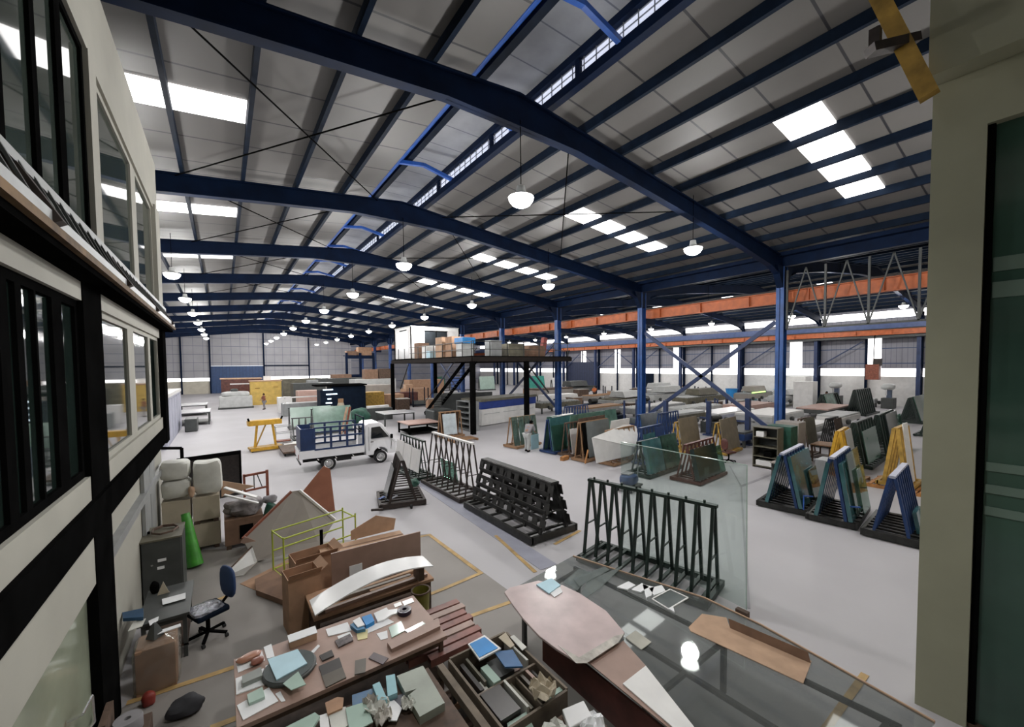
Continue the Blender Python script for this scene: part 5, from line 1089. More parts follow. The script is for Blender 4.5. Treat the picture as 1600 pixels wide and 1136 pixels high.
q = [at_y(925, 684, 11.3), at_y(1000, 701, 11.3), at_y(985, 712, 11.3), at_y(932, 724, 11.3)]
q = [Vector((v.x, v.y, max(v.z, 0.05))) for v in q]; o_ = Vector((13.6, 11.3, 0))
MB().slab([v-o_ for v in q], 0.02).build('front_sheet', 'white', fbq)
q2 = [q[0], q[1], Vector((at_y(985, 668, 12.2).x, 12.2, at_y(985, 668, 12.2).z)), ]
MB().slab([v-o_ for v in (q[0], q[1], Vector((16.0, 12.1, 1.42)), Vector((15.3, 12.1, 1.62)))], 0.02).build('top_sheet', 'white', fbq)
R = xrack('navy A-frame rack with teal panes right of the white folded board', 14.6, 10.85, 1.9, 0.7, 1.6, 7, brackb, 0.12)
pane(R, 'teal pane on the navy rack', 1, -0.9, 0.1, 0.16, 1.2, 'tealpane', 0.0)
pane(R, 'blue panel on the navy rack', 1, 0.1, 0.9, 0.4, 1.15, brackb, 0.0, 'blue_board', 'board')
R = xrack('black rack heavily loaded with dark green glass', 13.0, 9.75, 2.6, 1.0, 1.35, 8, 'greensteel', 0.08, cross=True)
pane(R, 'dark green glass stack left on the black rack', 1, -1.2, -0.1, 0.16, 1.25, 'tealpane', 0.0, t=0.16)
pane(R, 'grey tilted pane on the black rack', 1, -0.2, 0.6, 0.16, 1.05, 'smoke', 0.1)
pane(R, 'dark green glass stack right on the black rack', 1, 0.0, 1.2, 0.16, 1.3, mat('deep_green_stack', (0.03, 0.075, 0.055), 0.12, var=0.3), 0.0, t=0.14)
R = xrack('maroon A-frame rack loaded with dark green glass, rightmost of the middle row', 13.7, 8.2, 2.3, 1.1, 1.4, 8, 'maroon', 0.08)
pane(R, 'dark glass stack on the maroon rack', 1, -1.1, 0.6, 0.16, 1.1, mat('very_dark_glass', (0.015, 0.03, 0.026), 0.15), 0.0, t=0.16)
pane(R, 'green pane at the right of the maroon rack', 1, 0.3, 1.15, 0.16, 1.0, 'green_glass', 0.12)
for i, (x, y, w, lab) in enumerate(((18.0, 11.3, 1.7, 'olive brown board standing behind the black rack'), (19.2, 9.9, 1.7, 'olive brown board standing behind the maroon rack'))):
    R = xrack('yellow timber rack carrying the %s' % lab, x, y, 2.0, 0.9, 1.5, 5, 'yellowdk', 0.08)
    pane(R, lab, 1, -0.95, 0.95, 0.2, 1.5, mat('olive_brown_board_%d' % i, (0.20, 0.16, 0.10), 0.6), 0.02, 'olive_board', 'board', t=0.04)
# second line of the middle row, further back
R = xrack('long green racks of glass behind the middle row', 16.2, 16.2, 3.6, 1.1, 1.5, 9, 'greensteel', 0.1)
pane(R, 'long pale edged green stack behind the middle row', 1, -1.7, 1.7, 0.2, 1.45, 'greenpane', 0.0, t=0.05)
R = xrack('blue rack with upright bars beside the column behind the middle row', 18.4, 19.6, 2.4, 1.1, 1.6, 9, brackb, 0.1)
R = xrack('blue green stack rack in front of the second column', 18.6, 14.0, 2.6, 0.9, 1.55, 8, brackb, 0.1)
pane(R, 'slate blue stack in front of the second column', 1, -1.2, 1.2, 0.2, 1.4, mat('slate_glass', (0.05, 0.075, 0.10), 0.2), 0.0, t=0.05)
R = xrack('blue A-frame rack at the foot of the second column', 18.7, 12.7, 2.0, 0.9, 1.75, 8, brackb, 0.08)
# office chairs on the floor
def task_chair(x, y, rz, m, lab, low=False):
    t = thing('office_chair', lab, 'chair', (x, y, 0), rz)
    MB().box((0, 0, 0.46), (0.44, 0.44, 0.08)).build('seat', m, t, 0.03)
    if not low: MB().lump((0.24, 0, 0.82), (0.08, 0.40, 0.5), 91, k=0.0, sq=3.2).build('backrest', m, t); MB().bar((0.15, 0, 0.43), (0.26, 0, 0.65), 0.05, 0.02).build('back_bracket', 'black', t)
    MB().cyl((0, 0, 0.10), (0, 0, 0.42), 0.03).build('gas_lift', 'black', t)
    for i in range(5):
        a = 2*math.pi*i/5+0.3; l = MB().bar((0, 0, 0.10), (0.28*math.cos(a), 0.28*math.sin(a), 0.07), 0.045, 0.03).build('leg', 'black', t)
        MB().cyl((0.28*math.cos(a)-0.02, 0.28*math.sin(a), 0.03), (0.28*math.cos(a)+0.02, 0.28*math.sin(a), 0.03), 0.03).build('castor', 'rubber', l)
task_chair(18.2, 8.8, R_(160), 'maroon', 'dark swivel chair right of the maroon rack')
t = thing('tool_trolley', 'low blue trolley with curved handle behind the tall glass sheet', 'trolley', (11.45, 8.95, 0), 0.2)
MB().span((-0.45, -0.3, 0.12), (0.45, 0.3, 0.18)).build('deck', 'blacksteel', t); MB().lump((0, 0, 0.38), (0.7, 0.5, 0.36), 97, k=0.03, sq=4).build('tub', brackb, t); MB().box((0, 0.05, 0.58), (0.4, 0.3, 0.03)).build('lid', 'greycloth', t)
MB().tube([(0.42, -0.1, 0.15), (0.5, -0.1, 0.7), (0.42, -0.1, 0.85)], 0.018).build('handle', 'grey', t)
for sx in (-0.35, 0.35):
    for sy in (-0.24, 0.24): MB().cyl((sx-0.02, sy, 0.05), (sx+0.02, sy, 0.05), 0.05).build('wheel', 'rubber', t)
# shelf cabinets near the first column
def shelf_unit(lab, x, y, sx, sy, h, m='olive', ns=4, items=True, open_dir=-1):
    t = thing('shelf_cabinet', lab, 'cabinet', (x, y, 0)); hx, hy = sx/2, sy/2
    MB().span((-hx+0.03, -hy, 0), (hx, -hy+0.03, h)).build('side_board', m, t); MB().span((-hx+0.03, hy-0.03, 0), (hx, hy, h)).build('side_board', m, t)
    MB().span((hx-0.03, -hy+0.03, 0), (hx, hy-0.03, h)).build('back_board', 'dgrey', t)
    for i in range(ns+1):
        z = 0.06+(h-0.09)*i/ns; MB().span((-hx, -hy+0.03, z), (hx-0.03, hy-0.03, z+0.025)).build('shelf', m, t)
    return t
shelf_unit('tall olive shelf cabinet facing the racks, left of the pair beside the first column', 18.5, 7.35, 0.6, 0.95, 1.72)
for i, (dy, z, m, lab) in enumerate(((0.2, 1.31, 'white', 'white jar on the top shelf of the olive cabinet'), (-0.1, 0.5, 'black', 'black box on the third shelf of the olive cabinet'), (0.05, 0.1, 'white', 'white carton on the bottom shelf of the olive cabinet'))):
    tag(MB().box((0, 0, 0.11), (0.3, 0.3 if i != 2 else 0.6, 0.22)).build('storage_box' if i else 'jar', m, None, 0.01, (18.38, 7.35+dy, z)), lab, 'box' if i else 'jar')
crate_box('metal_cabinet', 'tall dark green closed cabinet behind the shelf cabinet', 'cabinet', (19.25, 7.1, 0), (0.7, 0.9, 1.74), 'dkgreen')
o = crate_box('metal_cabinet', 'tall beige closed cabinet with a red sticker at the first column', 'cabinet', (20.4, 7.2, 0), (0.8, 0.9, 1.8), 'board')
MB().span((-0.41, -0.1, 1.55), (-0.402, 0.2, 1.68)).build('sticker', 'red', o)
bxr = crate_box('red_box', 'red box behind the leftmost blue rack', 'box', (16.8, 5.9, 0.76), (0.6, 0.5, 0.3), 'red')
table('work_table', 'dark table carrying the red box behind the leftmost blue rack', 16.3, 17.4, 5.5, 6.4, 0.75, 'board', 'dgrey')
table('wood_table', 'small timber topped table right of the cabinets', 21.2, 22.3, 5.95, 6.7, 0.78, 'wood', 'wooddk', 'wooddk')
R = xrack('timber rack carrying the olive panel', 21.8, 7.35, 1.3, 0.9, 1.75, 4, 'wooddk', 0.0)
pane(R, 'tall olive panel standing right of the beige cabinet', 1, -0.6, 0.6, 0.6, 1.2, 'olive', 0.02, 'olive_board', 'board')
R = xrack('dark rack with slotted lower edge right of the olive panel', 24.9, 7.2, 1.6, 0.9, 1.5, 6, 'blacksteel', 0.0)
pane(R, 'dark brown board on the slotted dark rack', 1, -0.4, 0.7, 0.5, 1.0, 'wooddk', 0.02, 'dark_board', 'board')
# yellow racks on pallets
R = xrack('yellow A-frame rack holding a grey pane behind the middle blue rack', 19.3, 5.2, 1.6, 1.0, 1.7, 4, 'yellow', 0.1, legw=0.1)
pane(R, 'grey pane leaning on the left yellow rack', 1, -0.4, 0.75, 0.2, 1.5, 'lgrey', 0.02, 'grey_board', 'board')
crate_box('grey_box', 'grey box with white lid between the blue racks', 'box', (17.2, 4.9, 0), (0.7, 0.55, 1.0), 'grey')
pallet('wooden pallet under the right yellow rack', (19.2, 3.5, 0), 1.6, 1.3, 'woodor'); pallet('wooden pallet lying nearest the pillar', (18.9, 2.5, 0), 1.3, 0.9, 'woodor'); pallet('brown wooden pallet left of the right yellow rack', (18.9, 4.65, 0), 1.2, 0.8, 'wood')
R = xrack('yellow A-frame rack holding a tall white pane behind the rightmost blue rack', 18.4, 3.4, 1.4, 0.9, 2.0, 4, 'yellowdk', 0.0, legw=0.1)
R['t'].location.z = 0.13
lean_pane('tall narrow white pane leaning on the right yellow rack', (R['c'].x, R['c'].y, 0.13), R['r'], 1, -0.5, 0.15, 0.16, 2.0, 'white', R['fw'], 2.0, 0.14, 0.02, 0.03, 'white_board', 'board')
# dark racks with green glass behind
R = xrack('long black rack with ladder bars behind the yellow racks', 21.2, 5.2, 3.0, 1.2, 1.85, 7, 'greensteel', 0.05, cross=True, legw=0.08)
pane(R, 'wide green glass sheet on the long black rack', 1, -1.2, 1.3, 0.16, 1.35, 'greenpane', 0.02, t=0.03)
R = xrack('second long black rack further behind with green glass', 24.6, 5.2, 3.6, 1.2, 1.9, 8, 'greensteel', 0.05, cross=True, legw=0.08)
pane(R, 'wide grey green glass sheet on the second long black rack', 1, -1.0, 1.7, 0.3, 1.6, 'greypane', 0.02, t=0.03)
pane(R, 'narrow bright green glass edge sheet at the right of the second black rack', 1, 1.5, 2.2, 0.2, 1.5, 'green_glass', 0.1)
pallet('small pallet in the aisle right of the green glass', (24.3, 3.1, 0), 0.9, 0.7, 'wood')
# ================================================================== PEOPLE
def person(lab, x, y, rz, shirt, trousers, pose='stand', hair='black', h=1.68):
    """one continuous body; +x is where the person faces"""
    OCC.append((x-0.7, x+0.7, y-0.7, y+0.7))
    t = thing('person', lab, 'person', (x, y, 0), rz)
    k = h/1.68; lean = {'stand': 0.05, 'bend': 0.55, 'sit': 0.1}[pose]
    me = bpy.data.meshes.new('body')
    J = {'pelvis': (0, 0, 0.90), 'waist': (0.05*lean, 0, 1.05), 'chest': (0.42*lean, 0, 1.27-0.12*lean), 'neck': (0.62*lean, 0, 1.42-0.25*lean), 'headb': (0.70*lean, 0, 1.49-0.27*lean), 'headt': (0.76*lean+0.01, 0, 1.63-0.30*lean)}
    cx, cz = J['chest'][0], J['chest'][2]
    for s, n in ((-1, 'r'), (1, 'l')):
        J['sh'+n] = (cx+0.03, s*0.19, cz+0.09); J['el'+n] = (cx+0.10, s*0.24, cz-0.17); J['wr'+n] = (cx+0.30, s*0.17, cz-0.24+0.05*s); J['ha'+n] = (cx+0.38, s*0.15, cz-0.24+0.05*s)
        J['hip'+n] = (0, s*0.09, 0.86); J['kn'+n] = (0.04+0.05*s, s*0.11, 0.48); J['an'+n] = (-0.02+0.08*s, s*0.11, 0.09); J['to'+n] = (0.13+0.08*s, s*0.13, 0.035)
        for f in range(4): J['f%d%s' % (f, n)] = (cx+0.455-0.01*abs(f-1.2), s*0.15+(f-1.5)*0.021, cz-0.26+0.05*s)
        J['th'+n] = (cx+0.41, s*(0.15-0.055), cz-0.22+0.05*s)
    names = list(J); idx = {n: i for i, n in enumerate(names)}
    E_ = [('pelvis', 'waist'), ('waist', 'chest'), ('chest', 'neck'), ('neck', 'headb'), ('headb', 'headt')]
    for n in 'rl': E_ += [('chest', 'sh'+n), ('sh'+n, 'el'+n), ('el'+n, 'wr'+n), ('wr'+n, 'ha'+n), ('pelvis', 'hip'+n), ('hip'+n, 'kn'+n), ('kn'+n, 'an'+n), ('an'+n, 'to'+n), ('wr'+n, 'th'+n)]+[('ha'+n, 'f%d%s' % (f, n)) for f in range(4)]
    me.from_pydata([Vector(J[n])*k for n in names], [(idx[a], idx[b_]) for a, b_ in E_], [])
    o = bpy.data.objects.new('body', me); COL.objects.link(o); o.parent = t
    sk = o.modifiers.new('skin', 'SKIN'); sv = me.skin_vertices[0].data
    rad = {'pelvis': (0.14, 0.11), 'waist': (0.13, 0.10), 'chest': (0.155, 0.115), 'neck': (0.055, 0.055), 'headb': (0.075, 0.085), 'headt': (0.08, 0.095)}
    for n in 'rl':
        rad.update({'sh'+n: (0.06, 0.06), 'el'+n: (0.042, 0.042), 'wr'+n: (0.028, 0.028), 'ha'+n: (0.036, 0.018), 'hip'+n: (0.09, 0.09), 'kn'+n: (0.06, 0.06), 'an'+n: (0.042, 0.042), 'to'+n: (0.04, 0.03), 'th'+n: (0.01, 0.01)})
        for f in range(4): rad['f%d%s' % (f, n)] = (0.009, 0.009)
    for n in names: sv[idx[n]].radius = tuple(v*k for v in rad[n])
    sv[idx['pelvis']].use_root = True
    ss = o.modifiers.new('smooth', 'SUBSURF'); ss.levels = 1; ss.render_levels = 2
    me.materials.append(M['skin'])
    # clothing: shirt, trousers, shoes as slightly larger skins over the same joints
    def cloth(nm, joints, edges, m, grow):
        m2 = bpy.data.meshes.new(nm); ii = {n: i for i, n in enumerate(joints)}
        m2.from_pydata([Vector(J[n])*k for n in joints], [(ii[a], ii[b_]) for a, b_ in edges], [])
        c = bpy.data.objects.new(nm, m2); COL.objects.link(c); c.parent = t
        c.modifiers.new('skin', 'SKIN'); q = m2.skin_vertices[0].data
        for n in joints: q[ii[n]].radius = tuple(v*k*(1.0)+grow for v in rad[n])
        q[0].use_root = True
        s3 = c.modifiers.new('smooth', 'SUBSURF'); s3.levels = 1; s3.render_levels = 2; m2.materials.append(M[m] if isinstance(m, str) else m)
    J['cr'] = J['elr']; 
    cloth('shirt', ['waist', 'pelvis', 'chest', 'shr', 'shl', 'elr', 'ell'], [('pelvis', 'waist'), ('waist', 'chest'), ('chest', 'shr'), ('chest', 'shl'), ('shr', 'elr'), ('shl', 'ell')], shirt, 0.045)
    cloth('trousers', ['pelvis', 'hipr', 'hipl', 'knr', 'knl', 'anr', 'anl'], [('pelvis', 'hipr'), ('pelvis', 'hipl'), ('hipr', 'knr'), ('hipl', 'knl'), ('knr', 'anr'), ('knl', 'anl')], trousers, 0.034)
    hx, hz = J['headt'][0]*k, J['headt'][2]*k
    hd = MB().lump((hx, 0, hz-0.045), (0.20, 0.165, 0.24), 1, k=0.0, sq=2.2).build('head', 'skin', t)
    fc = MB(); fc.lump((hx+0.102, 0, hz-0.06), (0.03, 0.03, 0.05), 1, k=0, n=5); fc.lump((hx, 0.085, hz-0.05), (0.04, 0.025, 0.06), 1, k=0, n=5); fc.lump((hx, -0.085, hz-0.05), (0.04, 0.025, 0.06), 1, k=0, n=5); fc.build('nose_and_ears', 'skin', hd)
    ey = MB(); ey.lump((hx+0.09, 0.035, hz-0.035), (0.02, 0.03, 0.015), 1, k=0, n=5); ey.lump((hx+0.09, -0.035, hz-0.035), (0.02, 0.03, 0.015), 1, k=0, n=5); ey.build('eyes', 'black', hd)
    MB().lump((hx+0.092, 0, hz-0.105), (0.02, 0.05, 0.012), 1, k=0, n=5).build('mouth', 'maroon', hd)
    MB().lump((hx-0.018, 0, hz-0.01), (0.205, 0.185, 0.215), 1, k=0.01, sq=2.2).build('hair', hair, t)
    for s, n in ((-1, 'r'), (1, 'l')): MB().lump(Vector((J['an'+n][0]+0.06, J['an'+n][1], 0.05))*k, (0.27, 0.10, 0.10), 1, k=0, sq=3).build('shoe', 'black', t)
    return t
person('person in grey shirt and pale trousers bending over the glass in the middle row', 12.5, 16.1, R_(20), 'greycloth', 'lgrey', 'bend')
person('person in orange shirt standing among the machines of the side hall', 38.2, 35.2, R_(200), 'orangecloth', 'darkcloth')
person('person in dark red shirt at the right wall under the windows', 49.6, 15.4, R_(90), 'maroon', 'darkcloth')
person('person in black working by the green racks near the right wall', 48.4, 13.6, R_(120), 'darkcloth', 'darkcloth', 'bend')
person('person in dark clothes at the far machine with the white cowling', 46.5, 28.2, R_(180), 'darkcloth', 'darkcloth')
person('person in orange brown clothes in front of the yellow machine', 3.5, 50.0, R_(200), 'rust', 'greycloth')
# ================================================================== MEZZANINE
MX0, MX1, MY0, MY1, MZ = 12.95, 21.6, 22.3, 37.2, 5.05
mz = thing('mezzanine_platform', 'dark steel mezzanine platform under the right roof slope', 'platform', (MX0, MY0, 0))
L_ = lambda x, y, z: (x-MX0, y-MY0, z)
MB().span(L_(MX0, MY0, 4.98), L_(MX1, MY1, 5.05)).build('deck', 'black', mz)
for a, b_ in (((MX0, MY0), (MX1, MY0)), ((MX0, MY0), (MX0, MY1)), ((MX0, MY1), (MX1, MY1)), ((MX1, MY0), (MX1, MY1)), ((MX0, 29.5), (MX1, 29.5)), ((17.3, MY0), (17.3, MY1))):
    MB().bar(L_(*a, 4.83), L_(*b_, 4.83), 0.2, 0.3).build('beam', mat('mezzanine_beam', (0.02, 0.016, 0.014), 0.8, spec=0.1) if 'mezzanine_beam' not in bpy.data.materials else bpy.data.materials['mezzanine_beam'], mz)
for i, (x, y) in enumerate(((MX0, MY0), (17.3, MY0), (MX0, MY1), (17.3, MY1), (MX0+0.02, 29.6))):
    if i == 4: continue
    MB().span(L_(x-0.14, y-0.14, 0), L_(x+0.14, y+0.14, 4.7)).build('post', 'black', mz)
b = MB()
for y in [MY0+i*1.5 for i in range(10)]: b.bar(L_(MX0+0.1, y, 5.05), L_(MX0+0.1, y, 6.0), 0.05)
for z in (5.5, 6.0): b.bar(L_(MX0+0.1, MY0, z), L_(MX0+0.1, 33, z), 0.04)
b.build('side_railing', 'blacksteel', mz)
b = MB()
for x in [MX0+i*1.4 for i in range(7)]: b.bar(L_(x, MY0+0.1, 5.05), L_(x, MY0+0.1, 6.0), 0.05)
for z in (5.5, 6.0): b.bar(L_(MX0, MY0+0.1, z), L_(MX1, MY0+0.1, z), 0.04)
b.build('front_railing', 'blacksteel', mz)
for (x0, y0, x1, y1) in ((17.3, MY0, 21.4, MY0), (MX0, 33.2, MX0, MY1)):
    MB().bar(L_(x0, y0, 4.6), L_((x0+x1)/2, (y0+y1)/2, 2.4), 0.08).build('knee_brace', 'blacksteel', mz)
# stair down from the deck
s_ = thing('steel_stair', 'dark steel stair rising to the mezzanine', 'stair', (15.3, 30.2, 0))
for x in (-0.5, 0.5): MB().bar((x, 4.0, 0.12), (x, -3.7, 4.85), 0.08, 0.28).build('stringer', 'black', s_)
b = MB()
for i in range(18): f = (i+0.5)/18; b.box((0, 4.0-7.7*f, 0.12+4.73*f), (0.95, 0.25, 0.04))
tag(b.build('treads', 'blacksteel', s_), kind='stuff')
for x in (-0.5, 0.5): MB().bar((x, 4.0, 1.1), (x, -3.7, 5.8), 0.04).build('handrail', 'blacksteel', s_)
# white cabin on the deck
cb = thing('site_cabin', 'white panel cabin with window standing on the mezzanine', 'cabin', (13.2, 33.1, MZ))
MB().span((0, 0, 0.05), (4.6, 3.9, 2.75)).build('cabin_body', 'white', cb)
MB().span((-0.03, -0.03, 2.75), (4.63, 3.93, 2.85)).build('cabin_roof', 'lgrey', cb)
for x, y in ((-0.02, -0.02), (4.62, -0.02), (-0.02, 3.92)): MB().box((x, y, 1.4), (0.08, 0.08, 2.8)).build('corner_post', 'black', cb)
MB().span((1.25, -0.03, 1.0), (3.4, 0.0, 2.45)).build('window_pane', mat('cabin_window', (0.03, 0.035, 0.04), 0.1), cb)
f = MB(); f.span((1.2, -0.05, 2.42), (3.45, 0.0, 2.5)); f.span((1.2, -0.05, 0.95), (3.45, 0, 1.02)); f.span((2.3, -0.05, 1.0), (2.36, 0, 2.42)); f.build('window_frame', 'black', cb)
MB().span((-0.03, 0.6, 0.15), (0.0, 3.3, 2.5)).build('door_panel', 'whiteg', cb); MB().span((-0.05, 1.0, 2.5), (0.0, 2.6, 2.58)).build('door_vent', 'black', cb)
for i, (x, y, d, m, lab) in enumerate(((13.6, 31.8, (0.9, 1.0, 1.3), 'carddk', 'brown carton on the mezzanine left of the pale wrapped one'), (13.6, 30.4, (0.8, 0.9, 1.0), 'white', 'pale wrapped carton on the mezzanine between brown cartons'), (13.7, 27.6, (1.1, 1.1, 1.5), 'card2', 'tallest cardboard carton on the mezzanine'), (13.7, 26.1, (1.0, 1.0, 1.45), 'card', 'darker tall carton right of the tallest one on the mezzanine'),
        (13.7, 24.6, (0.9, 0.9, 0.9), 'lgrey', 'grey carton under the blue sheet on the mezzanine'), (17.0, 23.5, (1.4, 1.0, 0.9), 'olive', 'olive crate at the front edge of the mezzanine'), (19.0, 23.6, (1.5, 0.9, 0.8), 'carddk', 'brown crate at the front right of the mezzanine'), (15.4, 23.6, (0.9, 0.8, 1.1), 'grey', 'grey machine at the front edge of the mezzanine'))):
    crate_box('carton', lab, 'box', (x, y, MZ), d, m)
crate_box('blue_sheet', 'bright blue folded sheet on the grey carton of the mezzanine', 'sheet', (13.7, 24.6, MZ+0.9), (1.0, 1.2, 0.4), 'sky')
crate_box('blue_bundle', 'light blue bundle in front of the pale wrapped carton', 'bundle', (13.3, 29.3, MZ), (0.5, 0.7, 0.55), 'pblue')
tag(MB().box((0, 0, 0.5), (0.5, 0.3, 1.7)).build('crane_hook_block', 'red', None, 0.03, (20.2, 23.8, 6.4)), 'red crane hook block above the mezzanine', 'hook block') if False else None
hk = thing('crane_hook_block', 'red hook block standing on the mezzanine beside the column', 'hook block', (20.3, 24.2, MZ), 0)
MB().bar((0, 0, 0), (0.3, 0, 1.5), 0.35).build('block', 'red', hk); MB().bar((-0.5, 0, 0.1), (0.0, 0, 0.3), 0.2).build('arm', 'red', hk)
# hanging brown block in the side hall
hb = thing('hanging_hoist', 'brown hoist block hanging from the crane beam near the right wall', 'hoist', at_x(1364, 590, 51.6), 0)
MB().box((0, 0, 0.55), (0.7, 1.0, 1.5)).build('hoist_body', 'rust', hb); MB().box((0, -0.35, 1.5), (0.6, 0.5, 0.7)).build('motor', 'brownsteel', hb); MB().cyl((0, 0, 1.3), (0.3, 0, 7.02-hb.location.z), 0.04).build('chain', 'black', hb)
# long tub with blue lid under the mezzanine
tbx = thing('washing_tank', 'long white tank with blue upper band under the mezzanine', 'tank', (17.9, 26.4, 0), R_(12))
MB().span((-3.1, -1.0, 0.05), (3.1, 1.0, 1.25)).build('tank_body', 'white', tbx, 0.02)
MB().span((-3.13, -1.03, 1.25), (3.13, 1.03, 1.8)).build('blue_band', mat('deep_blue_band', (0.012, 0.04, 0.24), 0.35), tbx)
MB().span((-3.2, -1.1, 1.8), (3.2, 1.1, 1.98)).build('cover', 'olive', tbx)
for x in (-2, 0, 2): MB().span((x-0.8, -1.012, 0.85), (x+0.8, -1.0, 0.9)).build('panel_joint', 'lgrey', tbx)
# ================================================================== GENERIC MACHINES
def line_machine(lab, x, y, L, W, H, body='lgrey', rz=0.0, top='olive', hood=False, rollers=True, cabinet=None, group=None, name='processing_machine'):
    """long glass processing machine: legs, bed, roller top, optional hood and control cabinet"""
    OCC.append((x-L/2-0.3, x+L/2+(0.8 if cabinet else 0.3), y-W/2-0.5, y+W/2+0.3))
    t = thing(name, lab, 'machine', (x, y, 0), rz, group); hx, hy = L/2, W/2
    MB().span((-hx, -hy, H*0.45), (hx, hy, H*0.85)).build('bed', body, t, 0.015)
    n = max(2, int(L/1.6))
    for i in range(n):
        for s in (-1, 1): MB().box((-hx+0.15+(L-0.3)*i/(n-1), s*(hy-0.1), H*0.225), (0.12, 0.12, H*0.45)).build('leg', 'dgrey', t)
    if rollers:
        b = MB(); k = int(L/0.35)
        for i in range(k): b.cyl((-hx+0.17+i*0.35, -hy+0.05, H*0.9), (-hx+0.17+i*0.35, hy-0.05, H*0.9), H*0.045, 6)
        tag(b.build('rollers', top, t), kind='stuff')
    else: MB().span((-hx+0.03, -hy+0.03, H*0.85), (hx-0.03, hy-0.03, H*0.97)).build('work_top', top, t)
    if hood: MB().prism([(-hy, H), (-hy*0.7, H*1.45), (hy*0.7, H*1.45), (hy, H)], -hx*0.45, hx*0.45, 'x').build('hood', body, t)
    if cabinet:
        MB().box((hx+0.35, 0, 0.85), (0.55, 0.7, 1.7)).build('control_cabinet', cabinet, t, 0.01)
        MB().box((hx+0.35, -0.36, 1.3), (0.3, 0.02, 0.25)).build('screen', 'black', t)
    for i in range(max(1, int(L/2.2))): MB().lump((-hx+0.9+i*2.1, -hy-0.12, H*0.5), (0.35, 0.25, 0.35), 5, k=0.05, sq=3).build('motor', 'dgrey', t)
    return t
lm_ = line_machine
lm_('long light grey washing machine left of the second column in the side hall', 32.2, 25.6, 6.5, 1.8, 1.25, 'lgrey', 0.1, hood=True)
lm_('grey roller conveyor right of the second column', 30.2, 21.0, 8.0, 1.5, 1.0, 'grey', 0.05, 'white')
lm_('pale roller table with motors beside the cross braces', 31.2, 18.0, 6.5, 1.6, 1.05, 'lgrey', 0.0, 'lgrey', hood=False)
lm_('grey green machine bed in front of the cross braces', 25.4, 15.6, 4.4, 1.3, 1.15, 'olive', 0.0, 'lgrey', False, False)
lm_('dark blue low machine between the braces and the shelf cabinets', 24.2, 10.4, 5.0, 1.4, 0.85, brackb, 0.0, 'dgrey', False, False)
lm_('white topped glass cutting table behind the first column', 32.0, 12.6, 5.5, 2.4, 0.95, 'lgrey', 0.0, 'white', False, False)
lm_('second white topped cutting table behind the dark blue machine', 30.4, 15.0, 5.5, 1.8, 0.95, 'lav', 0.0, 'whiteg', False, False)
lm_('pinkish topped table in the side hall left of the first column', 36.5, 16.0, 5.0, 2.0, 1.0, 'pink', 0.0, 'pink', False, False)
lm_('long grey edging line in the middle of the side hall', 39.6, 21.9, 8.0, 1.6, 1.3, 'olive', 0.0, 'lgrey', True)
lm_('grey machine with hood far in the side hall', 40.0, 26.2, 7.0, 1.8, 1.35, 'lgrey', 0.0, 'grey', True, True, 'lgrey')
lm_('long pale machine in front of the right wall', 47.6, 20.4, 6.0, 1.5, 1.3, 'board', 0.0, 'grey', True)
lm_('far grey machine with white cowling near the right wall', 44.8, 30.4, 6.0, 1.9, 1.4, 'lgrey', 0.0, 'white', True)
lm_('brown grey conveyor far behind the second column', 35.0, 30.5, 7.0, 1.5, 1.2, 'board', 0.1, 'wood')
lm_('grey conveyor with pale boards near the second column', 25.6, 23.2, 5.0, 1.5, 1.0, 'grey', 0.05, 'wood', False, False)
lm_('green grey roller line behind the teal stacks', 25.6, 28.4, 5.0, 1.5, 1.1, 'olive', 0.0, 'lgrey')
lm_('white machine left of the tall green stack far in the side hall', 30.2, 33.2, 4.5, 1.6, 1.2, 'white', 0.0, 'white', False, False)
lm_('dark machine below the far blue gate', 40.0, 40.5, 7.0, 2.0, 1.5, 'dgrey', 0.0, 'dgrey', True)
lm_('grey brown machine in front of the far blue gate', 33.5, 38.2, 6.0, 1.8, 1.6, 'board', 0.0, 'wooddk', False, False)
lm_('pale table right of the first column in the side hall', 34.6, 9.3, 4.0, 1.4, 0.9, 'white', 0.0, 'lgrey', False, False)
lm_('long pale frame table right of the first column', 27.8, 9.0, 4.6, 1.2, 0.85, 'lgrey', 0.0, 'white', False, False)
lm_('pink topped cutting table right of the first column', 40.6, 11.9, 5.6, 2.2, 0.8, 'dgrey', 0.0, 'pink', False, False)
lm_('light machine with cabinet behind the first column', 46.5, 17.0, 4.0, 1.6, 1.2, 'lgrey', 0.0, 'lgrey', True, True, 'white')
hp = emis('green_indicator', (0.6, 1.0, 0.3), 1.5)
tag(MB().span((0, 0, 0), (3.2, 0.05, 0.12)).build('indicator_strip', hp, None, 0, (45.4, 19.6, 1.2)), 'bright yellow green indicator strip on the long pale machine', 'light strip')
for i, (x, y, s, m, lab) in enumerate(((51.2, 22.3, 1.5, 'cyan', 'large light blue tub near the right wall'), (51.4, 24.6, 1.2, 'sky', 'small bright blue tub near the right wall'), (51.0, 18.9, 1.4, 'pblue', 'pale blue tub nearest the white cabinet'))):
    t = thing('plastic_tub', lab, 'tub', (x, y, 0)); MB().lathe([(0, 0), (s*0.45, 0), (s*0.55, s), (s*0.5, s), (s*0.42, 0.05)], n=16).build('tub_body', m, t)
    MB().lathe([(s*0.5, s), (s*0.6, s), (s*0.6, s+0.06), (s*0.5, s+0.06)], n=16).build('rim', m, t)
crate_box('white_cabinet', 'white control cabin behind the first column', 'cabinet', (45.6, 14.9, 0), (1.2, 1.6, 2.6), 'white')
crate_box('white_cabinet', 'white cabin at the right wall right of the first column', 'cabinet', (51.0, 17.2, 0), (1.6, 1.6, 2.9), 'white')
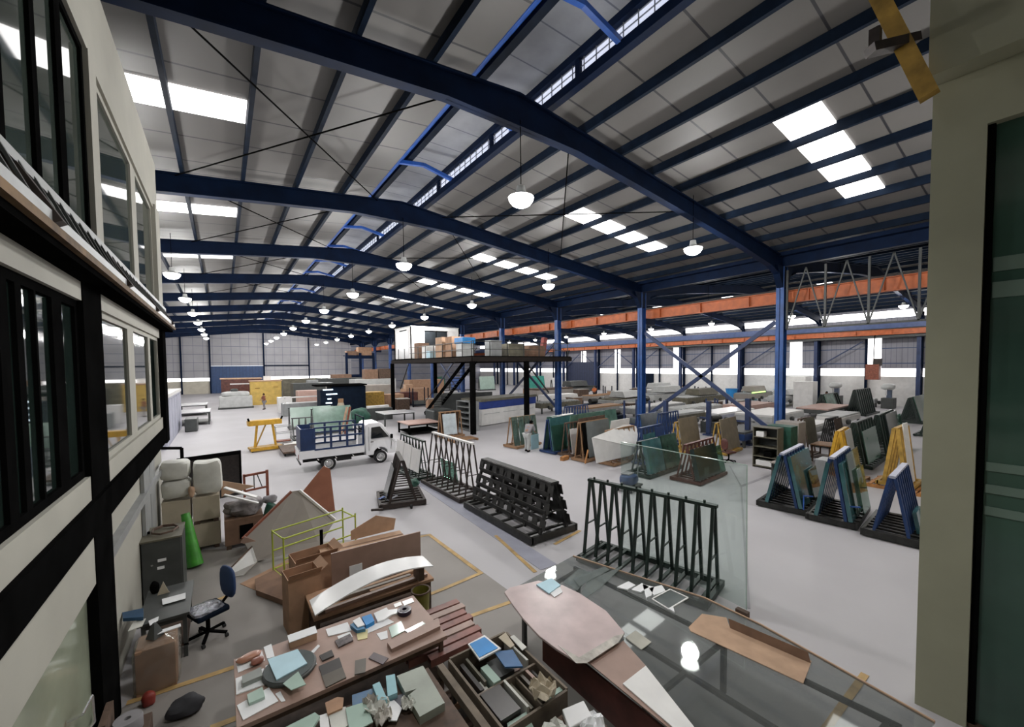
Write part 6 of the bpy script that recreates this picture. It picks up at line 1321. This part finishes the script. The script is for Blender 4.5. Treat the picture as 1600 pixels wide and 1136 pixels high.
# hooded machines at the right wall
for i, (px, py, lab) in enumerate(((1338, 627, 'white hooded drilling machine left on the right wall'), (1396, 636, 'white hooded drilling machine right on the right wall'))):
    p = at(px, py); t = thing('drilling_machine', lab, 'machine', (min(p.x, 52.0)-1, p.y, 0), 0.0)
    MB().box((0, 0, 0.5), (1.1, 0.9, 1.0)).build('base', 'dgrey', t, 0.02); MB().bar((0.2, 0, 1.0), (0.2, 0, 1.9), 0.35).build('column', mat('blue_grey_cast_%d' % i, (0.10, 0.13, 0.2), 0.5), t)
    MB().lump((-0.25, 0, 2.05), (1.7, 0.9, 0.6), 3, k=0.02, sq=3).build('hood', 'lgrey', t); MB().bar((-0.9, 0, 1.9), (-0.9, 0, 1.3), 0.1).build('spindle', 'chrome', t)
line_machine('low grey roller bed between the two hooded machines', 51.3, 11.6, 1.0, 1.4, 0.9, 'grey', 0.0, 'lgrey', False, False)
# green racks near the right wall
R = xrack('green glass rack near the right wall beside the worker in black', 43.5, 13.0, 4.0, 1.6, 1.5, 8, 'greensteel', 0.0, legw=0.12)
pane(R, 'green glass stack near the right wall, left one', 1, -1.9, 0.4, 0.2, 1.3, 'greenpane', 0.0, t=0.06)
R = xrack('dark stake rack with upright posts near the right wall', 42.0, 10.3, 4.0, 1.5, 2.1, 8, 'greensteel', 0.0, legw=0.12)
R = xrack('green glass rack far right beside the pillar', 39.5, 6.6, 6.0, 1.6, 1.8, 10, 'greensteel', 0.0, legw=0.12)
pane(R, 'row of green glass far right beside the pillar', 1, -2.8, 2.8, 0.2, 1.7, 'greenpane', 0.0, t=0.06)
R = xrack('second green glass rack far right beside the pillar', 33.0, 4.6, 5.0, 1.4, 1.6, 9, 'greensteel', 0.0, legw=0.1)
pane(R, 'green stack on the second rack far right', 1, -2.3, 2.3, 0.2, 1.5, 'greenpane', 0.0, t=0.06)
# tall glass stacks seen under the mezzanine
for i, (px0, px1, py, h, m, lab) in enumerate(((823, 856, 612, 2.4, 'teal', 'tall teal stack seen right under the mezzanine'), (748, 776, 610, 2.3, 'mint', 'pale mint stack seen under the mezzanine'), (722, 746, 610, 2.4, 'lav', 'blue grey stack seen under the mezzanine'), (704, 720, 610, 2.2, mat('mid_blue_panel', (0.08, 0.14, 0.36), 0.5), 'mid blue panel seen under the mezzanine'), (683, 697, 608, 2.2, 'dkgreen', 'dark green tarpaulin seen beside the stair'), (862, 872, 610, 2.0, 'white', 'white panel at the second column of the side hall'))):
    a, b_ = at(px0, py), at(px1, py); c = (a+b_)/2; L = min((b_-a).length, 7.0)
    R = xrack('far steel rack carrying the %s' % lab, c.x-L/2, c.y+0.35, L, 1.0, h*0.9, 4, 'dgrey', 0.0, legw=0.1)
    pane(R, lab, 1, -L/2+0.1, L/2-0.1, 0.2, h, m, 0.0, t=0.06)
# ================================================================== LEFT BACK OF THE MAIN HALL
t = thing('grey_cabinet_row', 'long pale lavender cabinet row against the left side', 'cabinet', (-3.1, 33.6, 0))
MB().span((-0.5, -5.0, 0), (0.5, 5.0, 2.75)).build('cabinet_body', 'lav', t); MB().span((-0.55, -5.05, 2.75), (0.55, 5.05, 2.95)).build('cabinet_top', 'white', t)
for i in range(6): MB().span((0.5, -4.85+i*1.65, 0.2), (0.53, -3.35+i*1.65, 2.6)).build('door', 'lav', t)
for i, (x, y, lab) in enumerate(((-2.0, 41.0, 'white topped table on the left of the aisle, nearer one'), (-2.4, 49.0, 'white topped table on the left of the aisle, farther one'))):
    table('work_table', lab, x-1.0, x+1.1, y-1.4, y+1.4, 1.05, 'whiteg', 'dgrey', 'dgrey', 0.08, 0.09, group='tables left of the aisle')
tag(MB().lump((0, 0, 0.5), (0.8, 2.6, 1.0), 12, k=0.2).build('dark_heap', 'darkcloth', None, 0, (-2.75, 38.9, 0)) if False else MB().box((0, 0, 0.45), (0.7, 1.6, 0.9)).build('dark_cart', 'dgrey', None, 0.05, (-1.9, 36.5, 0)), 'dark cart between the lavender cabinets and the white tables', 'cart')
m_ = thing('grey_machine', 'grey machine with domed cover in the aisle before the far gate', 'machine', (1.1, 54.0, 0))
MB().box((0, 0, 0.75), (3.0, 2.2, 1.2)).build('machine_body', 'lgrey', m_, 0.05); MB().lump((0, 0.1, 1.55), (2.6, 2.0, 0.6), 3, k=0.02, sq=4).build('cover', 'lgrey', m_); MB().lump((-0.1, 0.1, 1.95), (0.7, 0.7, 0.4), 3, k=0.02, sq=3).build('dome', 'dgrey', m_); MB().box((0, 0, 0.08), (3.2, 2.4, 0.15)).build('plinth', 'dgrey', m_)
m_ = thing('red_machine', 'dark red machine left of the yellow one', 'machine', (1.9, 62.0, 0))
MB().box((0, 0, 1.55), (4.2, 2.6, 3.0)).build('machine_body', 'maroon', m_); MB().box((0, 0, 3.1), (4.4, 2.8, 0.12)).build('top_plate', 'card2', m_); MB().box((0.1, -1.32, 2.45), (2.6, 0.05, 0.12)).build('light_rail', 'whiteg', m_)
m_ = thing('yellow_machine', 'large yellow machine panel left of the centre aisle', 'machine', (4.2, 57.2, 0))
MB().box((0, 0, 1.4), (3.2, 1.6, 2.8)).build('machine_body', mat('pale_yellow_panel', (0.62, 0.42, 0.10), 0.5, var=0.1), m_, 0.03); MB().box((0, 0, 2.85), (3.4, 1.8, 0.12)).build('top_plate', 'card2', m_)
for x, z in ((-0.9, 2.0), (1.0, 2.1)): MB().box((x, -0.83, z), (0.5, 0.06, 0.12)).build('handle', 'yellowdk', m_)
crate_box('white_unit', 'small white unit on top of the yellow machine', 'unit', (4.4, 57.2, 2.91), (0.8, 0.6, 0.5), 'white')
for i, (x, y, lx, ly, h, m, lab) in enumerate(((9.8, 66.0, 6.0, 3.0, 2.8, 'olive', 'long dark olive container left of the navy machine'), (9.0, 55.0, 4.5, 2.5, 2.5, 'dgrey', 'dark grey container behind the navy machine'), (13.6, 60.0, 6.0, 4.0, 2.9, 'dgrey', 'dark container in the middle distance behind the truck'),
        (7.2, 47.0, 2.0, 1.6, 2.0, 'pink', 'pinkish grey cabinet between yellow machine and navy machine'), (13.2, 46.0, 4.2, 3.0, 2.4, 'board', 'grey brown crate right of the navy machine'), (15.5, 52.0, 5.0, 3.0, 2.9, 'lgrey', 'light grey flat topped unit behind the navy machine'), (11.8, 41.0, 2.6, 1.6, 1.9, 'yellowdk', 'dull yellow crate right of the navy machine'),
        (14.6, 42.2, 2.0, 1.6, 1.5, 'card', 'open brown carton beside the mezzanine post'), (16.8, 44.2, 2.4, 1.6, 1.5, 'maroon', 'maroon crate under the mezzanine'), (19.5, 48.0, 3.0, 2.0, 1.7, 'card', 'brown carton row behind the maroon crate'), (16.0, 33.8, 1.4, 0.1, 0.1, 'dgrey', ''), (18.4, 33.4, 5.4, 1.6, 1.9, 'dgrey', 'long dark grey cabinet under the mezzanine'), (22.5, 52.0, 5.0, 2.0, 2.6, 'card', 'long brown carton stack far under the mezzanine'), (4.9, 45.5, 1.2, 1.2, 1.5, 'white', 'white box beside the person in orange brown clothes'), (10.5, 50.0, 1.6, 1.4, 2.2, 'board', 'grey cabinet behind the pinkish one'))):
    if lab: crate_box('container' if h > 2 else 'crate', lab, 'container' if h > 2 else 'crate', (x, y, 0), (lx, ly, h), m)
for i, (x, y, d, m, lab) in enumerate(((15.2, 52.0, (1.6, 1.4, 1.2), 'carddk', 'left brown carton on the light grey unit'), (16.9, 52.0, (1.5, 1.4, 1.25), 'wooddk', 'right dark carton on the light grey unit'), (13.5, 60.0, (2.5, 1.5, 0.5), 'carddk', 'brown bundle on the dark container'), (18.6, 48.0, (0.9, 0.9, 0.5), 'card2', 'pale carton on the brown carton row'), (9.0, 55.0, (1.2, 1.0, 0.35), 'grey', 'grey bundle on the dark grey container'))):
    crate_box('carton', lab, 'box', (x, y, {52.0: 2.9, 60.0: 2.9, 48.0: 1.7, 55.0: 2.5}[y]), d, m)
# white framed machine in front of the pinkish cabinet
m_ = thing('bench_machine', 'pale bench machine with white rail behind the green stacks', 'machine', (6.0, 42.0, 0))
MB().box((0, 0, 0.575), (3.4, 1.4, 1.15)).build('machine_body', 'grey', m_, 0.03); MB().box((0, -0.5, 1.7), (3.6, 0.12, 0.12)).build('rail', 'white', m_); MB().box((-1.5, -0.5, 1.4), (0.12, 0.12, 0.6)).build('post', 'white', m_); MB().box((1.7, -0.5, 1.2), (0.3, 0.2, 1.0)).build('arm', 'white', m_)
nv = thing('navy_machine', 'big navy machine with small bright lamps behind the truck', 'machine', (8.6, 38.6, 0))
MB().box((0.6, 0.4, 1.35), (2.9, 2.2, 2.7)).build('machine_body', 'navy', nv, 0.02); MB().box((-1.35, 0.0, 1.2), (0.9, 1.6, 2.4)).build('side_tower', 'navy', nv); MB().box((0, 0.2, 2.8), (4.2, 2.4, 0.12)).build('top_plate', 'black', nv)
lampm = emis('machine_lamp', (0.75, 0.9, 1.0), 2.5)
for i, (x, z, wd_) in enumerate(((-1.2, 2.45, 0.8), (-0.9, 2.05, 0.9), (-1.1, 1.65, 0.3), (-1.15, 1.3, 0.5))): MB().box((x, -0.86, z), (wd_, 0.04, 0.10)).build('lamp', lampm, nv)
# green glass racks left of the truck
R = xrack('rack of mint green glass on the left behind the truck', 3.7, 32.5, 3.0, 1.1, 1.5, 6, 'dgrey', 0.0)
pane(R, 'pale green glass stack on the left behind the truck', 1, -1.4, 1.3, 0.2, 1.35, 'mint', 0.0, t=0.06)
R = xrack('steel rack of stacked sheets left of the truck cage', 3.3, 27.6, 1.2, 1.6, 1.3, 4, 'dgrey', 0.0)
for i in range(4): tag(MB().span((-0.5, -0.4, 0), (0.6, 0.4, 0.07)).build('stacked_sheet', 'mint' if i % 2 else 'white', None, 0, (3.2+0.06*i, 26.2, 0.30+0.3*i-0.3)), 'pale sheet of the loose stack left of the truck cage, %s from the floor' % ORD[i], 'sheet', 'loose sheets left of the truck') if i == 0 else None
R = xrack('rack with three rounded cut outs of green glass right behind the truck cage', 4.6, 29.0, 2.6, 1.1, 1.65, 6, 'dgrey', 0.1)
pane(R, 'big mint green glass sheet directly behind the truck cage', 1, -1.2, 1.2, 0.18, 1.6, mat('deep_mint_glass', (0.22, 0.34, 0.28), 0.15), 0.0, t=0.06)
lad = thing('timber_ladder', 'leaning orange brown timber prop behind the truck cage', 'timber', (6.5, 27.9, 0))
MB().bar((-0.3, 0, 0), (0.15, 0.2, 1.75), 0.10).build('rail', 'card2', lad); MB().bar((-0.05, 0, 0), (0.35, 0.2, 1.75), 0.10).build('rail', 'rust', lad)
dm = thing('pale_drum', 'pale bottle shaped wrapped drum in front of the navy machine', 'drum', (7.9, 35.4, 0))
MB().lathe([(0, 0), (0.42, 0), (0.40, 0.9), (0.2, 1.5), (0.2, 1.75), (0, 1.75)], n=14).build('drum_body', 'crate', dm)
MB().lathe([(0.21, 1.3), (0.22, 1.78), (0, 1.79)], n=14).build('cap', 'wood', dm)
# yellow trestle stand and its neighbours
ys = thing('yellow_stand', 'yellow steel stand with wide top beam in the aisle', 'stand', (1.75, 25.2, 0), R_(8))
MB().box((0, 0, 1.50), (1.55, 0.5, 0.26)).build('top_beam', 'yellow', ys, 0.01)
for s in (-1, 1): MB().bar((s*0.5, 0, 0.12), (s*0.36, 0, 1.38), 0.10).build('leg', 'yellow', ys); MB().bar((s*0.74, -0.2, 1.6), (s*0.80, -0.2, 1.78), 0.08).build('stop', 'black', ys)
MB().bar((-0.45, 0, 0.2), (0.05, 0, 1.38), 0.06).build('brace', 'yellowdk', ys)
MB().box((0, 0.0, 0.16), (1.5, 0.7, 0.10)).build('base', 'yellowdk', ys); MB().box((0, -0.38, 0.12), (1.5, 0.08, 0.12)).build('front_bar', 'yellow', ys)
for sx in (-0.65, 0.65):
    for sy in (-0.3, 0.3): MB().cyl((sx-0.03, sy, 0.06), (sx+0.03, sy, 0.06), 0.06).build('wheel', 'rubber', ys)
gf = thing('wire_cart', 'thin grey wire cart beside the yellow stand', 'cart', (2.75, 26.6, 0))
b = MB()
for x in (-0.4, 0.4):
    for y in (-0.3, 0.3): b.bar((x, y, 0), (x, y, 1.05), 0.035)
b.build('upright', 'grey', gf)
b = MB()
for z in (0.15, 0.65, 1.03):
    for y in (-0.3, 0.3): b.bar((-0.4, y, z), (0.4, y, z), 0.03)
    for x in (-0.4, 0.4): b.bar((x, -0.3, z), (x, 0.3, z), 0.03)
b.build('rail', 'grey', gf); MB().box((0, 0, 0.17), (0.7, 0.5, 0.1)).build('load', 'rust', gf)
bd_ = thing('flat_dolly', 'low dark brown dolly on wheels left of the truck', 'dolly', (2.75, 23.6, 0))
MB().box((0, 0, 0.2), (0.9, 2.2, 0.08)).build('deck', 'wooddk', bd_)
for sx in (-0.35, 0.35):
    for sy in (-0.9, 0.9): MB().cyl((sx-0.03, sy, 0.08), (sx+0.03, sy, 0.08), 0.08).build('wheel', 'rubber', bd_)
# tables right behind the truck
table('work_table', 'white topped table between the truck and the mezzanine', 9.5, 11.9, 29.3, 31.4, 0.95, 'whiteg', 'dgrey', None, 0.06, 0.1)
tag(MB().box((0, 0, 0.2), (1.8, 0.3, 0.2)).build('white_box', 'white', None, 0.02, (10.4, 33.6, 0.9)), 'long white box behind the white topped table', 'box')
crate_box('dark_plinth', 'dark plinth under the long white box', 'plinth', (10.4, 33.6, 0), (2.2, 0.8, 0.99), 'dgrey')
table('pink_table', 'low table with pinkish top in front of the mezzanine', 9.4, 11.6, 24.3, 26.3, 0.75, 'pink', 'black', 'black', 0.06, 0.1)
tag(MB().lump((0, 0, 0.6), (1.6, 1.2, 1.2), 33, k=0.12).build('green_covered_heap', 'dkgreen', None, 0, (8.5, 32.2, 0)), 'dark green covered heap behind the truck cab', 'heap')
tag(MB().lump((0, 0, 0.45), (1.4, 1.0, 0.9), 34, k=0.2).build('grey_heap', 'greycloth', None, 0, (11.4, 35.6, 0)), 'grey heap at the foot of the left mezzanine post', 'heap')
tag(MB().box((0, 0, 0.6), (1.6, 1.6, 1.2)).build('dark_machine', 'dgrey', None, 0.1, (13.1, 27.6, 0)), 'dark machine beside the pinkish table', 'machine')
shelf_unit('grey shelf rack under the front edge of the mezzanine', 13.6, 24.2, 0.8, 1.8, 2.0, 'grey', 5)
R = xrack('brown A-frame rack holding a pale blue board in front of the mezzanine', 10.7, 22.6, 1.5, 1.0, 1.55, 5, 'wood', 0.0)
pane(R, 'pale blue board leaning on the brown rack in front of the mezzanine', 1, -0.6, 0.3, 0.2, 1.25, mat('pale_blue_board', (0.55, 0.62, 0.66), 0.4), 0.02, 'white_board', 'board', t=0.03)
pane(R, 'dark brown board on the back of the brown rack', -1, -0.6, 0.7, 0.2, 1.4, 'wooddk', 0.02, 'dark_board', 'board', t=0.04)
pallet('pale timber pallet under the brown rack edge', (11.4, 20.9, 0), 1.6, 1.0, 'wood')
# blue gallery at the far right of the main hall
gl = thing('blue_gallery', 'blue steel gallery far behind the navy machine', 'gallery', (19.5, 70.0, 0))
for x in (-2.8, -0.6, 1.6):
    MB().box((x, 0, 3.4), (0.35, 0.35, 6.8)).build('post', 'blue', gl)
for z in (3.0, 6.0): MB().box((-0.6, 0, z), (4.8, 0.3, 0.35)).build('beam', 'blue', gl)
MB().box((-0.6, 0.1, 1.5), (4.6, 0.1, 2.7)).build('wall_panel', 'navy', gl); MB().box((-0.6, 0.8, 6.3), (4.6, 2.0, 0.15)).build('deck', 'blue', gl)
crate_box('carton', 'orange brown carton on the blue gallery', 'box', (19.8, 70.9, 6.375), (2.2, 1.4, 1.4), 'card'); crate_box('carton', 'flat brown bundle left on the blue gallery', 'box', (17.6, 70.8, 6.375), (1.6, 1.2, 0.7), 'carddk')

# ================================================================== LOOSE CLUTTER AMONG THE MACHINES
rnd = random.Random(11)
OCC += [(XC-0.5, XC+0.5, y-0.5, y+0.5) for y in FR]+[(14.5, 21.3, 25.0, 28.0), (12.6, 17.6, 21.9, 22.7), (14.6, 16.0, 26.0, 34.5), (12.7, 17.6, 36.9, 37.5)]
def clutter(n, pts, kinds, what, grp):
    cnt = 0
    for i in range(n):
        (x0, y0), (x1, y1) = pts; f = (i+0.5)/n
        x, y = x0+(x1-x0)*f, y0+(y1-y0)*f
        nm, m, d = kinds[i % len(kinds)]; d = tuple(v*rnd.uniform(0.8, 1.25) for v in d)
        r = max(d[0], d[1])*0.8
        for dx, dy in [(0, 0)]+[(q*math.cos(a*0.785), q*math.sin(a*0.785)) for q in (0.6, 1.0, 1.4, 1.8, 2.3, 2.8, 3.4) for a in range(8)]:
            X, Y = x+dx, y+dy
            if not any(X+r > o[0] and X-r < o[1] and Y+r > o[2] and Y-r < o[3] for o in OCC): break
        else: continue
        cnt += 1
        x, y = X, Y; OCC.append((x-r, x+r, y-r, y+r))
        t = thing(nm, '%s, %s from the left' % (what, ORD[cnt-1]), nm.replace('_', ' '), (x, y, 0), rnd.uniform(-0.3, 0.3), grp)
        if nm == 'stillage':
            for sx in (-1, 1):
                for sy in (-1, 1): MB().box((sx*d[0]/2, sy*d[1]/2, d[2]/2), (0.1, 0.1, d[2])).build('upright', m, t)
            MB().box((0, 0, 0.2), (d[0], d[1], 0.1)).build('deck', m, t); MB().box((0, 0, 0.45), (d[0]*0.8, d[1]*0.7, 0.4)).build('load', 'greypane', t)
        elif nm == 'motor_unit':
            MB().box((0, 0, d[2]*0.3), (d[0], d[1], d[2]*0.6)).build('housing', m, t, 0.03); MB().cyl((-d[0]*0.3, 0, d[2]*0.75), (d[0]*0.3, 0, d[2]*0.75), d[2]*0.16).build('motor', 'blacksteel', t)
        else:
            MB().box((0, 0, d[2]/2), d).build('body', m, t, 0.03); MB().box((0, 0, d[2]+0.03), (d[0]*1.05, d[1]*1.05, 0.06)).build('lid', 'board', t)
K1 = [('motor_unit', 'navy', (1.3, 1.0, 1.2)), ('stillage', 'bracebl', (1.4, 1.1, 1.5)), ('parts_crate', 'wooddk', (1.1, 0.9, 0.8)), ('motor_unit', 'dgrey', (1.2, 0.9, 1.3)), ('parts_crate', 'carddk', (1.2, 1.0, 0.9))]
K2 = [('parts_crate', 'card', (1.3, 1.1, 1.2)), ('motor_unit', 'dgrey', (1.6, 1.0, 1.4)), ('parts_crate', 'wooddk', (1.4, 1.2, 1.3)), ('stillage', 'navy', (1.6, 1.2, 1.9))]
clutter(8, ((26.0, 25.2), (36.5, 17.0)), K1, 'dark equipment in the nearer line of side hall machines', 'equipment in the nearer line')
clutter(9, ((29.0, 31.0), (44.0, 19.0)), K1[::-1], 'dark equipment in the middle line of side hall machines', 'equipment in the middle line')
clutter(9, ((31.0, 41.5), (48.5, 25.5)), K2, 'crate or machine in the far line before the right wall', 'equipment in the far line')
clutter(7, ((23.6, 20.5), (27.6, 11.6)), K1, 'piece of equipment just behind the columns', 'equipment behind the columns')
clutter(6, ((11.0, 43.5), (20.5, 41.0)), K2, 'crate or machine behind the mezzanine stair', 'equipment behind the stair')
# blue uprights carrying the near machines
for i, (px, py, h) in enumerate(((1040, 682, 2.2), (1107, 680, 2.1), (1168, 695, 2.5))):
    p = at(px, py); MBx = MB().box((0, 0, h/2), (0.22, 0.22, h)); MBx.box((0, 0, 0.04), (0.5, 0.5, 0.08)); MBx.box((0, 0.3, h*0.5), (0.1, 0.5, 0.1))
    tag(MBx.build('steel_stanchion', 'bracebl', None, 0, p), 'blue steel stanchion among the near machines, %s from the left' % ORD[i], 'stanchion')
